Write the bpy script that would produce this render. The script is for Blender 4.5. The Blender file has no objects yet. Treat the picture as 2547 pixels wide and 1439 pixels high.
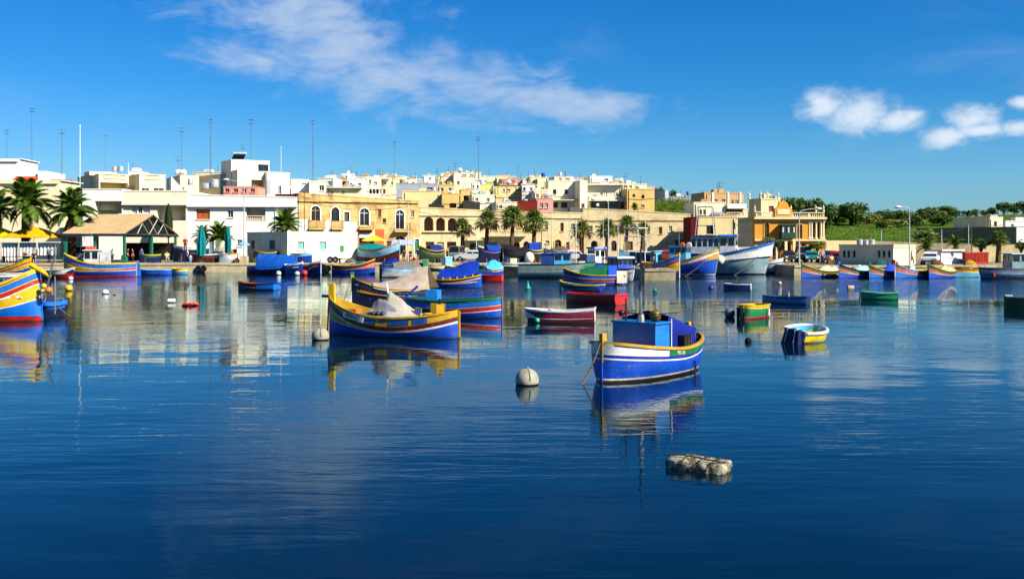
import bpy, math, random
from mathutils import Vector, Matrix, noise as mnoise

scene = bpy.context.scene
C = scene.collection
R = math.radians
random.seed(7)

# ------------------------------------------------------------------ camera
F, HOR, CX, EYE = 2500.0, 600.0, 1273.5, 3.5      # focal length and horizon in photo pixels, eye height in metres
cam_data = bpy.data.cameras.new('camera')
cam = bpy.data.objects.new('camera', cam_data)
C.objects.link(cam)
cam.location = (0, 0, EYE)
cam.rotation_euler = (R(90), 0, 0)
cam_data.sensor_fit = 'HORIZONTAL'
cam_data.sensor_width = 36.0
cam_data.lens = 36.0 * F / 2547.0
cam_data.shift_y = -119.5 / 2547.0
cam_data.clip_start = 0.1
cam_data.clip_end = 20000
scene.camera = cam

# ------------------------------------------------------------------ sun, sky, exposure
SUN_TO = Vector((1.0, -0.62, 0.92)).normalized()    # towards the sun: right, behind the camera
SUN_EL = math.asin(SUN_TO.z)
SUN_AZ = math.atan2(SUN_TO.x, SUN_TO.y)
sun_data = bpy.data.lights.new('sun', 'SUN')
sun_data.energy = 5.0
sun_data.angle = R(0.5)
sun_data.color = (1.0, 0.93, 0.80)
sun = bpy.data.objects.new('sun', sun_data)
C.objects.link(sun)
sun.rotation_euler = SUN_TO.to_track_quat('Z', 'Y').to_euler()

vs = scene.view_settings
vs.view_transform = 'Standard'
vs.look = 'None'
vs.exposure = 1.08
vs.gamma = 1.0
vs.use_curve_mapping = False
scene.cycles.max_bounces = 4
scene.cycles.glossy_bounces = 2
scene.cycles.diffuse_bounces = 1
scene.cycles.transparent_max_bounces = 6
scene.cycles.caustics_reflective = False
scene.cycles.caustics_refractive = False
scene.cycles.use_denoising = True
scene.cycles.use_adaptive_sampling = True
scene.cycles.adaptive_threshold = 0.03

class NT:
    """small helper around a node tree"""
    def __init__(s, tree):
        s.t = tree; s.n = tree.nodes; s.l = tree.links
    def new(s, kind, **kw):
        n = s.n.new(kind)
        for k, v in kw.items(): setattr(n, k, v)
        return n
    def put(s, sock, v):
        if hasattr(v, 'is_output') or isinstance(v, bpy.types.NodeSocket): s.l.new(v, sock)
        else: sock.default_value = v
    def math(s, op, a, b=None, c=None, clamp=False):
        n = s.new('ShaderNodeMath', operation=op, use_clamp=clamp)
        for i, v in enumerate((a, b, c)):
            if v is not None: s.put(n.inputs[i], v)
        return n.outputs[0]
    def mix(s, fac, a, b, blend='MIX'):
        n = s.new('ShaderNodeMix', data_type='RGBA', blend_type=blend)
        s.put(n.inputs[0], fac)
        for i, v in ((6, a), (7, b)):
            s.put(n.inputs[i], v if not isinstance(v, tuple) or len(v) == 4 else (*v, 1))
        return n.outputs[2]
    def noise(s, vec, scale, detail=4, rough=0.55, dist=0.0):
        n = s.new('ShaderNodeTexNoise')
        if vec is not None: s.l.new(vec, n.inputs['Vector'])
        n.inputs['Scale'].default_value = scale; n.inputs['Detail'].default_value = detail
        n.inputs['Roughness'].default_value = rough; n.inputs['Distortion'].default_value = dist
        return n.outputs['Fac']
    def maprange(s, v, a, b, c=0.0, d=1.0, smooth=True):
        n = s.new('ShaderNodeMapRange', interpolation_type='SMOOTHSTEP' if smooth else 'LINEAR')
        s.put(n.inputs[0], v)
        for i, x in enumerate((a, b, c, d)): s.put(n.inputs[i + 1], x)
        return n.outputs[0]
    def scale_vec(s, vec, sc, loc=(0, 0, 0), rot=(0, 0, 0)):
        n = s.new('ShaderNodeMapping')
        s.l.new(vec, n.inputs[0]); n.inputs['Location'].default_value = loc
        n.inputs['Rotation'].default_value = rot; n.inputs['Scale'].default_value = sc
        return n.outputs[0]

world = bpy.data.worlds.new('World')
scene.world = world
world.use_nodes = True
W = NT(world.node_tree)
W.n.clear()
w_out = W.new('ShaderNodeOutputWorld')
w_bg = W.new('ShaderNodeBackground')
W.l.new(w_bg.outputs[0], w_out.inputs[0])
w_sky = W.new('ShaderNodeTexSky', sky_type='NISHITA', sun_disc=False)
w_sky.sun_elevation = SUN_EL
w_sky.sun_rotation = SUN_AZ
w_sky.air_density = 1.0; w_sky.dust_density = 0.3; w_sky.ozone_density = 2.5
w_bg.inputs[1].default_value = 0.0635
w_tc = W.new('ShaderNodeTexCoord')
w_dir = W.new('ShaderNodeVectorMath', operation='NORMALIZE'); W.l.new(w_tc.outputs['Generated'], w_dir.inputs[0])
w_sep = W.new('ShaderNodeSeparateXYZ'); W.l.new(w_dir.outputs[0], w_sep.inputs[0])
w_az = W.math('MULTIPLY', W.math('ARCTAN2', w_sep.outputs[0], w_sep.outputs[1]), 57.2958)     # degrees right of the view axis
w_el = W.math('MULTIPLY', W.math('ARCSINE', w_sep.outputs[2]), 57.2958)
w_cmb = W.new('ShaderNodeCombineXYZ'); W.put(w_cmb.inputs[0], w_az); W.put(w_cmb.inputs[1], w_el)
# the whole sky a deeper, more saturated blue than the model gives
w_hsv = W.new('ShaderNodeHueSaturation')
w_hsv.inputs['Saturation'].default_value = 1.28
w_hsv.inputs['Hue'].default_value = 0.507
W.l.new(w_sky.outputs[0], w_hsv.inputs['Color'])
w_tnt0 = W.mix(1.0, w_hsv.outputs[0], (0.50, 0.625, 0.95), 'MULTIPLY')
w_srgb = W.new('ShaderNodeSeparateColor'); W.l.new(w_tnt0, w_srgb.inputs[0])
w_crgb = W.new('ShaderNodeCombineColor')
W.put(w_crgb.inputs[0], W.math('MULTIPLY', W.math('POWER', w_srgb.outputs[0], 1.6), 0.335))
W.l.new(w_srgb.outputs[1], w_crgb.inputs[1]); W.l.new(w_srgb.outputs[2], w_crgb.inputs[2])
w_tint = w_crgb.outputs[0]
def cloud_blob(az, el, ra, re, tilt=0.0):
    """soft ellipse round a direction (degrees)"""
    dx = W.math('SUBTRACT', w_az, az); dy = W.math('SUBTRACT', w_el, el)
    c, s = math.cos(R(tilt)), math.sin(R(tilt))
    u = W.math('DIVIDE', W.math('ADD', W.math('MULTIPLY', dx, c), W.math('MULTIPLY', dy, s)), ra)
    v = W.math('DIVIDE', W.math('SUBTRACT', W.math('MULTIPLY', dy, c), W.math('MULTIPLY', dx, s)), re)
    d = W.math('SQRT', W.math('ADD', W.math('MULTIPLY', u, u), W.math('MULTIPLY', v, v)))
    return W.math('SUBTRACT', 1.0, d)
def wmax(*a):
    r = a[0]
    for x in a[1:]: r = W.math('MAXIMUM', r, x)
    return r
def az_el(px, py):
    x, z = (px - CX) / F, (HOR - py) / F
    return math.degrees(math.atan2(x, 1)), math.degrees(math.asin(z / math.sqrt(1 + x * x + z * z)))
def blob_px(px, py, rx, ry, tilt=0):
    a, e = az_el(px, py)
    return cloud_blob(a, e, rx / F * 57.3, ry / F * 57.3, tilt)
v_st = W.scale_vec(w_cmb.outputs[0], (0.16, 0.34, 1), rot=(0, 0, R(-14)))
n_wisp = W.noise(v_st, 1.3, 6, 0.62, 0.9)
n_fine = W.noise(W.scale_vec(w_cmb.outputs[0], (0.35, 0.9, 1), rot=(0, 0, R(14))), 1.1, 4, 0.62, 0.5)
n_puff = W.noise(W.scale_vec(w_cmb.outputs[0], (0.5, 0.62, 1)), 1.5, 6, 0.62, 0.3)
# long wispy bank across the upper middle
bank = wmax(blob_px(800, 60, 420, 190, -26), blob_px(900, 165, 480, 130, -15), blob_px(1200, 215, 380, 110, -13),
            blob_px(1430, 255, 270, 80, -6), blob_px(650, 150, 240, 60, -6))
bank_d = W.math('ADD', W.math('MULTIPLY', bank, 0.85), W.math('ADD', W.math('MULTIPLY', W.math('SUBTRACT', n_wisp, 0.5), 1.7), W.math('MULTIPLY', W.math('SUBTRACT', n_fine, 0.5), 1.05)))
bank_m = W.math('MULTIPLY', W.maprange(bank_d, -0.05, 1.15), 0.84)
# two small cumulus puffs at the right
puff = wmax(blob_px(2050, 262, 85, 60, 0), blob_px(2140, 285, 130, 70, 0), blob_px(2230, 300, 90, 45, 0), blob_px(2420, 292, 85, 46, 0), blob_px(2350, 340, 90, 36, 0), blob_px(2440, 325, 90, 30, 0),
            blob_px(2530, 318, 60, 26, 0), blob_px(2545, 255, 40, 24, 0))
puff_d = W.math('ADD', W.math('MULTIPLY', puff, 1.35), W.math('ADD', W.math('MULTIPLY', W.math('SUBTRACT', n_puff, 0.5), 1.35), W.math('MULTIPLY', W.math('SUBTRACT', n_fine, 0.5), 0.7)))
puff_m = W.math('MULTIPLY', W.maprange(puff_d, 0.05, 1.25), 0.80)
# faint thin veil everywhere, strongest low down, going on outside the frame
v_veil = W.scale_vec(w_cmb.outputs[0], (0.05, 0.16, 1), loc=(3.1, 1.7, 0), rot=(0, 0, R(-9)))
n_veil = W.noise(v_veil, 1.0, 4, 0.6, 0.8)
veil_m = W.math('MULTIPLY', W.maprange(n_veil, 0.50, 0.92), 0.26)
low_haze = W.math('MULTIPLY', W.maprange(w_el, -1.0, 9.0, 1.0, 0.0), 0.16)      # paler air near the horizon, all the way round
cloud_m = W.math('MAXIMUM', wmax(bank_m, puff_m, veil_m), low_haze)
cloud_col = W.mix(W.maprange(W.math('ADD', n_fine, W.math('MULTIPLY', puff, 0.3)), 0.35, 0.75), (3.9, 4.8, 6.2), (6.6, 7.1, 7.7))
w_final = W.mix(cloud_m, w_tint, cloud_col)
W.l.new(w_final, w_bg.inputs[0])

# ------------------------------------------------------------------ pixel <-> place helpers
def X(px, d): return (px - CX) / F * d
def Z(py, d): return EYE + (HOR - py) / F * d
def D(py): return EYE * F / (py - HOR)             # distance of a waterline seen at row py
def P(px, py, d): return Vector((X(px, d), d, Z(py, d)))

# ------------------------------------------------------------------ materials
def lin(c):
    return tuple(((v / 255) / 12.92 if v / 255 <= 0.04045 else ((v / 255 + 0.055) / 1.055) ** 2.4) for v in c)
_mats = {}
def mat(key, col, rough=0.6, var=0.12, scale=1.5, spec=0.3, metal=0.0, bump=0.0, stain=0.0, stain_col=None, coat=0.0, streak=0.0, wear=False):
    """painted / plastered / wooden surface: base colour with noise, optional vertical streaks and stains (sRGB in, 0..255)"""
    if key in _mats: return _mats[key]
    m = bpy.data.materials.new(key); m.use_nodes = True
    T = NT(m.node_tree); b = T.n['Principled BSDF']
    c = tuple(x * 0.74 for x in lin(col))
    geo = T.new('ShaderNodeNewGeometry'); pos = geo.outputs['Position']
    n1 = T.noise(pos, scale, 3, 0.6)
    lo = tuple(x * (1 - var) for x in c); hi = tuple(min(1, x * (1 + var)) for x in c)
    out = T.mix(T.maprange(n1, 0.3, 0.7), lo, hi)
    if streak:
        sv = T.scale_vec(pos, (1.6, 1.6, 0.12))
        out = T.mix(T.math('MULTIPLY', T.maprange(T.noise(sv, 1.2, 3, 0.65), 0.48, 0.78), streak), out, tuple(x * 0.45 for x in c))
    if stain:
        sc = lin(stain_col) if stain_col else tuple(x * 0.4 for x in c)
        out = T.mix(T.math('MULTIPLY', T.maprange(T.noise(pos, scale * 0.45, 4, 0.7, 0.6), 0.5, 0.68), stain), out, sc)
    if wear:        # chipped paint, grime runs and a weed line just above the water
        sp = T.new('ShaderNodeSeparateXYZ'); T.l.new(pos, sp.inputs[0])
        chip = T.math('MULTIPLY', T.maprange(T.noise(pos, 5.0, 4, 0.7), 0.56, 0.68), 0.55)
        out = T.mix(chip, out, tuple(0.5 * x + 0.10 for x in c))
        run = T.math('MULTIPLY', T.maprange(T.noise(T.scale_vec(pos, (5, 5, 0.6)), 1.0, 3, 0.6), 0.55, 0.75), 0.35)
        out = T.mix(run, out, tuple(x * 0.4 for x in c))
        wl = T.maprange(T.math('ADD', sp.outputs[2], T.math('MULTIPLY', T.noise(pos, 3.0, 3, 0.6), -0.16)), -0.07, 0.02, 0.85, 0.0)
        out = T.mix(wl, out, (0.012, 0.016, 0.008))
        seam = T.maprange(T.math('FRACT', T.math('MULTIPLY', T.math('ADD', sp.outputs[2], T.math('MULTIPLY', T.noise(pos, 0.6, 1, 0.5), 0.08)), 7.5)), 0.0, 0.10, 0.0, 1.0)
        sb = T.new('ShaderNodeBump'); sb.inputs['Strength'].default_value = 0.5; sb.inputs['Distance'].default_value = 0.006
        T.put(sb.inputs['Height'], T.math('ADD', seam, T.math('MULTIPLY', T.noise(pos, 14.0, 2, 0.6), 0.5))); T.l.new(sb.outputs[0], b.inputs['Normal'])
        out = T.mix(T.math('MULTIPLY', T.math('SUBTRACT', 1.0, seam), 0.35), out, tuple(x * 0.35 for x in c))
    T.put(b.inputs['Base Color'], out)
    b.inputs['Roughness'].default_value = rough
    b.inputs['Metallic'].default_value = metal
    b.inputs['Specular IOR Level'].default_value = spec
    b.inputs['Coat Weight'].default_value = coat
    if bump:
        bn = T.new('ShaderNodeBump'); bn.inputs['Strength'].default_value = 0.6; bn.inputs['Distance'].default_value = bump
        T.put(bn.inputs['Height'], T.noise(pos, scale * 8, 2, 0.65)); T.l.new(bn.outputs[0], b.inputs['Normal'])
    _mats[key] = m
    return m
def paint(col, var=0.17, rough=0.42, key=None, stain=0.3):
    return mat(key or 'paint_%d_%d_%d' % tuple(col), col, rough, var, 2.2, 0.5, stain=stain, coat=0.0, wear=True)
def plaster(col, key=None, stain=0.3, streak=0.28):
    return mat(key or 'plaster_%d_%d_%d' % tuple(col), col, 0.9, 0.06, 0.5, 0.1, stain=stain * 0.7, streak=streak, bump=0.01)
def cloth(col, key=None):
    return mat(key or 'cloth_%d_%d_%d' % tuple(col), col, 0.85, 0.14, 2.5, 0.15, bump=0.012)

# ------------------------------------------------------------------ mesh builder
class MB:
    def __init__(s): s.v = []; s.f = []; s.m = []
    def add(s, vs, fs, mi=0):
        o = len(s.v); s.v.extend([tuple(v) for v in vs])
        for f in fs: s.f.append(tuple(i + o for i in f)); s.m.append(mi)
        return s
    def box(s, x0, x1, y0, y1, z0, z1, mi=0, M=None):
        vs = [(x, y, z) for x in (x0, x1) for y in (y0, y1) for z in (z0, z1)]
        if M is not None: vs = [M @ Vector(v) for v in vs]
        return s.add(vs, [(0, 1, 3, 2), (4, 6, 7, 5), (0, 4, 5, 1), (2, 3, 7, 6), (0, 2, 6, 4), (1, 5, 7, 3)], mi)
    def frust(s, x0, x1, y0, y1, z0, z1, k=0.9, mi=0):
        cx, cy = (x0 + x1) / 2, (y0 + y1) / 2
        vs = []
        for z, q in ((z0, 1), (z1, k)):
            vs += [(cx + (x - cx) * q, cy + (y - cy) * q, z) for x, y in ((x0, y0), (x1, y0), (x1, y1), (x0, y1))]
        return s.add(vs, [(0, 3, 2, 1), (4, 5, 6, 7)] + [(i, (i + 1) % 4, 4 + (i + 1) % 4, 4 + i) for i in range(4)], mi)
    def prism(s, poly, axis, a, b, mi=0):
        """poly: 2-D outline, extruded along axis 'x','y' or 'z' from a to b"""
        def pt(p, t):
            return {'x': (t, p[0], p[1]), 'y': (p[0], t, p[1]), 'z': (p[0], p[1], t)}[axis]
        n = len(poly)
        vs = [pt(p, a) for p in poly] + [pt(p, b) for p in poly]
        return s.add(vs, [tuple(range(n))[::-1], tuple(range(n, 2 * n))] + [(i, (i + 1) % n, n + (i + 1) % n, n + i) for i in range(n)], mi)
    def tube(s, pts, r, n=6, mi=0, cap=True):
        pts = [Vector(p) for p in pts]; k = len(pts)
        rs = r if isinstance(r, (list, tuple)) else [r] * k
        vs = []
        for i, p in enumerate(pts):
            t = (pts[min(i + 1, k - 1)] - pts[max(i - 1, 0)])
            t = t.normalized() if t.length > 1e-9 else Vector((0, 0, 1))
            a = t.cross(Vector((0, 0, 1)) if abs(t.z) < 0.9 else Vector((1, 0, 0))).normalized(); b = t.cross(a)
            vs += [p + (a * math.cos(q) + b * math.sin(q)) * rs[i] for q in (2 * math.pi * j / n for j in range(n))]
        fs = [(i * n + j, i * n + (j + 1) % n, (i + 1) * n + (j + 1) % n, (i + 1) * n + j) for i in range(k - 1) for j in range(n)]
        if cap: fs += [tuple(range(n))[::-1], tuple(range((k - 1) * n, k * n))]
        return s.add(vs, fs, mi)
    def lathe(s, prof, n=12, c=(0, 0, 0), mi=0, ax='z', M=None):
        vs = []
        for r, h in prof:
            for j in range(n):
                q = 2 * math.pi * j / n; a, b = r * math.cos(q), r * math.sin(q)
                p = {'z': (a, b, h), 'x': (h, a, b), 'y': (a, h, b)}[ax]
                vs.append((p[0] + c[0], p[1] + c[1], p[2] + c[2]))
        if M is not None: vs = [M @ Vector(v) for v in vs]
        k = len(prof)
        fs = [(i * n + j, i * n + (j + 1) % n, (i + 1) * n + (j + 1) % n, (i + 1) * n + j) for i in range(k - 1) for j in range(n)]
        fs += [tuple(range(n))[::-1], tuple(range((k - 1) * n, k * n))]
        return s.add(vs, fs, mi)
    def grid(s, rows, mi=0, close=False):
        n = len(rows[0]); vs = [p for r in rows for p in r]
        m = n if close else n - 1
        fs = [(i * n + j, i * n + (j + 1) % n, (i + 1) * n + (j + 1) % n, (i + 1) * n + j) for i in range(len(rows) - 1) for j in range(m)]
        return s.add(vs, fs, mi)
    def ball(s, c, r, n=12, k=7, mi=0, sz=1.0):
        return s.lathe([(max(r * math.sin(math.pi * i / k), 1e-4), -r * sz * math.cos(math.pi * i / k)) for i in range(k + 1)], n, c, mi)
    def mesh(s, name, mats):
        me = bpy.data.meshes.new(name); me.from_pydata(s.v, [], s.f)
        for m in (mats if isinstance(mats, (list, tuple)) else [mats]): me.materials.append(m)
        if any(s.m): me.polygons.foreach_set('material_index', s.m)
        me.update()
        return me
    def build(s, name, mats, parent=None, smooth=0.0, loc=None, rz=0.0):
        me = s.mesh(name, mats)
        if smooth:
            me.shade_smooth(); me.set_sharp_from_angle(angle=smooth)
        o = bpy.data.objects.new(name, me); C.objects.link(o)
        if parent is not None: o.parent = parent
        if loc is not None: o.location = loc
        if rz: o.rotation_euler = (0, 0, rz)
        return o

def tag(o, label=None, cat=None, group=None, kind=None):
    if label: o['label'] = label
    if cat: o['category'] = cat
    if group: o['group'] = group
    if kind: o['kind'] = kind
    return o
def thing(name, label, cat, loc=(0, 0, 0), rz=0.0, group=None):
    o = bpy.data.objects.new(name, None); C.objects.link(o)
    o.empty_display_size = 0.1
    o.location = loc; o.rotation_euler = (0, 0, rz)
    return tag(o, label, cat, group)
def copy_tree(o, parent=None, skip=()):
    c = o.copy(); C.objects.link(c); c.parent = parent
    for ch in list(o.children):
        if ch not in skip: copy_tree(ch, c)
    return c
def text_mesh(txt, size, depth=0.004):
    cu = bpy.data.curves.new('lettering', 'FONT'); cu.body = txt; cu.size = size; cu.extrude = depth
    cu.align_x = 'CENTER'; cu.align_y = 'CENTER'; cu.resolution_u = 2
    o = bpy.data.objects.new('lettering', cu); C.objects.link(o)
    bpy.context.view_layer.update()
    me = bpy.data.meshes.new_from_object(o.evaluated_get(bpy.context.evaluated_depsgraph_get()))
    bpy.data.objects.remove(o); bpy.data.curves.remove(cu)
    return me
def lettering(txt, size, material, parent, M, squeeze=1.0):
    me = text_mesh(txt, size); me.materials.clear(); me.materials.append(material)
    o = bpy.data.objects.new('lettering', me); C.objects.link(o); o.parent = parent
    o.matrix_local = M @ Matrix.Diagonal((squeeze, 1, 1, 1))
    return o

# ------------------------------------------------------------------ water
def make_water():
    m = bpy.data.materials.new('sea_water'); m.use_nodes = True
    T = NT(m.node_tree); b = T.n['Principled BSDF']
    pos = T.new('ShaderNodeNewGeometry').outputs['Position']
    sep = T.new('ShaderNodeSeparateXYZ'); T.l.new(pos, sep.inputs[0])
    big = T.noise(T.scale_vec(pos, (0.012, 0.05, 1)), 1.0, 3, 0.5)
    T.put(b.inputs['Base Color'], T.mix(T.maprange(big, 0.35, 0.65), (0.0001, 0.0042, 0.009), (0.0002, 0.0065, 0.015)))
    b.inputs['Roughness'].default_value = 0.015
    b.inputs['IOR'].default_value = 1.25
    b.inputs['Specular IOR Level'].default_value = 0.5
    # ripples: a slow swell, hand-wide wavelets and cat's-paw patches where a light wind roughens the surface
    swell = T.noise(T.scale_vec(pos, (0.30, 0.55, 1), rot=(0, 0, 0.25)), 1.0, 2, 0.4)
    wav = T.noise(T.scale_vec(pos, (0.8, 3.4, 1), rot=(0, 0, -0.06)), 1.0, 3, 0.5, 0.3)
    fine = T.noise(T.scale_vec(pos, (2.6, 10.0, 1), rot=(0, 0, 0.08)), 1.0, 2, 0.5)
    paw = T.maprange(T.noise(T.scale_vec(pos, (0.020, 0.075, 1), loc=(4.2, 0.4, 0)), 1.0, 4, 0.55), 0.40, 0.64, 0.30, 1.35)
    # an open lane of ruffled water between the two rows of moorings
    lane = T.math('MULTIPLY', T.maprange(sep.outputs[1], 58.0, 66.0), T.maprange(sep.outputs[1], 84.0, 94.0, 1.0, 0.0))
    lane = T.math('MULTIPLY', lane, T.maprange(sep.outputs[0], -14.0, 0.0))
    amp = T.math('ADD', paw, T.math('MULTIPLY', lane, 7.5))
    h = T.math('ADD', T.math('MULTIPLY', swell, 0.022), T.math('ADD', T.math('MULTIPLY', T.math('MULTIPLY', wav, amp), 0.0085), T.math('MULTIPLY', T.math('MULTIPLY', fine, amp), 0.0014)))
    bn = T.new('ShaderNodeBump'); bn.inputs['Strength'].default_value = 1.0; bn.inputs['Distance'].default_value = 1.0
    T.put(bn.inputs['Height'], h); T.l.new(bn.outputs[0], b.inputs['Normal'])
    b.inputs['Specular IOR Level'].default_value = 0.0
    gl = T.new('ShaderNodeBsdfGlossy'); gl.inputs['Roughness'].default_value = 0.012; gl.inputs['Color'].default_value = (0.80, 0.95, 1.0, 1); T.l.new(bn.outputs[0], gl.inputs['Normal'])
    fr = T.new('ShaderNodeFresnel'); fr.inputs['IOR'].default_value = 1.29; T.l.new(bn.outputs[0], fr.inputs['Normal'])
    mx = T.new('ShaderNodeMixShader'); T.l.new(fr.outputs[0], mx.inputs[0]); T.l.new(b.outputs[0], mx.inputs[1]); T.l.new(gl.outputs[0], mx.inputs[2]); T.l.new(mx.outputs[0], T.n['Material Output'].inputs[0])
    w = MB()
    w.add([(-3000, -300, 0), (3000, -300, 0), (3000, 118, 0), (-3000, 118, 0)], [(0, 1, 2, 3)])
    tag(w.build('water', m), kind='structure')
make_water()

# ------------------------------------------------------------------ land
M_STONE = mat('quay_stone', (206, 188, 150), 0.9, 0.18, 0.8, 0.1, stain=0.6, stain_col=(120, 105, 80), streak=0.3, bump=0.02)
M_PAVE = mat('promenade_paving', (146, 134, 114), 0.95, 0.12, 0.7, 0.1, stain=0.4)
def sandstone(key, col, dark, block=(0.62, 0.29), stain=0.75):
    m = bpy.data.materials.new(key); m.use_nodes = True
    T = NT(m.node_tree); b = T.n['Principled BSDF']
    g = T.new('ShaderNodeNewGeometry'); pos = g.outputs['Position']
    c, dk = tuple(x * 0.78 for x in lin(col)), tuple(x * 0.78 for x in lin(dark))
    sep = T.new('ShaderNodeSeparateXYZ'); T.l.new(pos, sep.inputs[0])
    cm = T.new('ShaderNodeCombineXYZ'); T.put(cm.inputs[0], T.math('ADD', sep.outputs[0], T.math('MULTIPLY', sep.outputs[1], 0.7))); T.put(cm.inputs[1], sep.outputs[2])
    br = T.new('ShaderNodeTexBrick'); T.l.new(cm.outputs[0], br.inputs['Vector'])
    br.inputs['Scale'].default_value = 1.0; br.inputs['Brick Width'].default_value = block[0]; br.inputs['Row Height'].default_value = block[1]
    br.inputs['Mortar Size'].default_value = 0.018; br.inputs['Mortar Smooth'].default_value = 0.6
    br.inputs['Color1'].default_value = (*c, 1); br.inputs['Color2'].default_value = (*(x * 0.86 for x in c), 1); br.inputs['Mortar'].default_value = (*(x * 0.70 for x in c), 1)
    big = T.noise(pos, 0.35, 5, 0.68, 0.7)
    strk = T.noise(T.scale_vec(pos, (0.9, 0.9, 0.10)), 1.0, 3, 0.65)
    col1 = T.mix(T.math('MULTIPLY', T.maprange(big, 0.47, 0.66), stain), br.outputs['Color'], dk)
    col2 = T.mix(T.math('MULTIPLY', T.maprange(strk, 0.52, 0.74), 0.5), col1, tuple(x * 0.75 for x in dk))
    T.put(b.inputs['Base Color'], col2)
    b.inputs['Roughness'].default_value = 0.95; b.inputs['Specular IOR Level'].default_value = 0.08
    bn = T.new('ShaderNodeBump'); bn.inputs['Strength'].default_value = 0.5; bn.inputs['Distance'].default_value = 0.03
    T.put(bn.inputs['Height'], T.math('ADD', T.math('MULTIPLY', br.outputs['Fac'], -0.5), T.noise(pos, 6, 2, 0.7))); T.l.new(bn.outputs[0], b.inputs['Normal'])
    return m
M_SAND = sandstone('honey_sandstone', (232, 196, 128), (146, 112, 66))
M_SAND2 = sandstone('pale_sandstone', (243, 222, 170), (188, 154, 104), stain=0.55)
M_GRASS = mat('grass_ground', (72, 100, 22), 0.95, 0.5, 0.45, 0.05, stain=0.75, stain_col=(46, 58, 20), bump=0.08)

QY, QR = 114.0, 103.0      # quay edge distance left/middle and right
QX = X(1962, 105)
PROM = 1.0
def quay():
    q = MB()
    out = [(-700, QY), (X(1572, 100), QY), (X(1572, 100), 90.5), (X(1640, 100), 90.0), (X(1640, 100), QY), (QX, QY), (QX, QR), (700, QR), (700, 168), (-700, 168)]
    n = len(out)
    top = [(x, y, PROM) for x, y in out]; bot = [(x, y, -1.5) for x, y in out]
    q.add(top + bot, [tuple(range(n))], 1)
    q.add(top + bot, [(i, (i + 1) % n, n + (i + 1) % n, n + i) for i in range(n)], 0)
    o = tag(q.build('quay', [M_STONE, M_PAVE]), kind='structure')
    # coping stones along the visible edges, each one its own block
    rnd = random.Random(3)
    def copings(p0, p1):
        a, b = Vector((*p0, 0)), Vector((*p1, 0)); L = (b - a).length; t = (b - a).normalized(); s = 0.0
        ang = math.atan2(t.y, t.x)
        while s < L - 0.3:
            w = min(rnd.uniform(1.1, 1.9), L - s)
            k = MB(); k.frust(0.02, w - 0.03, -0.07, 0.52, -0.24, 0.0, 0.985)
            st = k.build('coping_stone', M_STONE, o); pp = a + t * s
            st.location = (pp.x, pp.y, PROM + 0.055 + rnd.uniform(-0.012, 0.012)); st.rotation_euler = (0, 0, ang)
            s += w
    copings((X(-40, QY), QY), (X(1560, QY), QY))
    copings((X(1640, QY), QY), (QX - 0.6, QY))
    copings((QX, QR), (X(2600, QR), QR))
    copings((X(1572, 100), 90.5), (X(1640, 100), 90.05))
    return o
quay()

def smooth(a, b, x):
    t = min(1, max(0, (x - a) / (b - a))); return t * t * (3 - 2 * t)
def hill_z(x, y):
    t = x / y; s = y - 166
    town = min(3.4 + 0.32 * s, 11.0) + 0.004 * max(0, s - 40)
    right = 3.5 + 0.080 * min(s, 70) + 0.6 * smooth(0.40, 0.52, t) * smooth(0, 60, s) + 1.2 * smooth(0.44, 0.50, t) * smooth(60, 140, s)
    k = smooth(0.19, 0.29, t)
    z = town * (1 - k) + right * k
    z += 0.35 * mnoise.noise((x * 0.06, y * 0.06, 0)) * min(1, s / 15)
    return z - max(0, y - 330) * 0.012
def hillside():
    xs = [-2500, -1200, -600, -300] + [-200 + 5 * i for i in range(81)] + [300, 600, 1200, 2500]
    ys = [166.2 + 2.5 * i for i in range(24)] + [228 + 8 * i for i in range(20)] + [380, 440, 520, 650, 900, 1300, 2000, 3000]
    g = MB(); g.grid([[(x, y, hill_z(x, y)) for x in xs] for y in ys])
    # retaining face down to the promenade
    y0 = ys[0]
    g.grid([[(x, y0, hill_z(x, y0)) for x in xs], [(x, y0, -1) for x in xs]], 1)
    tag(g.build('hillside', [M_GRASS, M_SAND2], smooth=0.7), kind='structure')
hillside()

# ------------------------------------------------------------------ terrace behind the retaining wall at the right
def terrace():
    g = MB(); xs = [X(2054, 129), X(2150, 129), X(2280, 127), X(2420, 125), X(2600, 124), 400, 700]
    ys = [129, 129, 127, 125, 124, 122, 122]; zt = [3.62, 3.6, 3.35, 3.1, 3.0, 3.0, 3.0]
    g.grid([[(x, y + 0.5, z - 0.12) for x, y, z in zip(xs, ys, zt)], [(x, 167, 3.6) for x in xs]], 1)
    g.grid([[(x, y, z) for x, y, z in zip(xs, ys, zt)], [(x, y + 0.5, z) for x, y, z in zip(xs, ys, zt)]], 0)
    g.grid([[(x, y, z) for x, y, z in zip(xs, ys, zt)], [(x, y, 0) for x, y in zip(xs, ys)]], 0)
    g.add([(xs[0], ys[0], 0), (xs[0], 167, 0), (xs[0], 167, 3.6), (xs[0], ys[0], zt[0])], [(0, 1, 2, 3)])
    tag(g.build('retaining_wall_terrace', [M_SAND2, M_GRASS]), kind='structure')
terrace()

# ------------------------------------------------------------------ buildings
GLASS = mat('window_glass', (26, 32, 38), 0.08, 0.2, 2, 0.6)
DARK = mat('dark_interior', (38, 30, 24), 0.9, 0.2, 1, 0.1)
WHITE = plaster((250, 246, 236), 'white_render', 0.12, 0.10)
FRAME_W = paint((240, 238, 230), key='window_white')
M_BALU = plaster((244, 226, 180), 'balustrade_stone', 0.2, 0.2)
IRON = mat('wrought_iron', (40, 36, 34), 0.6, 0.2, 3, 0.4)

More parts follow.
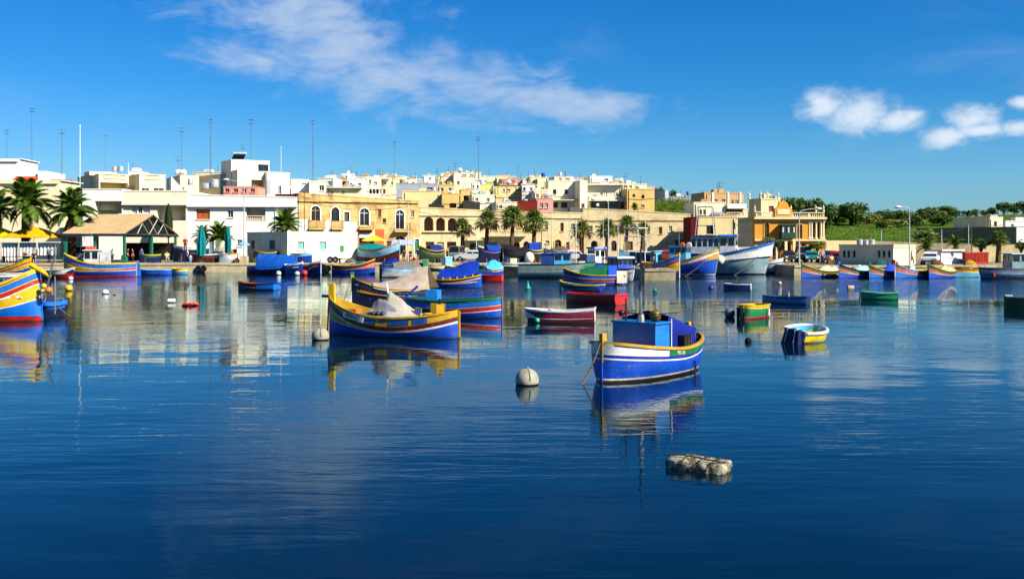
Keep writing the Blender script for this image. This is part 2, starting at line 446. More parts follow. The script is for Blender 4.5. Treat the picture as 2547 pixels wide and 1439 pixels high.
class Building:
    def __init__(s, name, label, d, pc, pr, top, yaw=0, pl=None, depth=8.0, base=PROM, wall=WHITE, topr=None, coping=0.05, cat='house', group=None, roofmat=None):
        s.th = R(yaw); s.d = d; s.xc = X(pc, d); s.base = base
        c, n = math.cos(s.th), math.sin(s.th); s.c, s.n = c, n
        s.L = s.u(pr)
        s.W = s.w(pl) if pl is not None else depth
        s.z1 = Z(top, d); s.z1r = Z(topr, d + s.L * n) if topr else s.z1
        s.root = thing(name, label, cat, (s.xc, d, base), s.th, group)
        s.wall = wall; s.front = []; s.left = []; s.cop = coping; s.todo = []; s.roofmat = roofmat or wall
    def u(s, px): t = (px - CX) / F; return (t * s.d - s.xc) / (s.c - t * s.n)
    def w(s, px): t = (px - CX) / F; return (s.xc - t * s.d) / (s.n + t * s.c)
    def zf(s, py, u): return Z(py, s.d + u * s.n) - s.base
    def zl(s, py, w): return Z(py, s.d + w * s.c) - s.base
    def win(s, kind, a, b, y0, y1, col=(70, 52, 40), face='f', sur=None, deep=None):
        """an opening in the front ('f') or left ('l') face given by its edges in the photo"""
        if face == 'f':
            u0, u1 = s.u(a), s.u(b); um = (u0 + u1) / 2; za, zb = s.zf(y1, um), s.zf(y0, um)
        else:
            u0, u1 = s.w(b), s.w(a); um = (u0 + u1) / 2; za, zb = s.zl(y1, um), s.zl(y0, um)
        if u1 < u0: u0, u1 = u1, u0
        za = max(za, 0.02)
        dp = deep or {'r': 1.5, 'o': 0.7, 'oa': 1.6}.get(kind, 0.22)
        (s.front if face == 'f' else s.left).append((u0, u1, za, zb, kind, col, sur, dp))
        return s
    def face_pt(s, face):
        if face == 'f': return lambda u, z, q: (u, q, z)
        return lambda u, z, q: (q, u, z)
    def wall_mesh(s):
        m = MB(); H, Hr = s.z1 - s.base, s.z1r - s.base; L, Wd = s.L, s.W
        lo = -2.5 if s.base > PROM + 0.1 else 0.0
        def face(ops, width, pt, za, zb):
            us = sorted({0.0, width, *[o[0] for o in ops], *[o[1] for o in ops]}); us = [u for u in us if -1e-6 <= u <= width + 1e-6]
            hm = min(za, zb); zs = sorted({lo, hm, *[o[2] for o in ops if o[2] < hm], *[o[3] for o in ops if o[3] < hm]})
            for i in range(len(us) - 1):
                for j in range(len(zs) - 1):
                    uc, zc = (us[i] + us[i + 1]) / 2, (zs[j] + zs[j + 1]) / 2
                    if any(o[0] < uc < o[1] and o[2] < zc < o[3] for o in ops): continue
                    m.add([pt(us[i], zs[j], 0), pt(us[i + 1], zs[j], 0), pt(us[i + 1], zs[j + 1], 0), pt(us[i], zs[j + 1], 0)], [(0, 1, 2, 3)])
            if abs(za - zb) > 1e-4:
                m.add([pt(0, hm, 0), pt(width, hm, 0), pt(width, zb, 0), pt(0, za, 0)], [(0, 1, 2, 3)])
            for (u0, u1, z0, z1, kind, col, sur, dp) in ops:
                if 'a' in kind:
                    r = (u1 - u0) / 2; cz = z1 - r; cu = (u0 + u1) / 2
                    arc = [(cu - r * math.cos(math.pi * k / 10), cz + r * math.sin(math.pi * k / 10)) for k in range(11)]
                    for sgn in (0, 1):
                        part = arc[:6] if sgn == 0 else arc[5:]
                        corner = (u0, z1) if sgn == 0 else (u1, z1)
                        for k in range(5):
                            m.add([pt(*corner, 0), pt(*part[k], 0), pt(*part[k + 1], 0)], [(0, 1, 2)])
                    outl = [(u0, z0)] + arc + [(u1, z0)]
                else:
                    outl = [(u0, z0), (u0, z1), (u1, z1), (u1, z0)]
                n = len(outl)
                for k in range(n):
                    a, b = outl[k], outl[(k + 1) % n]
                    m.add([pt(*a, 0), pt(*b, 0), pt(*b, dp), pt(*a, dp)], [(0, 1, 2, 3)])
        face(s.front, L, s.face_pt('f'), H, Hr)
        face(s.left, Wd, s.face_pt('l'), H, H)
        m.add([(L, 0, lo), (L, Wd, lo), (L, Wd, Hr), (L, 0, Hr)], [(0, 1, 2, 3)])
        m.add([(0, Wd, lo), (L, Wd, lo), (L, Wd, Hr), (0, Wd, H)], [(0, 1, 2, 3)])
        t = 0.3
        m.add([(t, t, H - .5), (L - t, t, Hr - .5), (L - t, Wd - t, Hr - .5), (t, Wd - t, H - .5)], [(0, 1, 2, 3)])
        return m
    def finish(s):
        w = s.wall_mesh(); w.build('wall', s.wall, s.root)
        if s.cop:
            k = MB(); H, Hr, o = s.z1 - s.base, s.z1r - s.base, s.cop
            def bar(p, q, wd):
                p, q = Vector(p), Vector(q); t = (q - p).normalized(); nrm = Vector((-t.y, t.x, 0))
                a, b = nrm * o, nrm * (-wd)
                vs = [p - t * o + a, q + t * o + a, q + t * o + b, p - t * o + b]
                k.add([v + Vector((0, 0, -0.09)) for v in vs] + [v + Vector((0, 0, 0.05)) for v in vs], [(3, 2, 1, 0), (4, 5, 6, 7), (0, 1, 5, 4), (1, 2, 6, 5), (2, 3, 7, 6), (3, 0, 4, 7)])
            bar((s.L, 0, Hr), (0, 0, H), 0.3); bar((0, 0.3, H), (0, s.W, H), 0.3); bar((s.L, s.W, Hr), (s.L, 0.3, Hr), 0.3)
            k.build('coping', s.wall, s.root)
        for fc, ops in (('f', s.front), ('l', s.left)):
            pt = s.face_pt(fc)
            for (u0, u1, z0, z1, kind, col, sur, dp) in ops: s.fill(pt, u0, u1, z0, z1, kind, col, sur, dp)
        return s
    def fill(s, pt, u0, u1, z0, z1, kind, col, sur, dp):
        def bx(m, a0, a1, b0, b1, q0, q1, mi=0):
            vs = [pt(a, b, q) for a in (a0, a1) for b in (b0, b1) for q in (q0, q1)]
            m.add(vs, [(0, 1, 3, 2), (4, 6, 7, 5), (0, 4, 5, 1), (2, 3, 7, 6), (0, 2, 6, 4), (1, 5, 7, 3)], mi)
        um = (u0 + u1) / 2; r = (u1 - u0) / 2
        if kind in ('r', 'o', 'oa'):
            b = MB(); bx(b, u0 - 0.05, u1 + 0.05, z0 - 0.05, z1 + 0.05, dp - 0.002, dp + 0.05)
            b.build('recess_back', paint(col) if kind != 'r' else plaster(col), s.root)
        else:
            f = MB(); e = 0.07; q0, q1 = dp - 0.09, dp - 0.02
            for a0, a1, b0, b1 in ((u0, u0 + e, z0, z1), (u1 - e, u1, z0, z1), (u0 + e, u1 - e, z0, z0 + e), (u0 + e, u1 - e, z1 - e, z1), (um - 0.03, um + 0.03, z0 + e, z1 - e)):
                if kind == 'd' and a0 == um - 0.03: continue
                bx(f, a0, a1, b0, b1, q0, q1)
            if kind in ('w', 'a'):
                if kind == 'a': bx(f, u0 + e, u1 - e, z1 - r - 0.04, z1 - r + 0.04, q0, q1)
                fo = f.build('window', FRAME_W if kind == 'w' and col == (70, 52, 40) else paint(col), s.root)
                p = MB(); bx(p, u0 + 0.01, u1 - 0.01, z0 + 0.01, z1 - 0.01, dp - 0.05, dp + 0.02); p.build('pane', GLASS, fo)
            else:
                fo = f.build('shuttered_window' if kind == 's' else 'door', paint(tuple(int(c * 0.8) for c in col)), s.root)
                p = MB()
                if kind == 's':
                    k = max(3, min(9, int((z1 - z0) / 0.16)))
                    for i in range(k):
                        za = z0 + e + (z1 - z0 - 2 * e) * i / k; zb = za + (z1 - z0 - 2 * e) / k * 0.86
                        for a0, a1 in ((u0 + e, um - 0.03), (um + 0.03, u1 - e)): bx(p, a0, a1, za, zb, dp - 0.05 - 0.02 * (i % 2), dp + 0.01)
                    p.build('louvre', paint(col), fo)
                else:
                    bx(p, u0 + e, u1 - e, z0 + e, z1 - e, dp - 0.06, dp + 0.01); p.build('door_panel', paint(col), fo)
        if sur:
            m = MB(); g = 0.16
            if 'a' in kind:
                cz = z1 - r
                rows = []
                for rr, q in ((r + 0.002, 0.0), (r + 0.002, -0.06), (r + g, -0.06), (r + g, 0.0)):
                    rows.append([pt(um - rr, z0, q)] + [pt(um - rr * math.cos(math.pi * k / 12), cz + rr * math.sin(math.pi * k / 12), q) for k in range(13)] + [pt(um + rr, z0, q)])
                m.grid(rows)
            else:
                for a0, a1, b0, b1 in ((u0 - g, u0, z0 - g, z1 + g), (u1, u1 + g, z0 - g, z1 + g), (u0, u1, z1, z1 + g), (u0, u1, z0 - g, z0)): bx(m, a0, a1, b0, b1, -0.05, 0.02)
            m.build('window_surround', sur, s.root)
        elif kind in ('w', 's'):
            m = MB(); bx(m, u0 - 0.08, u1 + 0.08, z0 - 0.10, z0 - 0.01, -0.10, 0.05); m.build('sill', s.wall, s.root)
    # ---- add-ons
    def slab(s, a, b, y0, y1, out=0.9, name='balcony_slab', m=None, back=-0.002):
        u0, u1 = s.u(a), s.u(b); k = MB(); k.box(u0, u1, -out, back, s.zf(y1, u0), s.zf(y0, u0)); return k.build(name, m or s.wall, s.root)
    def balcony(s, a, b, y0, y1, out=0.9, iron=True):
        u0, u1 = s.u(a), s.u(b); um = (u0 + u1) / 2; za, zb = s.zf(y1, um), s.zf(y0, um)
        k = MB(); k.box(u0, u1, -out, -0.003, za - 0.16, za); k.box(u0 + 0.15, u1 - 0.15, -out * 0.7, -0.003, za - 0.32, za - 0.16); k.build('balcony_slab', s.wall, s.root)
        g = MB()
        if iron:
            for i in range(int((u1 - u0) / 0.16) + 1):
                u = min(u0 + 0.03 + i * 0.16, u1 - 0.03); g.tube([(u, -out + 0.04, za), (u, -out + 0.04, zb)], 0.013, 4)
            for v in (0.2, 0.4, 0.6):
                for u in (u0 + 0.03, u1 - 0.03): g.tube([(u, -out * v, za), (u, -out * v, zb)], 0.013, 4)
            for z in (za + 0.05, zb): g.tube([(u0 + 0.03, -0.01, z), (u0 + 0.03, -out + 0.04, z), (u1 - 0.03, -out + 0.04, z), (u1 - 0.03, -0.01, z)], 0.022, 4)
            g.build('balcony_railing', IRON, s.root)
        return s
    def balusters(s, a, b, y0, y1, q=-0.15, m=None, step=0.24):
        u0, u1 = s.u(a), s.u(b); um = (u0 + u1) / 2; za, zb = s.zf(y1, um), s.zf(y0, um); g = MB(); h = zb - za
        g.box(u0, u1, q, q + 0.26, za, za + 0.12 * h); g.box(u0, u1, q - 0.03, q + 0.29, zb - 0.16 * h, zb)
        n = max(3, int((u1 - u0) / step))
        for i in range(n + 1):
            u = u0 + (u1 - u0) * i / n; pier = i % 9 == 0 or i == n
            if pier: g.box(max(u0, u - 0.11), min(u1, u + 0.11), q + 0.01, q + 0.25, za + 0.12 * h, zb - 0.16 * h)
            else: g.lathe([(0.04, za + 0.12 * h), (0.085, za + 0.35 * h), (0.035, za + 0.62 * h), (0.06, zb - 0.16 * h)], 6, (u, q + 0.13, 0))
        return g.build('balustrade', m or M_BALU, s.root)
    def block(s, name, a, b, y0, y1, q0, q1, m):
        u0, u1 = s.u(a), s.u(b); k = MB(); k.box(u0, u1, q0, q1, s.zf(y1, u0), s.zf(y0, u0)); return k.build(name, m, s.root)

CREAM = plaster((250, 234, 190), 'cream_render'); IVORY = plaster((252, 240, 208), 'ivory_render', 0.2, 0.2)
YELL = plaster((248, 224, 160), 'yellow_render'); GOLD = plaster((238, 198, 122), 'golden_render'); TAN = plaster((206, 166, 118), 'tan_render')
GREYW = plaster((178, 182, 190), 'grey_render'); PINK = plaster((232, 164, 144), 'pink_render'); DRED = plaster((128, 42, 32), 'dark_red_render')
LIME = plaster((226, 236, 140), 'lime_render'); OCHRE = plaster((234, 164, 66), 'ochre_render', 0.15, 0.15); MAROON = plaster((104, 26, 26), 'maroon_render')

# ---- white row at the left of the promenade
b = Building('house', 'white two-storey house with shaded planted balcony behind the left palms', 137, 205, 304, 470, 2, depth=12)
b.win('r', 236, 303, 500, 531, (226, 206, 160)); b.win('d', 244, 256, 532, 560); b.finish()
b.block('planter', 246, 296, 522, 530, -0.1, 0.1, mat('leaf_dark', (44, 62, 26), 0.8, 0.4, 6))
b = Building('house', 'white house with long plain parapet above the open market shed', 137.4, 304.6, 465, 474, 2, depth=12, wall=IVORY)
b.win('s', 328, 341, 513, 531, (244, 240, 226)); b.win('w', 343, 354, 513, 531); b.win('s', 356, 373, 513, 531, (244, 240, 226)); b.win('r', 390, 462, 513, 548, (238, 222, 180)); b.win('d', 396, 408, 549, 590, (150, 80, 40))
b.finish(); b.slab(305, 465, 506, 510, 0.5, 'ledge')
b = Building('house', 'bright white house with orange wooden shutters and a recessed balcony', 138, 465.6, 740, 483, 2, depth=12, topr=490)
b.win('s', 488, 522, 520, 545, (206, 104, 34)); b.win('r', 612, 660, 514, 549, (246, 240, 226)); b.win('w', 694, 711, 526, 544)
b.win('w', 566, 580, 523, 541); b.win('d', 520, 532, 596, 640, (120, 150, 160)); b.win('w', 590, 602, 596, 612)
b.finish(); b.slab(466, 740, 511, 514.5, 0.45, 'ledge'); b.balusters(614, 658, 536, 548, 0.05)
b.block('maroon_parapet', 680, 739, 481, 489, 1.2, 1.5, MAROON)
g = MB(); g.tube([(b.u(684), -0.05, 0), (b.u(684), -0.05, b.zf(516, 9))], 0.05, 5); g.build('drain_pipe', GREYW, b.root)
# ---- houses rising behind the white row
b = Building('house', 'white flat-roofed house at far left with tall aerial on it', 180, 8, 94, 403, 4, pl=-40, base=6, cat='house'); b.win('w', 76, 86, 417, 424).win('w', 20, 31, 415, 430); b.finish()
b = Building('house', 'lower white house wing beside the far left aerial house', 179, 94.5, 115, 426, 4, depth=9, base=6); b.finish()
b = Building('house', 'cream house with two orange tiled awnings behind the left palms', 150, 0, 200, 455, 2, pl=-60, base=PROM, wall=CREAM); b.win('s', 60, 74, 505, 530, (150, 90, 40)).win('w', 130, 146, 508, 530).win('s', 20, 34, 505, 530, (150, 90, 40)); b.finish()
ROOF_O = mat('orange_tile', (222, 84, 26), 0.8, 0.25, 4, 0.2, stain=0.3)
for a, c, y0, y1 in ((24, 78, 436, 452), (112, 165, 444, 460)):
    r = MB(); u0, u1 = b.u(a), b.u(c); z0, z1 = b.zf(y1, u0), b.zf(y0, u0)
    for i in range(14):
        p, q = u0 + (u1 - u0) * i / 14, u0 + (u1 - u0) * (i + .86) / 14
        r.add([(p, 0.2, z0), (q, 0.2, z0), (q, 2.2, z1), (p, 2.2, z1), (p, 0.2, z0 - .12), (q, 0.2, z0 - .12), (q, 2.2, z1 - .12), (p, 2.2, z1 - .12)], [(0, 1, 2, 3), (7, 6, 5, 4), (0, 4, 5, 1), (1, 5, 6, 2), (2, 6, 7, 3), (3, 7, 4, 0)])
    r.box(u0, u1, 2.0, 2.25, b.zf(456, u0), z1 - 0.02); r.build('tiled_awning', ROOF_O, b.root)
b = Building('house', 'cream house with baluster parapet and two roof tanks', 152, 246, 320, 432, 38, pl=193, base=4, wall=CREAM)
b.win('r', 249, 318, 454, 476, (250, 214, 130)); b.win('w', 284, 302, 477, 490); b.finish(); b.balusters(258, 312, 433, 445, -0.12); b.block('roof_room', 232, 300, 424, 434, 2, 5, IVORY)
b = Building('house', 'small cream house with baluster parapet beside the outdoor stair', 153, 347, 411, 433, 36, pl=320, base=4, wall=CREAM)
b.win('w', 352, 371, 468, 477).win('w', 382, 408, 468, 480); b.finish(); b.balusters(360, 400, 434, 447, -0.12)
b = Building('house', 'cream house with white outdoor stair climbing to its roof', 161, 448, 495, 436, 30, pl=414, base=5, wall=CREAM); b.finish()
st = MB(); n = 12
for i in range(n):
    p0, p1 = 412 + 36 * i / n, 412 + 36 * (i + 1) / n; y = 444 + 38 * i / n
    st.box(b.u(p0) , b.u(p1), -4.2, -3.0, b.zf(486, 0), b.zf(y, 0))
st.build('outdoor_stair', plaster((200, 216, 222)), b.root)
b = Building('house', 'low shaded cream house behind the grey roof tanks', 165, 548, 580, 433, 40, pl=474, base=5, wall=CREAM); b.finish()
b = Building('house', 'tall cream house with solar heater on top and wide dark window', 163, 575, 670, 397, 32, pl=550, base=6, wall=IVORY); b.win('w', 642, 668, 409, 426, (60, 66, 50)); b.win('r', 612, 661, 447, 481, (250, 216, 128)).win('w', 630, 640, 458, 481); b.finish()
b.block('lower_room', 577, 611, 424, 481, -3.0, -0.01, IVORY)
b = Building('house', 'white cube house adjoining the tall cream house', 165, 664, 721, 428, 30, depth=8, base=6); b.win('w', 692, 700, 462, 482); b.finish(); b.block('dark_recess', 664.5, 674, 446, 480, -0.04, -0.005, GREYW)  # flat grey slab on the wall, painting the shade of a recess
b = Building('house', 'low pink roof house above the white row', 154, 556, 641, 464, 3, depth=6, base=5, wall=PINK)
for k in range(4): b.win('w', 560 + 21 * k, 571 + 21 * k, 469, 478, (220, 120, 104))
b.finish()
b = Building('house', 'small white house with tilted solar panel beyond the maroon parapet', 172, 724, 768, 446, 12, depth=7, base=6); b.win('w', 750, 762, 455, 459); b.finish()
b = Building('house', 'small ivory house with grey cupboard before the sandstone terrace', 170, 769, 809, 450, 12, depth=7, base=6, wall=IVORY); b.win('w', 794, 806, 461, 474, (220, 222, 226)); b.finish()
# ---- long sandstone house with arched balconies
b = Building('house', 'old honey sandstone house with four white arched balcony doors', 138.5, 742.5, 1043, 480, 24, depth=9, wall=M_SAND, topr=500); J = b
SURW = plaster((252, 248, 236), 'white_surround', 0.1, 0.1)
b.win('a', 774, 796, 512, 549, (206, 158, 84), sur=SURW).win('a', 824, 844, 516, 550, (70, 46, 40), sur=SURW).win('s', 856, 869, 527, 551, (112, 92, 66), sur=SURW)
b.win('a', 895, 918, 518, 561, (236, 230, 214), sur=SURW).win('w', 952, 960, 543, 554, (60, 44, 34)).win('a', 984, 1005, 522, 570, (240, 238, 232), sur=SURW)
b.win('d', 778, 790, 600, 642, (120, 84, 50)).win('w', 806, 816, 580, 598).win('s', 940, 948, 520, 540, (120, 96, 60)).win('w', 1022, 1030, 524, 540).win('d', 962, 974, 600, 640, (96, 60, 36)).win('a', 831, 846, 577, 601, (90, 130, 150)).win('s', 857, 870, 580, 601, (74, 40, 32)).win('o', 893, 932, 592, 640).win('a', 981, 1009, 586, 634, (214, 140, 44), sur=M_SAND2).win('d', 1031, 1042, 594, 632, (30, 130, 84), sur=SURW)
b.finish()
for a, c, y0, y1 in ((766, 807, 548, 568), (822, 852, 549, 568), (890, 927, 552, 568), (978, 1018, 555, 574)): b.balcony(a, c, y0, y1)
b.slab(743, 1040, 497, 501, 0.22, 'cornice', M_SAND)
b.block('white_painted_base', 743, 889, 546, 642, -0.03, -0.004, SURW) if False else None
g = MB(); 
for a, c, y0, y1 in ((743, 822, 571, 645), (743, 765, 545, 571), (808, 822, 549, 571), (853, 888, 553, 577)):
    u0, u1 = b.u(a), b.u(c); g.box(u0, u1, -0.035, -0.003, b.zf(y1, u0), b.zf(y0, u0))
g.build('whitewashed_patch', SURW, b.root)
b.block('terracotta_panel', 878, 892, 570, 612, -0.03, -0.004, plaster((218, 106, 62))); b.block('terracotta_panel', 933, 955, 570, 612, -0.03, -0.004, plaster((218, 106, 62)))
b.block('shop_board', 892.5, 932, 580, 591, -0.10, -0.005, WHITE); b.block('shop_board', 893, 925, 570, 578, -0.12, -0.005, plaster((168, 60, 30)))
# ---- loggia house
d2 = 138.5 + J.L * J.n
b = Building('house', 'sandstone loggia house with three open arches over the quay', d2 + 0.1, 1043.5, 1208, 515, 10, depth=9, wall=M_SAND2, topr=523)
for a, c, y0 in ((1055, 1078, 539), (1085, 1107, 541), (1114, 1136, 542)): b.win('oa', a, c, y0, 574, (176, 104, 40))
b.win('o', 1059, 1080, 601, 620, (196, 140, 70)).win('d', 1087, 1104, 602, 624, (200, 190, 170)).win('o', 1112, 1135, 601, 622, (150, 90, 40)).win('a', 1167, 1191, 604, 626, (110, 156, 90)).win('w', 1150, 1162, 565, 588)
b.finish(); b.slab(1044, 1207, 534, 536.5, 0.15, 'string_course', M_SAND2); b.slab(1160, 1199, 594, 598, 0.9, 'stone_canopy', M_SAND2)
b.slab(1052, 1140, 575, 577.5, 0.25, 'sill_course', M_SAND2)
d3 = d2 + b.L * b.n
b = Building('house', 'long sandstone house with terrace balustrade behind the four tall palms', d3 + 0.2, 1208.5, 1450, 524, 3, depth=9, wall=M_SAND2, topr=529)
b.win('d', 1216, 1236, 602, 626, (128, 132, 122)).win('d', 1246, 1260, 606, 626, (206, 130, 80)).win('oa', 1278, 1293, 602, 628, (150, 110, 60)).win('s', 1354, 1363, 552, 571, (176, 140, 96)).win('s', 1394, 1402, 554, 575, (120, 66, 40))
b.win('a', 1380, 1396, 596, 618, (190, 110, 50), sur=GOLD).win('d', 1408, 1418, 602, 620, (140, 70, 40)).win('w', 1356, 1366, 598, 605).win('w', 1322, 1332, 560, 576).win('s', 1226, 1236, 548, 566, (120, 80, 50)).win('s', 1252, 1262, 548, 566, (90, 110, 80)).win('s', 1288, 1298, 548, 566, (120, 80, 50)).win('oa', 1302, 1316, 600, 626, (110, 80, 50)).win('d', 1334, 1346, 602, 626, (90, 120, 100)).win('w', 1420, 1430, 556, 572).win('w', 1436, 1444, 598, 610)
b.finish(); b.slab(1209, 1450, 541, 543, 0.12, 'string_course', M_SAND2); b.slab(1214, 1308, 584, 588, 1.2, 'terrace_slab', M_SAND2); b.balusters(1216, 1306, 574, 584, -1.15, M_SAND2)
d4 = d3 + 0.2 + b.L * b.n
b = Building('house', 'plain sandstone warehouse wall with small red shuttered window', d4 + 0.1, 1450.5, 1718, 517, 0, depth=7, wall=M_SAND2, topr=532)
b.win('s', 1639, 1647, 564, 582, (140, 34, 28)).win('w', 1610, 1617, 563, 576).win('s', 1530, 1540, 560, 580, (110, 80, 50)).win('d', 1560, 1574, 600, 622, (120, 90, 60)).win('d', 1680, 1700, 596, 622, (110, 60, 40)).win('oa', 1470, 1486, 598, 624, (100, 70, 44)).win('w', 1466, 1474, 562, 576).win('s', 1494, 1503, 560, 578, (130, 60, 40)).win('a', 1520, 1534, 598, 624, (120, 90, 60)).win('w', 1576, 1584, 562, 576).win('d', 1596, 1608, 598, 622, (70, 100, 90)).win('w', 1664, 1672, 562, 576)
b.finish(); b.slab(1451, 1717, 547, 549, 0.12, 'string_course', M_SAND)
# ---- houses of the upper town
def simple(label, d, pc, pr, top, wall, wins=(), yaw=6, pl=None, depth=7, base=8, topr=None, **k):
    if base > PROM + 1.5 and pc < 1720: d += 15
    b = Building('house', label, d, pc, pr, top, yaw, pl=pl, depth=depth, base=base, wall=wall, topr=topr, **k)
    for w_ in wins: b.win(*w_)
    b.finish(); r = random.Random(int(pc * 7 + top)); H = b.z1 - b.base
    if pr - pc > 20:        # drain pipe, cable run and clutter on the roof
        u = b.L * r.choice((.06, .93)); g = MB(); g.tube([(u, -.06, -1), (u, -.06, H - .3)], .05, 5); g.build('drain_pipe', mat('old_pipe', (120, 108, 92), .8, .3, 2), b.root)
        g = MB(); z = H * r.uniform(.55, .7); g.tube([(0.1, -.04, z), (b.L * .5, -.05, z - .12), (b.L - .1, -.04, z + .1)], .03, 4); g.build('cable', mat('cable_black', (30, 28, 26)), b.root)
        for i in range(r.randint(1, 3)):
            x = r.uniform(.1, .75) * b.L; w_ = r.uniform(.5, 1.4); h_ = r.uniform(.5, 1.3); g = MB(); g.box(x, x + w_, .6, 1.8, H - .4, H + h_ * .55); g.build('roof_box', r.choice((wall, GREYW, WHITE, TAN)), b.root)
        g = MB(); x = r.uniform(.2, .8) * b.L; g.tube([(x, 1, H - .4), (x, 1, H + r.uniform(.8, 1.8))], .03, 4); g.build('roof_pole', IRON, b.root)
    return b
simple('brownish house with dark ledges on the hill above the sandstone terrace', 188, 811, 863, 443, TAN, [('w', 820, 828, 452, 460), ('w', 838, 848, 452, 460), ('w', 815, 822, 466, 474), ('w', 835, 842, 466, 474)]).slab(811, 863, 450, 451.5, 0.5, 'ledge')
simple('white stair-head room highest above the sandstone terrace', 200, 850, 881, 432, WHITE, [('w', 858, 864, 437, 443)])
simple('white house with washing hung out on its roof edge', 178, 864, 908, 446, WHITE, [('w', 870, 876, 455, 462), ('w', 890, 898, 455, 462)])
simple('cream house with a tall narrow window left of the grey wall house', 184, 908.5, 947, 440, IVORY, [('w', 917, 923, 447, 458), ('w', 930, 938, 452, 458)])
simple('low cream terrace house with a dark ledge above the arched balconies', 165, 812, 900, 466, CREAM, [('w', 820, 830, 474, 481), ('w', 850, 858, 474, 481)], base=7).slab(810, 902, 465, 467.5, 0.7, 'ledge')
simple('cream house with flat grey roof slab beside the grey wall house', 190, 948, 988, 442, CREAM, [('w', 955, 961, 452, 460), ('w', 972, 978, 452, 460)]).slab(934, 968, 444, 447, 1.0, 'roof_slab', GREYW)
simple('wide blank grey house wall above the loggia arches', 172, 985.5, 1089, 456, GREYW, [('w', 1062, 1075, 466, 472)])
simple('pale yellow blank house right above the sandstone corner', 158, 1001, 1099, 475, YELL, [('w', 1087, 1092, 486, 498)], base=6, topr=476)
simple('golden house with one square dark window above the loggia', 156, 1099.5, 1148, 481, GOLD, [('o', 1118, 1135, 505, 517)], base=6)
simple('golden stair tower with a dark window beside the dark lean-to', 157, 1146, 1174, 471, GOLD, [('o', 1153, 1165, 486, 498)], base=6, depth=5)
simple('cream house with arched parapet carrying the tallest central mast', 192, 1129, 1196, 428, IVORY, [('w', 1148, 1160, 434, 438), ('w', 1168, 1178, 434, 438), ('w', 1186, 1190, 470, 484), ('w', 1136, 1143, 450, 460)])
simple('white cube room on the skyline left of the central mast', 207, 1052, 1084, 436, WHITE, [('w', 1066, 1072, 441, 446)])
simple('cream skyline house with a row of roof posts left of the mast', 197, 1085, 1130, 438, CREAM, [('w', 1110, 1122, 449, 458), ('w', 1092, 1100, 452, 462)])
simple('ivory gabled skyline house right of the central mast', 206, 1196, 1236, 438, IVORY, [('w', 1220, 1226, 450, 458), ('w', 1204, 1210, 448, 454)])
simple('pale lime green house front among the upper houses', 180, 1193, 1227, 457, LIME, [], depth=5)
simple('cream yellow house with wooden pergola and outside stair', 171, 1227.5, 1300, 464, YELL, [('w', 1250, 1256, 470, 476), ('w', 1261, 1269, 470, 476), ('w', 1283, 1298, 470, 476)], base=7)
simple('salmon pink house on the skyline', 196, 1250, 1314, 445, PINK, [('w', 1258, 1264, 449, 454), ('w', 1272, 1280, 449, 454)])
simple('cream house with blue roof barrel left of the big ivory block', 190, 1318, 1363, 440, CREAM, [('w', 1330, 1336, 462, 472), ('w', 1346, 1354, 466, 474), ('w', 1325, 1331, 448, 454)])
BIG = simple('big ivory house block with two black paired windows', 166, 1364, 1442, 449, IVORY, [('w', 1375, 1384, 471, 483, (60, 56, 50)), ('w', 1404, 1414, 471, 483, (60, 56, 50)), ('o', 1374, 1388, 503, 517), ('o', 1396, 1412, 503, 517)], base=7, yaw=3)
BIG.slab(1372, 1434, 497, 499, 1.6, 'porch_roof')
simple('cream skyline room with tank on the big ivory block', 176, 1379, 1424, 439, IVORY, [('w', 1390, 1397, 443, 448), ('w', 1408, 1415, 443, 448)])
simple('shaded ivory side house right of the big ivory block', 164, 1442.5, 1461, 449, IVORY, [('d', 1446, 1454, 506, 524, (110, 40, 30))], base=7, yaw=20)
simple('pink house with dark red lower wall beneath the ivory block', 153, 1333.5, 1376, 493, PINK, [('w', 1343, 1351, 505, 517), ('w', 1356, 1363, 505, 517)], base=5)
simple('dark red walled yard house beneath the ivory block', 152, 1284, 1333, 499, DRED, [], base=5, depth=5)
V = simple('ivory villa with a long shaded veranda and dark doorways', 169, 1466, 1561, 489, IVORY, [('r', 1470, 1559, 499, 518, (236, 214, 160)), ], base=7, yaw=2)
V2 = simple('upper floor of ivory villa set back above the veranda', 172, 1462, 1548, 459, IVORY, [('w', 1493, 1499, 479, 486), ('w', 1507, 1516, 479, 487), ('w', 1531, 1537, 479, 487)], base=8, yaw=2); V2.slab(1450, 1548, 457, 460.5, 1.0, 'roof_slab')
for a, c in ((1480, 1491), (1515, 1535), (1546, 1556)):
    u0, u1 = V.u(a), V.u(c); k = MB(); k.box(u0, u1, 1.36, 1.47, V.zf(517, u0), V.zf(502, u0)); k.build('door', GLASS, V.root)
V.slab(1462, 1563, 497, 500, 1.1, 'balcony_slab')
simple('white roof room with aerials on the ivory villa', 176, 1468, 1523, 438, WHITE, [('w', 1503, 1513, 444, 450)])
simple('golden house with three arched windows on the hill', 167, 1560, 1628, 470, GOLD, [('a', 1573, 1580, 482, 490), ('a', 1595, 1603, 484, 494), ('w', 1594, 1603, 509, 516)], base=7, yaw=4)
simple('cream upper storey behind the golden arched house', 172, 1549, 1609, 457, CREAM, [('w', 1553, 1561, 461, 468), ('w', 1565, 1572, 461, 468), ('w', 1583, 1588, 464, 468)], base=8)
simple('grey house with a white right side beyond the grass patch', 182, 1654, 1663, 473, GREYW, [], yaw=35, pl=1628)
simple('low grey boundary house wall beyond the grass patch', 184, 1664, 1716, 489, GREYW, [('w', 1701, 1706, 485, 495)], yaw=2, topr=488)
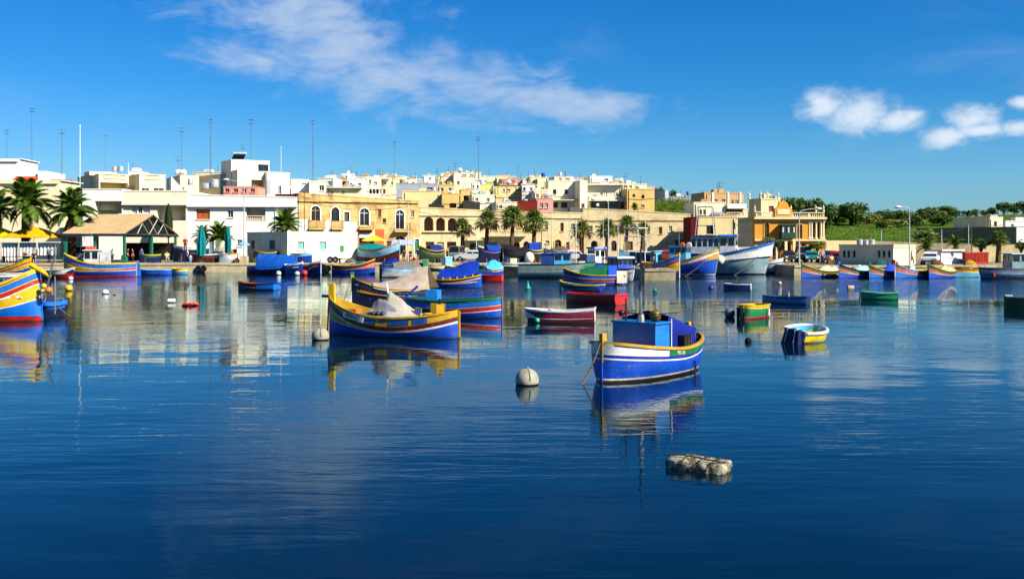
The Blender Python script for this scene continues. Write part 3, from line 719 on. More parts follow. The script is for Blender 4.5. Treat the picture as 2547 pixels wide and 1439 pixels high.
T24 = simple('tan flat-roofed house with white vertical bands and wide windows', 160, 1752, 1850, 479, TAN, [('w', 1777, 1784, 495, 502), ('w', 1795, 1804, 495, 503), ('w', 1819, 1825, 497, 506), ('w', 1829, 1836, 497, 506)], yaw=12, pl=1719, base=6)
for p in (1771, 1809, 1839): T24.block('white_band', p, p + 4, 478, 507, -0.12, -0.005, WHITE)
T24.win('w', 1724, 1749, 492, 501, face='l'); T24.fill(T24.face_pt('l'), *T24.left[-1][:8])
simple('cream house with two slim shutters below the tan house', 149, 1726, 1804, 503, IVORY, [('s', 1740, 1746, 521, 534, (150, 120, 80)), ('s', 1749, 1756, 521, 534, (150, 120, 80))], base=PROM, yaw=2)
b = simple('cream house with white canopy and stone balustrade left of the ochre villa', 150, 1804.5, 1860, 519, CREAM, [('o', 1806, 1848, 519.5, 530)], base=PROM, yaw=2); b.slab(1804, 1851, 507, 519, 1.3, 'canopy', WHITE); b.balusters(1802, 1846, 528, 539, -1.2)
simple('yellow low house with dark maroon end wall by the trawler', 140, 1735, 1832, 539, YELL, [('w', 1757, 1775, 560, 582, (60, 60, 50)), ('a', 1822, 1829, 552, 570)], base=PROM, yaw=1)
simple('dark maroon gable wall beside the yellow low house', 139.6, 1718, 1734, 540, MAROON, [], base=PROM, depth=6, yaw=0)
for lab, d, a, c, y, wl, wn in (
        ('ivory skyline house squeezed behind the washing line house', 205, 876, 912, 440, IVORY, 2), ('white narrow house behind the tall narrow-window house', 208, 936, 958, 437, WHITE, 1), ('cream stepped house behind the flat grey roof slab', 212, 960, 1004, 438, CREAM, 3),
        ('ivory low house on the skyline above the grey wall', 206, 1004, 1052, 445, IVORY, 3), ('cream cube between skyline room and arched parapet house', 214, 1100, 1124, 431, CREAM, 1), ('yellowish house below the roof-post house', 182, 1090, 1130, 459, YELL, 2), ('white house front beside the lime green wall', 186, 1172, 1194, 452, WHITE, 2),
        ('cream skyline house behind the salmon pink house', 216, 1236, 1268, 437, CREAM, 2), ('ivory house right of the salmon pink house', 208, 1300, 1330, 441, IVORY, 2), ('white low house before the pink skyline house', 182, 1296, 1330, 458, WHITE, 2), ('small cream house left of the big ivory block', 178, 1328, 1364, 474, CREAM, 2),
        ('ivory house behind the skyline room of the big block', 212, 1420, 1470, 443, IVORY, 3), ('cream house behind the ivory villa roof', 210, 1520, 1552, 449, CREAM, 2), ('white flat house behind the golden arched house', 206, 1600, 1630, 464, WHITE, 1), ('cream house tucked behind the maroon parapet', 180, 700, 742, 458, CREAM, 2),
        ('white house behind the small ivory house', 196, 790, 830, 443, WHITE, 2), ('pale house behind the outdoor stair house', 190, 480, 552, 428, IVORY, 2), ('white house behind the cream baluster houses', 190, 318, 352, 426, WHITE, 1), ('cream house wall above the dark lean-to', 168, 1174, 1230, 484, IVORY, 2), ('cream terrace wall house left of the dark red yard', 164, 1234, 1286, 502, CREAM, 2)):
    n = wn; ws = []
    for k_ in range(n):
        a_ = a + (c - a) * (k_ + .28) / n; ws.append(('w' if (k_ + int(a)) % 3 else 's', a_, a_ + min(8, (c - a) / n * .38), y + 8, y + 8 + 8 + (int(a) + k_) % 3, (70, 52, 40) if (k_ + int(a)) % 3 else ((120, 90, 60), (70, 110, 90), (150, 60, 40))[int(a) % 3]))
    hb = simple(lab, d - 15, a, c, y, wl, ws, yaw=(int(a) % 5) * 4 - 6, depth=6, topr=None)
    if int(a) % 2: hb.block('roof_room', a + (c - a) * .2, a + (c - a) * .6, y - 6, y, 1.5, 4.0, wl)
# ---- ochre villa
OV = Building('house', 'ochre villa with curved pediment, green bay window and columned loggia', 127, 1877, 2051, 540, 3, depth=5, wall=OCHRE)
OV.win('a', 1902, 1913, 554, 589, (150, 96, 40), sur=OCHRE).win('a', 1983, 1995, 557, 593, (150, 96, 40), sur=OCHRE).win('r', 2014, 2049, 553, 594, (220, 130, 40)).win('o', 1922, 1968, 603, 648, (60, 40, 24)).win('oa', 1974, 1986, 604, 648, (80, 44, 20)).win('oa', 1993, 2006, 604, 648, (80, 44, 20)).win('w', 1885, 1896, 606, 625)
OV.finish()
OV.slab(1874, 2054, 540, 545, 0.45, 'cornice', M_BALU); OV.slab(1876, 2052, 549, 550.5, 0.2, 'moulding', M_BALU); OV.slab(1876, 2052, 595, 599, 0.35, 'storey_course', M_BALU)
OV.balusters(1880, 1926, 526, 539, -0.05); OV.balusters(1969, 2050, 528, 540, -0.05)
k = MB(); u0, u1 = OV.u(1926), OV.u(1968); zb, zt = OV.zf(540, 2), OV.zf(497, 2); um = (u0 + u1) / 2; hw = (u1 - u0) / 2
out = [(u0, zb), (u1, zb), (u1, zb + 1.15)] + [(um + hw * x, zb + 1.15 + (zt - zb - 1.15) * y) for x, y in ((0.72, 0.10), (0.60, 0.30), (0.52, 0.58), (0.40, 0.70), (0.2, 0.82), (0.06, 1.0), (-0.06, 1.0), (-0.2, 0.82), (-0.40, 0.70), (-0.52, 0.58), (-0.60, 0.30), (-0.72, 0.10))] + [(u0, zb + 1.15)]
k.prism(out, 'y', -0.25, 0.15); k.build('pediment', OCHRE, OV.root)
k = MB(); k.box(u0 + .3, u1 - .3, -0.31, -0.25, zb + 0.35, zb + 1.0); k.build('pediment_panel', M_BALU, OV.root)
for p in (1878, 1926, 1968, 2030, 2049):
    f = MB(); u = OV.u(p); z = OV.zf(527, 2); f.lathe([(0.14, z), (0.16, z + .25), (0.05, z + .3), (0.14, z + .5), (0.05, z + .75), (0.01, z + .95)], 8, (u, 0.1, 0)); f.build('finial', M_BALU, OV.root)
for p in (2013, 2019, 2030, 2042, 2048):
    f = MB(); u = OV.u(p); z0, z1 = OV.zf(594, 8), OV.zf(551, 8); f.lathe([(0.22, z0), (0.22, z0 + .12), (0.15, z0 + .2), (0.13, z1 - .25), (0.2, z1 - .15), (0.22, z1)], 10, (u, 0.05, 0)); f.build('column', M_BALU, OV.root)
for p in (1924, 1946, 1966):
    f = MB(); u = OV.u(p); f.box(u - .16, u + .16, -1.5, -1.18, 0, OV.zf(599.5, 4)); f.build('porch_pillar', M_BALU, OV.root)
GREENP = paint((14, 66, 44))
k = MB(); u0, u1 = OV.u(1938), OV.u(1973); z0, z1 = OV.zf(593, 4), OV.zf(560, 4); k.box(u0, u1, -1.1, -0.005, z0, z0 + .75); k.box(u0, u1, -1.1, -0.005, z1 - .2, z1); k.box(u0 - .08, u1 + .08, -1.2, -0.006, z1, z1 + .1)
for i in range(6):
    uu = u0 + (u1 - u0 - .07) * i / 5; k.box(uu, uu + .07, -1.1, -1.02, z0 + .75, z1 - .2)
for q in (-0.6,): k.box(u0, u0 + .06, q, q + .07, z0 + .75, z1 - .2); k.box(u1 - .06, u1, q, q + .07, z0 + .75, z1 - .2)
bay = k.build('bay_window', GREENP, OV.root)
for i in range(5):
    uu = u0 + .07 + (u1 - u0 - .07) * i / 5; p = MB(); p.box(uu, uu + (u1 - u0 - .42) / 5, -1.05, -1.03, z0 + .76, z1 - .21, 0); p.build('pane', GLASS if i % 2 else mat('curtain', (210, 205, 190), 0.8), bay)
b = simple('sandstone rear block with finials behind the ochre villa', 139, 1893, 1941, 494, M_SAND2, [('d', 1912, 1924, 512, 526, (120, 60, 30))], yaw=20, pl=1863, base=PROM); b.balusters(1897, 1938, 495, 503, -0.05)
for p in (1865, 1893, 1910, 1937):
    f = MB(); ux = b.u(p) if p >= 1893 else 0; yy = 0 if p >= 1893 else b.w(p); z = b.z1 - b.base; f.lathe([(0.16, z), (0.18, z + .3), (0.06, z + .36), (0.15, z + .6), (0.05, z + .9), (0.01, z + 1.2)], 8, (ux, yy + .1, 0)); f.build('finial', M_BALU, b.root)
simple('tall shaded sandstone side house between trawler and ochre villa', 127.6, 1874.5, 1876.8, 541, M_SAND2, [], base=PROM, yaw=16, pl=1835)
# ---- harbour kiosks and houses at the right
b = Building('kiosk', 'low cream harbour building with pairs of three slit windows in shade', 104.5, 2222, 2277, 609, 28, pl=2087, wall=plaster((250, 236, 196), 'kiosk_render', 0.15, 0.12), cat='building')
for p in (2096, 2107, 2121, 2183, 2195, 2208): b.win('o', p, p + 7, 623, 640, (20, 16, 14), face='l', deep=0.2)
b.win('w', 2246, 2256, 626, 640) if False else None
b.finish(); b.slab(2223, 2277, 614.5, 616, 0.06, 'string_course')
b = Building('kiosk', 'cream flat-roofed quayside hut with pale turquoise shutters', 116, 715, 889, 577, 40, pl=615, wall=IVORY, cat='building')
TQ = (150, 222, 216)
b.win('s', 740, 757, 601, 620, TQ).win('s', 794, 811, 601, 620, TQ).win('s', 845, 855, 611, 627, (70, 176, 110)).win('s', 670, 684, 597, 620, (40, 76, 110), face='l').win('s', 625, 633, 597, 618, (30, 60, 80), face='l')
b.finish()
b = Building('kiosk', 'white cabin with one small window before the red container', 110, 2341, 2393, 622, 25, pl=2312, wall=plaster((238, 234, 226), 'cabin_white', 0.1, 0.1), cat='cabin')
b.win('w', 2364, 2372, 629, 639); b.finish(); b.slab(2339, 2395, 620, 624, 0.25, 'roof_edge')
b = Building('shipping_container', 'rusty red container beside the white cabin at right', 110, 2401, 2459, 628, 20, pl=2393, wall=mat('container_red', (176, 44, 28), 0.7, 0.15, 1.0, stain=0.4), cat='container')
for i in range(16):
    p = 2402.5 + 56 * i / 16; b.block('rib', p, p + 1.7, 631, 650, -0.05, -0.003, b.wall)
b.finish()
b = Building('house', 'long shaded wall of the house behind the right-hand cabins', 142, 2527, 2660, 564, 18, pl=2276, base=3.2, wall=plaster((150, 140, 104), 'shade_toned_wall', 0.3, 0.2)); b.win('d', 2540, 2552, 585, 606, (170, 90, 90)); b.finish()  # darker wall colour carries the shade of the left face
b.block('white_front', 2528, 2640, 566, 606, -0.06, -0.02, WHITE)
b = simple('upper house with narrow lit front and door at far right', 152, 2462, 2494, 540, CREAM, [('w', 2472, 2480, 550, 563, (170, 70, 60))], yaw=18, pl=2372, base=4)
simple('white house with red trim at the right edge of the picture', 158, 2501, 2640, 549, WHITE, [('w', 2514, 2522, 557, 564)], yaw=6, base=4, depth=9)

# ------------------------------------------------------------------ boats
BLUE = paint((6, 78, 196), key='boat_blue'); MID = paint((8, 112, 216), key='boat_mid_blue'); NAVY = paint((8, 30, 80), key='boat_navy'); SKYB = paint((92, 184, 230), key='boat_sky_blue')
YEL = paint((232, 188, 10), key='boat_yellow'); MUST = paint((206, 158, 14), key='boat_mustard'); RED = paint((192, 28, 16), key='boat_red'); DKR = paint((98, 18, 12), key='boat_dark_red')
WHT = paint((240, 238, 230), key='boat_white'); GRN = paint((16, 128, 70), key='boat_green'); DGR = paint((16, 62, 38), key='boat_dark_green'); BLK = paint((18, 18, 20), key='boat_black')
ORG = paint((226, 120, 22), key='boat_orange'); PALE = paint((190, 206, 212), key='boat_pale_grey'); TEAL = paint((18, 132, 140), key='boat_teal'); WOOD = mat('weathered_wood', (138, 96, 56), 0.75, 0.25, 5, 0.2, bump=0.004)
MAR = paint((138, 22, 62), key='boat_maroon'); ROPE = mat('rope', (120, 104, 78), 0.9, 0.25, 20, 0.1); METAL = mat('galvanised', (150, 152, 152), 0.45, 0.15, 4, 0.5, metal=0.6); RUBBER = mat('rubber', (16, 16, 17), 0.8, 0.2, 5, 0.2)
GREYB = paint((128, 158, 170), key='boat_grey_blue'); LBL = paint((132, 204, 236), key='boat_light_blue'); CHAR = cloth((58, 60, 66)); DARKC = cloth((24, 24, 28))

class Boat:
    """double-ended or transom hull lofted from bow (x=0) to stern (x=L), z=0 at the waterline"""
    def __init__(s, name, label, bow, stern, beam=2.0, fb=0.55, bowr=0.9, sternr=0.45, bands=None, transom=False, z=0.0, cat='boat', full=0.75, gun=YEL, deck=0.28, rake=0.0,
                 deckmat=None, inner=None, group=None, pw=2.2, n=26, keel=-0.35, list_=0.0, gw=0.06, flare=0.12, spw=2.2, tw=0.72):
        s.B, s.fb, s.bowr, s.sternr, s.transom, s.full, s.rake, s.pw, s.keel, s.flare, s.spw, s.tw = beam, fb, bowr, sternr, transom, full, rake, pw, keel, flare, spw, tw
        p0 = Vector((X(*bow), bow[1], 0)); p1 = Vector((X(*stern), stern[1], 0))
        s.L = (p1 - p0).length; s.n = n; s.near = -1 if p1.x > p0.x else 1
        s.root = thing(name, label, cat, (p0.x, p0.y, z), math.atan2(p1.y - p0.y, p1.x - p0.x), group)
        if list_: s.root.rotation_euler = (R(list_), 0, s.root.rotation_euler.z)
        s.hull(bands or [((99, 99, 99), BLUE)])
        s.gunwale(gun, gw)
        s.deckpart(deckmat or WOOD, inner or gun, deck)
    def sheer(s, u):
        return s.fb + (s.bowr * max(0, 1 - u / 0.62) ** s.pw) + (s.sternr * max(0, (u - 0.5) / 0.5) ** s.spw)
    def half(s, u):
        a = min(1, max(0, u / 0.46)); f = (1 - (1 - a) ** 2) ** s.full
        if u > 0.5:
            b_ = (u - 0.5) / 0.5
            f = 1 - (1 - s.tw) * b_ ** 2 if s.transom else max(0.0, (1 - b_ ** 2.6)) ** (s.full * 0.9)
        return s.B / 2 * f
    def pt(s, u, z, side):
        zs, zk = s.sheer(u), s.keel
        v = min(1, max(0, (zs - z) / (zs - zk)))
        f = (1 - v ** 3.2) ** 0.6 * (1 - s.flare * v) if v < 1 else 0
        end = max(0, 1 - u / 0.25) ** 2
        f *= 1 - 0.25 * end * v
        x = s.L * u + s.rake * v * max(0, 1 - u / 0.3) ** 1.5
        if u < 1e-6: return Vector((x, side * 0.02, z))
        return Vector((x, side * max(0.02, s.half(u) * f), z))
    def off(s, spec, u):
        m, bw, st = spec[:3]; ln = spec[3] if len(spec) > 3 else 0.7
        return m + (bw - m) * max(0, 1 - u / ln) ** (2.0 if ln > .5 else 1.35) + (st - m) * max(0, (u - 0.45) / 0.55) ** 2.2
    def hull(s, bands):
        m = MB(); mats = []; us = [0, 0.008, 0.025, 0.05] + [0.09 + 0.84 * i / (s.n - 1) for i in range(s.n)] + ([1.0] if s.transom else [0.955, 0.978, 0.992, 1.0])
        for side in (-1, 1):
            prev = [s.sheer(u) for u in us]
            for spec, mt in bands:
                if mt not in mats: mats.append(mt)
                if isinstance(spec, (int, float)): cur = [min(p, float(spec)) for p in prev]
                else: cur = [max(s.keel, min(p, s.sheer(u) - s.off(spec, u))) for p, u in zip(prev, us)]
                k = 1 if max(a - b for a, b in zip(prev, cur)) < 0.12 else 4
                rows = [[s.pt(u, a + (b - a) * t / k, side) for u, a, b in zip(us, prev, cur)] for t in range(k + 1)]
                m.grid(rows if side == 1 else [r[::-1] for r in rows], mats.index(mt))
                prev = cur
            if s.transom:
                mt = bands[-1][1]
        if s.transom:
            zs = [s.sheer(1) + (s.keel - s.sheer(1)) * i / 8 for i in range(9)]
            rows = [[s.pt(1, z, -1), s.pt(1, z, 1)] for z in zs]
            tm = s.transom if not isinstance(s.transom, bool) else bands[0][1]
            if tm not in mats: mats.append(tm)
            m.grid(rows, mats.index(tm))
        s.hull_o = m.build('hull', mats, s.root, smooth=0.9)
    def rail(s, us, dz, dy, w, h, side):
        rows = []
        for u in us:
            p = s.pt(u, s.sheer(u), side); y = p.y + side * dy; z = p.z + dz
            rows.append([(p.x, y - w / 2, z), (p.x, y + w / 2, z), (p.x, y + w / 2, z + h), (p.x, y - w / 2, z + h)])
        return rows
    def gunwale(s, mt, w):
        if not mt: return
        us = [i / 40 for i in range(41)]; m = MB()
        for side in (-1, 1):
            m.grid(s.rail(us, -0.02, 0, w, w * 0.85, side), 0, True)
        if s.transom:
            p = s.pt(1, s.sheer(1), 1); m.box(s.L - w / 2, s.L + w / 2, -p.y, p.y, p.z - 0.018, p.z + w * 0.8)
        m.build('gunwale', mt, s.root, smooth=0.6)
    def deckpart(s, mt, inn, drop):
        us = [0.02 + 0.96 * i / 24 for i in range(25)]; m = MB()
        dz = lambda u: s.sheer(u) - (drop if drop < s.sheer(u) + .2 else s.sheer(u)) - (s.sheer(u) - s.fb) * 0.55
        m.grid([[(s.L * u, t * max(0.01, s.half(u) - 0.05), dz(u)) for t in (-1, -0.5, 0, 0.5, 1)] for u in us])
        m.build('deck', mt, s.root, smooth=0.6)
        k = MB()
        for side in (-1, 1):
            k.grid([[(s.L * u, side * max(0.01, s.half(u) - 0.045), z) for u in us] for z in (0, 1)])
        k.v = [(x, y, (s.sheer(x / s.L) if i // 25 % 2 == 0 else dz(x / s.L) - 0.02)) for i, (x, y, _) in enumerate(k.v)]
        if s.transom: k.box(s.L - 0.06, s.L - 0.03, -s.half(1) + .04, s.half(1) - .04, dz(1), s.sheer(1))
        k.build('inner_planking', inn, s.root, smooth=0.6)
        s.dz = dz
    # ---- add-ons
    def stem(s, h=0.4, mt=YEL, w=0.10, l=0.14, tip=None, lean=0.0, low=None):
        z = s.sheer(0); k = MB(); rows = []
        for i in range(7):
            zz = z - (z - s.keel) * i / 6; x = s.pt(0, zz, 1).x
            rows.append([(x - .035, -.03, zz), (x + .05, -.03, zz), (x + .05, .03, zz), (x - .035, .03, zz)])
        k.grid(rows, 0, True); k.build('cutwater', low or mt, s.root)
        if h > 0:
            m = MB(); m.add([(-.045, -w / 2, z - .2), (l, -w / 2, z - .2), (l, w / 2, z - .2), (-.045, w / 2, z - .2), (-.045 - lean, -w / 2, z + h), (l * .85 - lean, -w / 2, z + h), (l * .85 - lean, w / 2, z + h), (-.045 - lean, w / 2, z + h)],
              [(0, 3, 2, 1), (4, 5, 6, 7)] + [(i, (i + 1) % 4, (i + 1) % 4 + 4, i + 4) for i in range(4)])
            m.build('stem_post', mt, s.root)
        if tip: t = MB(); t.box(-0.07 - lean, l * 0.8 + 0.02 - lean, -w / 2 - .02, w / 2 + .02, z + h, z + h + 0.16); t.build('stem_cap', tip, s.root)
    def sternpost(s, h=0.25, mt=YEL, w=0.09, rudder=None):
        z = s.sheer(1); m = MB(); m.box(s.L - 0.08, s.L + 0.06, -w / 2, w / 2, s.keel, z + h); m.build('stern_post', mt, s.root)
        if rudder:
            r = MB(); r.prism([(s.L + 0.065, s.keel), (s.L + 0.5, s.keel), (s.L + 0.34, z - 0.05), (s.L + 0.065, z + 0.05)], 'y', -0.03, 0.03); r.build('rudder', rudder, s.root)
    def thwarts(s, us, mt=WOOD, w=0.22):
        for u in us:
            k = MB(); h = s.half(u) - 0.05; z = s.sheer(u) - 0.14; k.box(s.L * u - w / 2, s.L * u + w / 2, -h, h, z - 0.035, z); k.build('thwart', mt, s.root)
    def eye(s, u=0.07, drop=0.30):
        for side in (-1, 1):
            z = s.sheer(u) - drop; p = s.pt(u, z, side); q = s.pt(u + 0.03, z, side)
            ang = math.atan2(q.y - p.y, q.x - p.x); k = MB()
            M = Matrix.Translation(p + Vector((0, side * 0.012, 0))) @ Matrix.Rotation(ang, 4, 'Z')
            k.lathe([(0.09, -0.012), (0.085, 0.012)], 12, ax='y', M=M @ Matrix.Diagonal((1.2, 1, 0.5, 1)))
            e = k.build('painted_eye', WHT, s.root)
            j = MB(); j.lathe([(0.04, 0.012 if side > 0 else -0.02), (0.035, 0.02 if side > 0 else -0.012)], 10, ax='y', M=M @ Matrix.Diagonal((1, 1, 0.8, 1))); j.build('pupil', BLK, e)
    def tarp(s, u0, u1, hs, mt, over=0.06, k=22, sag=0.25, seed=1, wr=0.03, drop=0.1, name='tarpaulin', end_open=False):
        """cover stretched over a ridge; hs = ridge heights above the gunwale along the covered length"""
        rows = []; rnd = seed * 7.3
        for i in range(k + 1):
            t = i / k; u = u0 + (u1 - u0) * t
            q = t * (len(hs) - 1); j = min(int(q), len(hs) - 2); h = hs[j] + (hs[j + 1] - hs[j]) * (q - j)
            b_ = s.half(u) + over; row = []
            for jn in range(-8, 9):
                v = jn / 8; a = abs(v)
                z = s.sheer(u) - drop * a ** 6 + h * ((1 - a) * (1 - sag) + sag * (1 - a) ** 2.2) + (0.05 if a < 0.999 else 0)
                w_ = mnoise.noise((u * s.L * 2.3 + rnd, v * 1.4, rnd)) * wr * 2 * (1 - a * 0.3) + math.sin(u * s.L * 5 + v * 2 + rnd) * wr * 0.35 * a
                row.append((s.L * u, v * b_, z + w_))
            rows.append(row)
        m = MB(); m.grid(rows)
        if not end_open:
            for r in (rows[0], rows[-1]):
                u = r[0][0] / s.L
                low = [(x, y * 0.98, s.sheer(u) - 0.12) for x, y, z in r]
                m.grid([r, low])
        return m.build(name, mt, s.root, smooth=1.0)
    def cabin(s, x0, x1, w, z0, h, wall, roof=None, over=0.08, wins='', glass=None, name='wheelhouse', taper=0.95, rt=0.07, dy=0.0, front=True):
        """box house; wins is a string of faces: s sides, f front (towards the bow), r rear"""
        cx = (x0 + x1) / 2; m = MB()
        m.frust(x0, x1, -w / 2 + dy, w / 2 + dy, z0, z0 + h, taper); c = m.build(name, wall, s.root)
        if roof:
            r = MB(); r.frust(x0 - over, x1 + over, -w / 2 - over + dy, w / 2 + over + dy, z0 + h + 0.002, z0 + h + rt, 0.94); r.build('roof', roof, c)
        g = glass or GLASS; zt = z0 + h * 0.90; zb = z0 + h * 0.55
        if 's' in wins:
            n = max(1, int((x1 - x0) / 0.6))
            for sd in (-1, 1):
                for i in range(n):
                    a = x0 + (x1 - x0) * (i + 0.16) / n; e = x0 + (x1 - x0) * (i + 0.84) / n; k = MB(); y = dy + sd * w / 2
                    k.box(a, e, y - sd * 0.08, y + sd * 0.01, zb, zt); k.build('window', g, c)
        for f, xx, sg in (('f', x0, -1), ('r', x1, 1)):
            if f in wins:
                n = max(2, int(w / 0.5))
                for i in range(n):
                    a = dy - w / 2 + w * (i + 0.16) / n; e = dy - w / 2 + w * (i + 0.84) / n; k = MB()
                    k.box(xx - sg * 0.08, xx + sg * 0.01, a, e, zb, zt); k.build('window', g, c)
        return c
    def rope(s, p, to, sagz=0.3, r=0.018, name='mooring_rope', k=9):
        a = Vector(p); b_ = Vector(to); pts = [a.lerp(b_, i / k) - Vector((0, 0, sagz * math.sin(math.pi * i / k))) for i in range(k + 1)]
        m = MB(); m.tube(pts, r, 5); return m.build(name, ROPE, s.root, smooth=1)
    def mast(s, x, z0, z1, r=0.04, mt=METAL, y=0.0, name='mast'):
        m = MB(); m.tube([(x, y, z0), (x, y, z1)], [r, r * 0.7], 7); return m.build(name, mt, s.root)
    def part(s, mb, name, mt, smooth=0.0): return mb.build(name, mt, s.root, smooth)
    def text(s, txt, u, drop, size, mt, side=0, plate=None, squeeze=0.9, out=0.02, tilt=0.0):
        side = side or s.near; z = s.sheer(u) - drop; p = s.pt(u, z, side); q0, q1 = s.pt(u - 0.03, s.sheer(u - .03) - drop, side), s.pt(u + 0.03, s.sheer(u + .03) - drop, side)
        t = (q1 - q0).normalized(); 
        if side < 0: xa = t
        else: xa = -t
        up = Vector((0, 0, 1)); nz = xa.cross(up).normalized(); up = nz.cross(xa)
        M = Matrix(((xa.x, up.x, nz.x, p.x + nz.x * out), (xa.y, up.y, nz.y, p.y + nz.y * out), (xa.z, up.z, nz.z, p.z + nz.z * out), (0, 0, 0, 1)))
        par = s.root
        if plate:
            k = MB(); w = size * len(txt) * 0.33; vs = [M @ Vector(v) for v in ((-w, -size * .5, -.03), (w, -size * .5, -.03), (w, size * .5, -.03), (-w, size * .5, -.03), (-w, -size * .5, -.006), (w, -size * .5, -.006), (w, size * .5, -.006), (-w, size * .5, -.006))]
            k.add(vs, [(3, 2, 1, 0), (4, 5, 6, 7), (0, 1, 5, 4), (1, 2, 6, 5), (2, 3, 7, 6), (3, 0, 4, 7)]); par = k.build('name_plate', plate, s.root)
        lettering(txt, size, mt, par, M, squeeze)

def luzzu_bands(top=MID, mid=RED, bow_tri=YEL, bottom=BLUE, w=0.24, r=0.12, line=YEL, line2=WHT, boot=None, tri=0.35, ln=0.34):
    """gunwale strake, rubbing line, red strake and the tapering bow triangle of a luzzu"""
    o = [((w, w, w), top), ((w + .03, w + .03, w + .03), line), ((w + .03 + r, w + .03 + r, w + .03 + r), mid), ((w + .055 + r, w + .055 + r, w + .055 + r), line2),
         ((w + .056 + r, w + .06 + r + tri, w + .056 + r, ln), bow_tri), ((w + .08 + r, w + .09 + r + tri, w + .08 + r, ln), line2)]
    if boot: o.append((0.14, bottom)); o.append((-9, boot))
    else: o.append((-9, bottom))
    return o

HB = paint((6, 72, 186), key='hull_blue')
# ---- the two luzzus in front
b = Boat('luzzu', 'yellow and blue luzzu with MFB-475 plate and pale canvas heap', (822, 37.8), (1140, 36.2), 1.8, 0.74, 0.68, 0.26, pw=2.7, gun=MUST, deck=0.36, full=0.56, inner=MUST, flare=0.06, gw=0.075,
         bands=[((.32, .03, .20, .55), MUST), ((.47, .28, .36, .55), DKR), ((.505, .32, .395, .55), WHT), ((.51, .72, .40, .25), MUST), ((.54, .76, .43, .25), WHT), (0.03, HB), (-9, DGR)])
b.stem(0.50, YEL, 0.13, 0.2, low=BLK); b.sternpost(0.0, MUST); ns = b.near
for u0, u1 in ((0.345, 0.445), (0.475, 0.515), (0.545, 0.695), (0.72, 0.825)):
    for sd in (-1, 1):
        k = MB(); rows = []
        for dd in (0.07, 0.25):
            if u1 - u0 < .05: dd = .06 + (dd - .07) * .55
            rows.append([b.pt(u, b.sheer(u) - dd, sd) + Vector((0, sd * 0.012, 0)) for u in (u0 + (u1 - u0) * i / 5 for i in range(6))])
        rows = [[r - Vector((0, sd * 0.025, 0)) for r in rows[0]]] + rows + [[r - Vector((0, sd * 0.025, 0)) for r in rows[1]]]
        k.grid(rows); k.build('side_panel', paint((10, 78, 160), key='panel_blue'), b.root)
b.text('MFB-475', 0.265, 0.145, 0.20, BLK, 0, WHT, 0.92, 0.035)
b.eye(0.05, 0.48)
def heap(bt, ridge, foot_a, foot_b, mt, name, seed, amp=.075):
    """canvas thrown over a ridge between two lines of feet"""
    def along(pl, t):
        q = t * (len(pl) - 1); j = min(int(q), len(pl) - 2); return Vector(pl[j]).lerp(Vector(pl[j + 1]), q - j)
    rows = []; n = 18
    for i in range(n + 1):
        t = i / n; top = along(ridge, t); a = along(foot_a, t); c = along(foot_b, t); row = []
        for j in range(15):
            v = j / 14
            p = a.lerp(top, v * 2) if v <= .5 else top.lerp(c, v * 2 - 1)
            p = p + Vector((0, 0, -0.08 * math.sin(2 * math.pi * min(v, 1 - v)))) + Vector((1, .6, .6)) * ((mnoise.noise(p * 2.6 + Vector((seed, 0, 0))) + .5 * mnoise.noise(p * 6 + Vector((seed, 3, 0)))) * amp)
            row.append(p)
        rows.append(row)
    m = MB(); m.grid(rows); return m.build(name, mt, bt.root, smooth=3.1)
g0 = b.sheer(.5)
heap(b, [(2.2, 0, g0 + .5), (2.42, 0, g0 + .96), (2.6, 0, g0 + .84), (3.0, 0, g0 + .55), (3.4, 0, g0 + .28), (3.75, 0, g0 + .1)], [(2.35, ns * .78, g0 + .05), (2.75, ns * .84, g0 + .02), (3.2, ns * .84, g0 + .02), (3.75, ns * .78, g0 + .03)],
     [(2.2, -ns * .6, g0 + .1), (2.7, -ns * .8, g0), (3.2, -ns * .8, g0), (3.75, -ns * .7, g0)], cloth((168, 164, 150)), 'canvas_cover', 2, .05)
heap(b, [(1.9, ns * .25, g0 + .50), (2.15, ns * .3, g0 + .66), (2.5, ns * .35, g0 + .62), (2.9, ns * .5, g0 + .25)], [(1.95, ns * .62, g0 + .25), (2.2, ns * .78, g0 + .05), (2.6, ns * .84, g0 + .03), (3.0, ns * .82, g0 + .03)],
     [(1.6, -ns * .3, g0 + .25), (2, -ns * .2, g0 + .3), (2.9, 0, g0 + .2)], cloth((122, 122, 130)), 'grey_cover', 5, .05)
k = MB(); k.tube([(2.60, 0, g0 - .2), (2.30, 0, g0 + 1.20)], 0.035, 6); k.build('canvas_spar', WHT, b.root)
k = MB(); k.tube([(2.75, -ns * .35, g0 + .55), (3.35, -ns * .5, g0 + 1.1)], 0.045, 6); k.build('oar', paint((26, 50, 160)), b.root)
k = MB(); k.box(.86, 1.22, -.32, .34, g0 - .05, g0 + .25); k.build('fish_crate', ORG, b.root)
for i in range(3):
    k = MB(); y = ns * .352; k.box(.90 + .11 * i, .97 + .11 * i, min(y, y - ns * .02), max(y, y - ns * .02), g0 + .04, g0 + .18); k.build('crate_slot', DKR, b.root)
k = MB(); k.frust(1.36, 1.86, -.5, .62, g0 - .15, g0 + .10, .96); k.build('engine_box', MUST, b.root)
k = MB(); k.box(1.40, 1.82, -.46, .58, g0 + .102, g0 + .125); k.build('engine_lid', paint((150, 156, 140)), b.root)
zs = b.sheer(.88)
k = MB(); k.box(3.85, 4.42, -ns * .52 - .02, -ns * .52 + .02, zs - .15, zs + .34); k.build('stern_board', MUST, b.root)
k = MB(); k.box(4.40, 4.44, -.35, .35, zs - .15, zs + .34); k.build('stern_board', MUST, b.root)
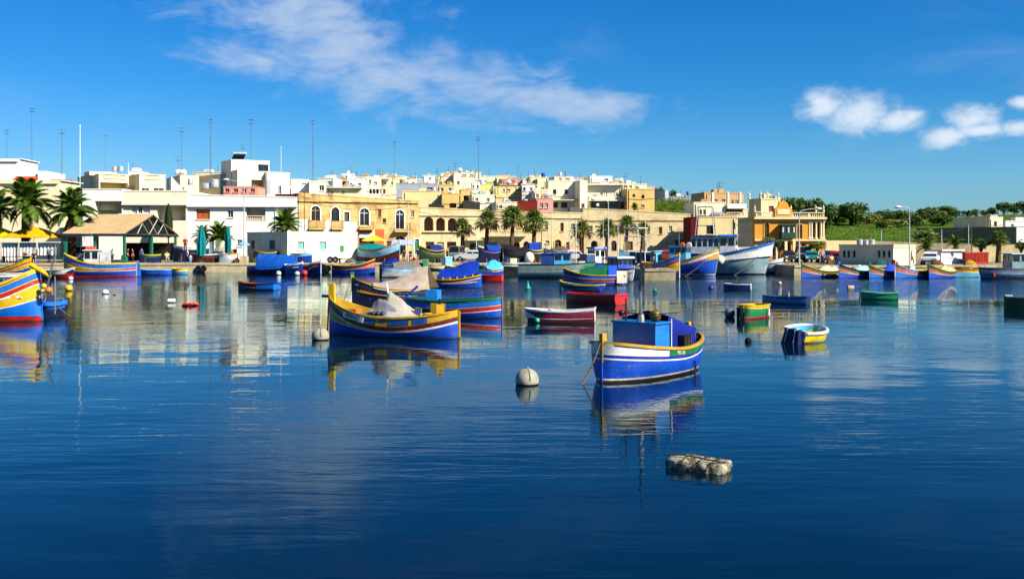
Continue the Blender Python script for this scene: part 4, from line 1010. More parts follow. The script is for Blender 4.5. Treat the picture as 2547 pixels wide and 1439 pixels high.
k = MB(); k.box(4.30, 4.40, -ns * .2 - .05, -ns * .2 + .05, zs + .3, zs + .52); k.build('engine_stack', BLK, b.root)
k = MB(); k.add([(3.45, -.1, g0), (3.75, -.2, g0 - .02), (3.82, -.2, g0 + .32), (3.52, -.1, g0 + .36), (3.45, -.16, g0), (3.75, -.26, g0 - .02), (3.82, -.26, g0 + .32), (3.52, -.16, g0 + .36)], [(0, 1, 2, 3), (7, 6, 5, 4), (0, 4, 5, 1), (1, 5, 6, 2), (2, 6, 7, 3), (3, 7, 4, 0)]); k.build('grey_board', paint((150, 160, 172)), b.root)
for i in range(3):
    k = MB(); k.ball((2.12 + .18 * i, ns * .70, g0 + .12), .10, 8, 5); k.build('net_float', BLK, b.root, smooth=1)
b.rope((-.06, 0, b.sheer(0) + .08), (-.12, ns * .02, -.1), 0.0, 0.03); k = MB(); k.tube([(-.36, 0, b.sheer(0) + .02), (-.03, 0, b.sheer(0) + .02)], .055, 7); k.build('bow_roller', NAVY, b.root)
k = MB(); k.lathe([(0.10, -.03), (.17, 0), (.10, .03)], 12, (4.15, ns * .42, zs + .02)); k.build('coiled_rope', YEL, b.root)

b = Boat('luzzu', 'blue and white boat with sky-blue box cabin and MFA 164 lettering', (1497, 24.9), (1712, 28.3), 1.95, 0.70, 0.28, 0.24, pw=1.5, gun=MUST, deck=0.22, full=0.46, inner=MUST, n=34, gw=0.085, flare=0.05,
         bands=[((.17, .28, .15), WHT), ((.24, .36, .21), paint((16, 40, 150), key='dark_strake')), ((.28, .40, .25), WHT), (0.11, BLUE), (0.06, WHT), (0.0, DKR), (-9, DGR)])
ns = b.near
k = MB(); k.grid([[b.pt(u, b.sheer(u) - (.03 if dd == 0 else b.off((.165, .28, .145), u)), ns) + Vector((0, ns * .008, 0)) for u in (0.38 + 0.56 * i / 18 for i in range(19))] for dd in (0, 1)])
k.build('green_name_board', paint((10, 112, 66), key='name_green'), b.root, smooth=.8)
b.text('MFA 164', 0.50, 0.098, 0.135, WHT, 0, None, 0.8, 0.03)
b.stem(0.24, MUST, 0.10, 0.16, low=BLUE); b.sternpost(0.30, MUST, 0.12)
CABB = paint((8, 116, 200), key='cabin_blue'); x0, x1 = 1.48, 2.2; zd = b.fb - 0.25
c = b.cabin(x0, x1, 1.30, zd, 0.93, CABB, None, taper=0.99, name='box_cabin')
k = MB(); k.frust(x0 - .04, x1 + .04, -.69, .69, zd + .932, zd + .97, .98); k.build('cabin_roof', CABB, c)
zr = zd + .97; k = MB()
for y in (-.64, .64): k.tube([(x0, y, zr), (x0, y, zr + .22), (x1 + .45, y, zr + .2)], .014, 5)
k.tube([(x0, -.64, zr + .22), (x0, .64, zr + .22)], .014, 5); k.build('roof_rail', BLK, b.root)
b.mast(1.70, zr, zr + .85, 0.042, METAL, ns * .08); b.mast(1.70, zr + .85, zr + 1.9, .032, BLK, ns * .08, 'aerial')
k = MB(); k.lathe([(.12, zr), (.07, zr + .22)], 8, (1.70, ns * .08, 0)); k.build('mast_foot', METAL, b.root)
k = MB(); k.tube([(1.70, ns * .08, zr + .8), (1.70, ns * .08, zr + .95)], .055, 6); k.build('aerial_clamp', BLK, b.root)
k = MB(); k.ball((1.86, ns * .42, zr + .15), .16, 10, 6); k.build('horn_lamp', mat('dull_brass', (120, 96, 40), .5, .2, 4, .4, metal=.5), b.root, smooth=.8)
b.mast(1.58, zr, zr + .6, .03, BLK, -ns * .3, 'short_pole'); k = MB(); k.ball((1.56, -ns * .42, zr + .2), .09, 8, 5); k.build('roof_lamp', BLK, b.root, smooth=1)
m_ = []
for i in range(15):
    t = i / 14; x = x1 - .02 + (b.L - .05 - x1) * t; top = zr + .18 - (zr + .18 - b.sheer(.99) - .16) * t ** 1.1; w = max(.05, min(.80, b.half(min(1, x / b.L)) - .05)); hz = b.sheer(min(1, x / b.L))
    m_.append([(x, ns * (w - .16), hz - .03), (x, ns * (w - .17), (top + hz) / 2 - .03), (x, ns * w * .78, top - .05 - .05 * math.sin(math.pi * t)), (x, ns * w * .4, top + .03 * math.sin(7 * t)), (x, 0, top + .08 * (1 - t)), (x, -ns * w * .5, top - .03), (x, -ns * w, top - .15 * (1 - t)), (x, -ns * (w + .03), (top + hz) / 2 - .04), (x, -ns * (w + .06), hz - .02)])
k = MB(); k.grid(m_); k.build('stern_awning', cloth((12, 34, 130)), b.root, smooth=3.1)
k = MB(); k.tube([(x1 + .05, ns * .67, zd), (x1 + .05, ns * .67, zr + .06)], .02, 6); k.build('awning_pole', WHT, b.root)
k = MB(); k.box(2.65, 3.05, ns * .62 - .2, ns * .62 + .2, b.fb - .1, b.fb + .32); k.build('crate', BLK, b.root)
for i in range(5):
    k = MB(); y = ns * .825; k.box(2.66 + .08 * i, 2.69 + .08 * i, min(y, y + ns * .02), max(y, y + ns * .02), b.fb - .1, b.fb + .32); k.build('crate_slat', paint((70, 62, 50)), b.root)
b.mast(3.85, b.sheer(.85), b.sheer(.85) + .30, .02, YEL, ns * .5, 'thole_pin')
b.rope((-.03, .02, b.sheer(0) + .02), (-.62, ns * -.28, -.15), 0.12, 0.026); b.rope((-.02, -.03, b.sheer(0)), (-.03, -.03, .5), .0, .035, 'knotted_line')
k = MB(); p = b.pt(.70, .32, ns); k.tube([(p.x, p.y + ns * .04, .34), (p.x, p.y + ns * .04, -.3)], .03, 5); k.build('hanging_fender', BLK, b.root)
# ---- large luzzu cut by the left edge
b = Boat('luzzu', 'large luzzu at the left edge with broad blue, red and yellow bow bands', (96, 44.2), (-330, 45.5), 2.9, 1.12, 1.12, 0.6, pw=3.4, gun=YEL, deck=0.35, full=0.50, n=34, gw=0.13, inner=WHT, flare=0.1, rake=-0.22,
         bands=[((.08, .10, .08), YEL), ((.33, .36, .33), MID), ((.37, .40, .37), YEL), ((.57, .58, .57), RED), ((.60, .615, .60), WHT), ((.62, 1.22, .62, .42), YEL), ((.66, 1.26, .66, .42), WHT), (0.24, MID), (-9, RED)])
b.stem(0, MID, low=MID); b.eye(0.06, .86); b.text('231', 0.215, 0.21, 0.34, paint((150, 220, 240)), 0, None, .85, .05)
k = MB(); k.tube([(-.62, b.near * .1, b.sheer(0) - .28), (.30, b.near * .1, b.sheer(0) + .22)], [.10, .12], 8); k.build('bowsprit', YEL, b.root)
k = MB(); k.tube([(-.62, -.25, .3), (-.62, -.25, 1.95), (-.3, -.25, 1.95)], .03, 6); k.build('bow_frame', METAL, b.root)
k = MB(); k.tube([(-.25, .0, .9), (-.95, .3, 2.8)], .035, 6); k.build('boat_hook', METAL, b.root)
for q, c_, r_ in (((-.42, .25, 1.55), YEL, .12), ((-.40, .3, 1.32), YEL, .09), ((-.72, .35, 1.38), ORG, .15)):
    k = MB(); k.ball(q, r_, 10, 6); k.build('float', c_, b.root, smooth=1)

# ---- rest of the fleet: moored boats, boats drawn up on the quay
W9 = -9
b = Boat('fishing_boat', 'white boat with navy band lettered MFC 8238 behind the left luzzu', (82, 60), (-210, 62), 2.6, 1.52, .10, 0, gun=WHT, deck=.3, inner=WHT, bands=[((.2, .2, .2), WHT), ((.62, .62, .62), NAVY), (.15, WHT), (W9, RED)], pw=2)
b.text('MFC 8238', .17, .40, .34, paint((150, 160, 170)), 0, None, .9, .04); b.stem(0, low=WHT)
b = Boat('luzzu', 'yellow and red luzzu prow rising behind the navy-banded boat', (76, 86), (-70, 90), 2.2, .95, 1.1, .4, bands=luzzu_bands(YEL, RED, YEL, MID, w=.22), gun=YEL); b.stem(.1, YEL, low=YEL)
b = Boat('rubber_dinghy', 'blue rubber dinghy with black outboard beside the left luzzu', (84, 47.4), (160, 48.0), 1.5, .50, .1, 0.05, bands=[((.16, .16, .16), MID), (.12, NAVY), (W9, NAVY)], transom=True, gun=MID, gw=.22, inner=NAVY, deck=.2, n=16, cat='dinghy')
k = MB(); k.box(b.L, b.L + .22, -.14, .14, .38, .80); k.box(b.L + .03, b.L + .15, -.05, .05, -.4, .4); k.build('outboard_motor', BLK, b.root)
k = MB(); k.frust(.5, .95, -.3, .3, .4, .95, .7); k.build('folded_cover', cloth((44, 52, 84)), b.root, smooth=.8)
b.rope((b.L * .75, b.near * .7, .45), (b.L + .35, b.near * .9, -.1), .05, .02)

b = Boat('luzzu', 'rainbow-banded luzzu with white wheelhouse in front of the market shed', (160, 99), (339, 100), 2.5, 1.22, 1.0, .10, pw=2.3, bands=luzzu_bands(MID, RED, YEL, BLUE, w=.40, r=.20, tri=.75, ln=.5, boot=RED), gun=YEL, gw=.14, deck=.5, inner=paint((210, 160, 30)))
b.stem(.15, YEL, low=DKR); b.sternpost(.05, YEL, rudder=MID)
c = b.cabin(2.0, 3.4, 1.5, .85, 1.75, paint((214, 214, 208)), WHT, .12, 'sf')
c = b.cabin(3.45, 4.25, 1.3, .85, 1.55, paint((206, 208, 204)), None, name='engine_house')
k = MB(); k.lathe([(.42, -.14), (.46, 0), (.42, .14)], 12, (2.4, -.2, 2.95), ax='y'); k.build('life_ring', ORG, b.root) if False else None
k = MB(); k.frust(2.0, 3.0, -.3, .3, 2.68, 2.98, .8); k.build('life_raft', paint((224, 84, 34)), b.root)
b.mast(2.5, 2.6, 4.3, .03); k = MB(); k.frust(4.9, 6.3, -.5, .5, .75, 1.25, .7); k.build('net_pile', cloth((150, 60, 50)), b.root)
b = Boat('rowing_boat', 'small white boat with red bottom nosing at the rainbow luzzu', (187, 96), (112, 97.5), 1.5, .72, .28, 0, bands=[((.42, .42, .3), WHT), (W9, RED)], gun=WHT, inner=NAVY, n=14, rake=.5, transom=True)
b = Boat('rowing_boat', 'low blue boat moored flat along the quay right of the rainbow luzzu', (342, 105), (428, 105), 1.5, .52, .12, .06, bands=[((.06, .06, .06), LBL), ((.5, .5, .5), BLUE), (W9, NAVY)], gun=LBL, n=14); b.thwarts((.4, .65))
b = Boat('rowing_boat', 'small yellow and light blue boat moored at the quay', (467, 106.5), (430, 107), 1.3, .58, .06, .06, bands=[((.22, .22, .22), YEL), ((.26, .26, .26), WHT), (W9, SKYB)], gun=YEL, n=12, transom=True); b.thwarts((.5,))
b = Boat('dinghy', 'dark navy dinghy with orange thwarts alone off the quay', (593, 73.0), (687, 72.0), 1.15, .46, .14, .02, bands=[((.05, .05, .05), BLK), (W9, paint((16, 34, 92)))], transom=MID, gun=BLK, inner=ORG, n=16); b.thwarts((.3, .6), ORG)
k = MB(); k.grid([[b.pt(u, b.sheer(u) - q, b.near) + Vector((0, b.near * .01, 0)) for u in (.58, .7, .8, .9, 1)] for q in (.06, .36)]); k.build('light_blue_panel', MID, b.root)

b = Boat('luzzu', 'navy luzzu with yellow bow rail under a tan ridge tarpaulin', (875, 56.5), (1086, 57.5), 1.9, .80, .70, .12, pw=2.4, bands=[((.07, .07, .07), MUST), ((.20, .16, .2), NAVY), ((.225, .19, .225), GRN), ((.42, .2, .42, .6), NAVY), ((.44, .21, .54, .5), NAVY), ((.50, .22, .60, .7), RED), (W9, paint((10, 16, 52), key='ink_blue'))], gun=MUST, inner=MUST, deck=.35)
b.stem(.12, MUST, low=WHT, tip=GRN); b.eye(.05, .3)
b.tarp(.24, .90, [.12, .30, .52, .78, 1.12, 1.22], cloth((166, 150, 138)), over=.05, sag=.35, seed=2, wr=.04)
k = MB(); uu = .90; x = b.L * uu; h = b.sheer(uu); k.add([(x, -b.half(uu) - .05, h), (x, 0, h + 1.26), (x, b.half(uu) + .05, h), (x + .55, -.5, h + .02), (x + .55, .5, h + .02)], [(0, 3, 1), (3, 4, 1), (4, 2, 1)]); k.build('tarpaulin_end', cloth((84, 70, 50)), b.root)
b.rope((-.05, 0, b.sheer(0) - .05), (-.55, b.near * .3, -.1), .05, .022)
b = Boat('rowing_boat', 'long open boat with green rail and red stripe behind the yellow luzzu', (1247, 46), (1005, 47.2), 1.7, .78, .16, .12, pw=1.8, bands=[((.10, .10, .10), GRN), ((.13, .13, .13), DGR), ((.36, .34, .36), MID), ((.385, .365, .385), YEL), ((.56, .54, .56), RED), ((.60, .58, .60), WHT), (.04, BLUE), (W9, NAVY)], gun=GRN, inner=paint((20, 70, 130)), full=.55); b.stem(0, low=BLUE); b.thwarts((.3, .5, .7))
k = MB(); k.box(3.0, 3.55, -.3, .3, .55, 1.25); k.build('sky_blue_box', paint((30, 140, 230)), b.root); b.mast(.9, .7, 1.2, .02, METAL)
b = Boat('luzzu', 'blue luzzu under a tall royal blue tarpaulin with red and white strakes', (1197, 76), (1062, 77), 1.9, .58, .40, .12, pw=2.0, bands=[((.05, .05, .05), YEL), ((.20, .20, .20), DKR), ((.24, .24, .24), WHT), ((.30, .30, .30), BLUE), (W9, BLUE)], gun=YEL, inner=YEL)
b.stem(.22, MID, .12, .3, low=MID, tip=GRN); RB = cloth((10, 56, 172)); b.tarp(.05, .76, [1.10, 1.22, 1.0, .84, .70], RB, over=-.08, sag=-.55, seed=4, drop=-.12, wr=.05)
k = MB(); k.frust(3.2, 3.9, -.55, .55, .5, 1.15, .92); k.build('cream_engine_box', paint((206, 190, 120)), b.root)
for i in range(6):
    u = .12 + .13 * i; k = MB(); p = b.pt(u, b.sheer(u), b.near); k.box(p.x - .05, p.x + .05, p.y - .05, p.y + .03, p.z, p.z + .20); k.build('bulwark_stub', YEL, b.root)
b = Boat('rowing_boat', 'yellow-railed boat under a small peaked blue tarpaulin by the quay', (1006, 106), (944, 107), 1.7, 1.0, .25, .15, bands=[((.06, .06, .06), YEL), ((.22, .22, .22), NAVY), ((.26, .26, .26), ORG), (W9, NAVY)], gun=YEL, n=14); b.tarp(.2, .85, [.15, .75, .55, .2], cloth((12, 44, 140)), seed=3)
b = Boat('fishing_boat', 'pale blue boat with a grey sheet stretched over it, behind the tan tarpaulin', (950, 97.5), (1068, 99), 1.9, .85, .25, .2, bands=[((.08, .08, .08), SKYB), ((.5, .5, .5), paint((176, 206, 222))), (.1, WHT), (W9, DKR)], gun=SKYB, inner=SKYB, n=18); b.tarp(.22, .98, [.45, .60, .75, .7], cloth((120, 112, 100)), over=-.02, sag=0.0, seed=6, drop=0)
k = MB(); k.box(3.9, 4.35, b.near * .7 - .1, b.near * .7 + .1, .5, 1.7); k.build('green_post', GRN, b.root)
b = Boat('luzzu', 'luzzu with orange and yellow prow and red stripe tied along the quay', (932, 108), (825, 109), 2.0, .88, .72, .10, bands=[((.10, .10, .10), YEL), ((.30, .22, .30), NAVY), ((.42, .40, .42), RED), ((.44, .43, .44), WHT), ((.45, .85, .45, .4), ORG), (W9, BLUE)], gun=YEL, inner=YEL); b.stem(.1, ORG, low=BLUE); b.thwarts((.35, .7))
k = MB(); k.box(1.2, 2.0, -.4, .4, .75, 1.35); k.build('engine_box', TEAL, b.root)
b = Boat('fishing_boat', 'blue fishing boat swathed in a big blue tarpaulin at the quay', (741, 108.5), (614, 110), 2.2, .75, .45, .0, bands=[((.10, .10, .10), MID), ((.40, .40, .40), paint((14, 74, 160))), (.12, NAVY), (W9, DKR)], gun=MID, inner=MID, n=18)
b.tarp(.02, .74, [.7, 1.0, 1.25, 1.35, 1.45], cloth((12, 84, 178)), over=.06, sag=-.7, seed=9, wr=.09, drop=.25)
b = Boat('rowing_boat', 'small blue boat with white rail nosing out beside the blue tarpaulin', (752, 106), (712, 108), 1.5, .95, .35, .1, bands=[((.14, .14, .14), WHT), (W9, BLUE)], gun=WHT, n=14); b.stem(.1, WHT, low=NAVY)
b = Boat('rowing_boat', 'dark blue boat with orange inside and white stem near the red float', (798, 106.5), (751, 110), 1.7, .95, .55, .1, bands=[((.10, .16, .10), WHT), ((.16, .22, .16), ORG), (W9, paint((14, 50, 130)))], gun=WHT, inner=ORG, n=16); b.stem(.15, WHT, low=WHT); b.rope((.2, b.near * .4, 1.0), (2.0, b.near * 2.0, -.1), .1, .03)
def chock(bt, us=(.25, .5, .75)):
    for u in us:
        for sd in (-1, 1):
            k = MB(); k.tube([(bt.L * u, sd * bt.B * .55, -.75), (bt.L * u, sd * bt.B * .36, .05)], .06, 5); k.build('prop', WOOD, bt.root)
KEELZ = PROM + .42
b = Boat('luzzu', 'sky-blue boat with teal canvas propped on the quay by the sandstone house', (994, 119), (889, 122), 2.2, 1.05, .95, .25, z=KEELZ, bands=[((.12, .12, .12), WHT), ((.22, .22, .22), DKR), ((.30, .30, .30), WHT), ((.9, .9, .9), LBL), (W9, DKR)], gun=NAVY, inner=LBL, n=18); b.stem(.3, WHT, low=LBL); b.tarp(.32, .95, [.3, .75, .6, .3], cloth((16, 140, 134)), seed=7, over=.02); chock(b)
b = Boat('luzzu', 'dark green boat with yellow bow and blue cover on the quay', (1043, 118), (1106, 119.5), 1.9, .95, .6, .25, z=KEELZ, bands=[((.10, .10, .10), YEL), ((.35, .35, .35), DGR), ((.40, .40, .40), YEL), ((.75, .75, .75), paint((70, 92, 66))), (W9, DGR)], gun=YEL, inner=YEL, n=16); b.stem(.1, YEL, low=DGR); b.tarp(.35, .85, [.55, .7, .55], cloth((24, 44, 110)), seed=5, sag=-.6); chock(b)
b = Boat('luzzu', 'navy luzzu with blue sheet and red bow inside, drawn up among palms', (1190, 117.5), (1251, 118.5), 1.9, 1.0, .4, .3, z=KEELZ, bands=[((.10, .10, .10), NAVY), ((.24, .24, .24), BLUE), ((.30, .30, .30), ORG), (W9, NAVY)], gun=NAVY, inner=RED, n=16); b.tarp(.3, .82, [.55, .6, .5], cloth((14, 66, 160)), seed=8, sag=-.5); chock(b)
b = Boat('rowing_boat', 'boat hidden under a slack black tarpaulin on the quay', (1252, 117.5), (1312, 119), 1.8, .85, .35, .3, z=KEELZ, bands=[((.4, .4, .4), BLK), (W9, NAVY)], gun=BLK, n=14); b.tarp(.0, 1.0, [.35, .8, .35, .55], DARKC, seed=11, drop=.5); chock(b)
k = MB(); k.ball((b.L * .85, -1.3, .15), .6, 10, 6, sz=1.2); k.build('white_sheet_bundle', cloth((228, 226, 220)), b.root, smooth=1)
b = Boat('luzzu', 'dark striped boat with a blue box on deck behind the black tarpaulin', (1302, 121.5), (1352, 122), 1.8, 1.0, .35, .2, z=KEELZ, bands=[((.12, .12, .12), YEL), ((.35, .35, .35), DGR), ((.4, .4, .4), WHT), (W9, paint((50, 34, 24)))], gun=YEL, n=14); k = MB(); k.frust(.6, 2.1, -.6, .6, 1.0, 1.9, .96); k.build('blue_deck_box', cloth((30, 70, 190)), b.root); chock(b)
b = Boat('luzzu', 'small luzzu with a bright light blue sheet moored by the dark jetty boat', (1190, 100.5), (1252, 101.5), 1.9, .72, .42, .25, bands=[((.08, .08, .08), YEL), ((.20, .20, .20), BLK), ((.26, .26, .26), WHT), ((.32, .32, .32), DKR), (W9, BLUE)], gun=YEL, inner=YEL, n=16); b.stem(.2, GRN, low=BLUE); b.tarp(.22, .92, [.15, .75, .8, .3], cloth((70, 178, 226)), seed=12, wr=.07)
b = Boat('rowing_boat', 'little red tub lying in front of the light blue sheeted boat', (1189, 88.5), (1250, 88), 1.1, .52, .03, .02, bands=[((.08, .08, .08), paint((230, 70, 50))), (W9, paint((214, 30, 20)))], gun=RED, inner=RED, n=12, transom=True)
b = Boat('fishing_boat', 'black-hulled workboat lying beside the grey trawler', (1232, 106), (1318, 108), 2.2, 1.15, .2, .1, bands=[((.12, .12, .12), PALE), (W9, BLK)], gun=PALE, n=14); k = MB(); k.box(1.6, 2.4, -.4, .4, 1.1, 1.7); k.build('cream_crate', paint((214, 200, 160)), b.root)
b = Boat('trawler', 'long grey-green trawler with cyan wheelhouse moored before the palms', (1482, 96.5), (1290, 97), 2.6, 1.28, .25, .0, pw=1.8, bands=[((.10, .10, .10), DGR), ((.62, .62, .62), paint((120, 150, 146), key='sage')), ((.67, .67, .67), WHT), (.12, paint((130, 164, 166), key='sage_pale')), (W9, NAVY)], gun=DGR, inner=GRN, transom=paint((60, 70, 70)), n=20, rake=.8, tw=.85)
c = b.cabin(2.35, 4.0, 1.9, 1.0, 1.35, SKYB, paint((50, 100, 180)), .1, 'fs', name='wheelhouse'); c = b.cabin(4.02, 5.25, 1.9, 1.0, 1.3, paint((20, 58, 140)), paint((24, 60, 130)), .05, '', name='aft_house')
for x, h in ((3.0, 3.2), (4.8, 3.6)): b.mast(x, 2.35, h, .03)
b.mast(1.9, 1.1, 5.6, .045, WHT); b.mast(2.2, 2.4, 4.9, .03, WHT, .6, 'aerial')
k = MB(); k.frust(.9, 1.7, -.5, .5, 1.1, 1.6, .7); k.build('canvas_bundle', cloth((206, 200, 186)), b.root)
b = Boat('luzzu', 'dark-bowed luzzu with green tarpaulin and cream cloth over its stern', (1402, 80.5), (1556, 80.0), 1.9, .80, .55, .06, pw=2.4, bands=[((.05, .05, .05), YEL), ((.12, .4, .12, .5), paint((26, 18, 16))), ((.30, .60, .30, .45), MID), ((.33, .62, .33, .45), YEL), ((.52, .8, .52, .45), RED), ((.54, .82, .54, .45), WHT), (W9, BLUE)], gun=YEL, inner=YEL); b.stem(.12, YEL, low=WHT, tip=GRN)
b.tarp(.26, .72, [.25, .55, .68, .72], cloth((22, 96, 64)), seed=14, sag=-.2, over=-.04); b.tarp(.725, .86, [.75, .70], cloth((36, 84, 210)), seed=15, sag=-.2, drop=.1)
k = MB(); hz = b.sheer(.97); k.grid([[(b.L * u, b.near * (b.half(u) + .06) * w, hz + q) for u in (.86, .93, 1.0, 1.03)] for w, q in ((0, .30), (.6, .22), (1, .02), (1.05, -.3), (1.02, -.66))]); k.build('cream_cloth', cloth((206, 192, 168)), b.root, smooth=1)
b = Boat('rowing_boat', 'slim navy boat with yellow rail lying before the green-tarped luzzu', (1393, 71.5), (1506, 70.5), 1.5, .42, .25, .06, pw=2.6, bands=[((.06, .06, .06), paint((196, 190, 40))), ((.5, .2, .3), paint((14, 24, 96)))], gun=paint((196, 190, 40)), inner=paint((30, 80, 60)), n=18); b.stem(.12, YEL, low=NAVY); b.thwarts((.35, .6))
k = MB(); p = b.pt(.93, .4, b.near); k.add([(p.x - .25, p.y - .1, .45), (p.x + .25, p.y - .1, .45), (p.x + .02, p.y - .15, -.12), (p.x - .25, p.y - .02, .45), (p.x + .25, p.y - .02, .45), (p.x + .02, p.y - .1, -.12)], [(0, 1, 2), (3, 5, 4), (0, 2, 5, 3), (1, 4, 5, 2), (0, 3, 4, 1)]); k.build('hanging_cloth', cloth((40, 90, 220)), b.root)
b = Boat('fishing_boat', 'white motor boat with blue cabin and white roof by the stone jetty', (1576, 87.5), (1500, 91.5), 2.0, .95, .30, .0, bands=[((.20, .20, .20), BLUE), ((.24, .24, .24), WHT), ((.28, .28, .28), BLUE), (.0, WHT), (W9, PALE)], gun=WHT, inner=WHT, n=16, rake=.3, transom=True)
b.cabin(1.2, 2.9, 1.6, .85, 1.15, paint((26, 70, 170)), WHT, .14, 'sf', rt=.16); b.mast(2.0, 2.1, 3.9, .03, METAL); b.mast(2.6, 2.1, 3.2, .02, WHT, .5, 'aerial')
b = Boat('luzzu', 'luzzu prow with orange triangle moored behind the stone jetty', (1690, 95), (1597, 99.5), 2.1, 1.25, .95, .2, pw=1.7, bands=luzzu_bands(MID, RED, YEL, BLUE, w=.42, r=.2, tri=.8, ln=.6), gun=YEL, inner=YEL, gw=.12, z=0); b.stem(.25, YEL, low=WHT)
b = Boat('fishing_boat', 'deep blue boat with white and red sheer line left of the white trawler', (1789, 102.6), (1642, 105.2), 2.6, 1.5, 1.15, .1, pw=1.4, bands=[((.14, .16, .14), MUST), ((.42, .48, .42), WHT), ((.54, .60, .54), paint((170, 26, 60))), (.16, BLUE), (.06, WHT), (W9, BLK)], gun=MUST, gw=.12, n=20, rake=.5); b.stem(.35, GRN, low=WHT)
c = b.cabin(3.2, 5.0, 1.9, 1.6, 1.35, SKYB, MID, .1, 'sf'); b.mast(4.2, 2.9, 5.0, .04); b.rope((.6, b.near * .5, 2.3), (3.0, b.near * 2.6, -.1), .2, .03)
k = MB(); k.lathe([(.24, -.06), (.32, 0), (.24, .06)], 12, (3.6, b.near * .98, 3.1), ax='y'); k.build('life_ring', ORG, b.root)
k = MB(); k.lathe([(.24, -.06), (.32, 0), (.24, .06)], 12, (2.9, b.near * .98, 3.1), ax='y'); k.build('life_ring', WHT, b.root)
HULLW = mat('weathered_hull', (160, 186, 192), .5, .14, 1.6, .4, stain=.75, stain_col=(84, 126, 130))
b = Boat('trawler', 'tall white steel trawler with blue-topped wheelhouse and flared pale hull', (1926, 106.2), (1690, 109.2), 3.4, 2.05, 1.30, .1, pw=1.25, bands=[((.14, .15, .14), MID), (.12, HULLW), (W9, NAVY)], gun=MID, gw=.16, inner=WHT, deck=.6, n=26, rake=1.15, keel=-.6, flare=.25); b.stem(0, low=WHT)
c = b.cabin(3.9, 5.6, 2.3, 1.9, 2.15, WHT, MID, .22, 'fs', rt=.16, taper=.97); c = b.cabin(5.6, 8.6, 2.3, 1.7, 2.3, paint((206, 212, 218)), NAVY, .15, 's', rt=.12, name='deck_house', taper=.99)
k = MB(); k.frust(2.5, 3.8, -.8, .8, 2.2, 2.9, .85); k.build('white_winch_cover', WHT, b.root, smooth=.6)
k = MB()
for x in (6.2, 8.2):
    for y in (-.9, .9): k.tube([(x, y, 4.0), (x + (.25 if x < 7 else -.25), y * .6, 7.2)], .05, 5)
for z_, q in ((5.2, .1), (6.2, .18), (7.2, .25)):
    for y in (-.8, .8): k.tube([(6.2 + q, y * (1 - q), z_), (8.2 - q, y * (1 - q), z_)], .035, 5)
k.tube([(6.45, -.55, 7.2), (6.45, .55, 7.2)], .035, 5); k.tube([(7.95, -.55, 7.2), (7.95, .55, 7.2)], .035, 5); k.build('gantry', METAL, b.root)
b.mast(4.4, 4.1, 6.2, .05, WHT); k = MB(); k.ball((5.5, b.near * 1.75, 1.55), .5, 12, 8, sz=1.1); k.build('fender_ball', paint((240, 232, 200)), b.root, smooth=1)
k = MB()
for i in range(9): k.tube([(.6 + .22 * i, b.near * .25, 3.0 - .1 * i), (.6 + .22 * i, b.near * .25, 3.75 - .1 * i)], .02, 4)
k.tube([(.6, b.near * .25, 3.75), (2.4, b.near * .25, 2.95)], .025, 4); k.build('bow_railing', METAL, b.root)
b.rope((1.3, b.near * .8, 2.3), (4.0, b.near * 3.2, -.1), .2, .03)
b = Boat('fishing_boat', 'white fishing boat with dark sheer band nosing out behind the trawler', (1948, 110.6), (1862, 112.4), 2.0, 1.35, .30, 0, bands=[((.35, .35, .35), WHT), ((.48, .48, .48), NAVY), ((.54, .54, .54), WHT), (.14, PALE), (W9, BLK)], gun=WHT, n=14); b.stem(.1, WHT, low=WHT); b.rope((0, 0, 1.5), (-2.4, 1.2, -.1), .15, .03)
# ---- five luzzus side by side on the right
spec5 = [((1994, 96.6), (2090, 99.5), BLUE, DGR, 'first of the right-hand luzzus, with pale folded net, nearest the trawler', (206, 196, 170)),
         ((2087, 96.2), (2168, 99.0), BLUE, NAVY, 'second right-hand luzzu, blue with mint green sheet, before the low cream building', (150, 214, 196)),
         ((2163, 96.2), (2228, 98.5), MID, DGR, 'third right-hand luzzu, short, with a crumpled blue cloth at its stern', (30, 70, 200)),
         ((2226, 95.8), (2314, 98.5), MID, MID, 'fourth right-hand luzzu, before the lit end wall, with pale green box', (190, 220, 200)),
         ((2311, 95.8), (2374, 98.5), BLUE, DGR, 'fifth right-hand luzzu, before the white cabin, with cream netting', (206, 190, 140))]
for i, (bw, st_, bot, top, lab, cc) in enumerate(spec5):
    b = Boat('luzzu', lab, bw, st_, 1.7, .60 + .03 * (i % 2), .72 - .06 * (i % 3), .16, pw=2.4, bands=luzzu_bands(top, DKR if i != 3 else RED, ORG, bot, w=.20, r=.12, tri=.30, ln=.42), gun=YEL if i != 1 else NAVY, inner=YEL, n=16, gw=.07, group='luzzus along the right-hand quay')
    b.stem(.30, (GRN, MID, GRN, ORG, GRN)[i], low=(NAVY, MID, SKYB, WHT, MID)[i]); b.sternpost(.1, MID); b.thwarts((.4, .6))
    if i == 3:
        k = MB(); k.frust(1.7, 2.5, -.4, .4, .4, 1.15, .95); k.build('engine_box', paint(cc), b.root); b.mast(2.3, .5, 1.9, .03, WHT)
    else: b.tarp(.45, .9, [.15, .5, .35, .2] if i != 2 else [.1, .2, .7, .5], cloth(cc), seed=20 + i, over=-.1, wr=.08)
b = Boat('fishing_boat', 'blue-grey cabin boat cut by the right edge of the picture', (2432, 95), (2600, 95.5), 2.4, .95, .10, .0, bands=[((.10, .10, .10), MUST), ((.2, .2, .2), DKR), ((.45, .45, .45), paint((104, 146, 186))), ((.5, .5, .5), WHT), (.1, paint((96, 138, 180))), (W9, NAVY)], gun=paint((90, 130, 160)), inner=PALE, n=18, rake=.4)
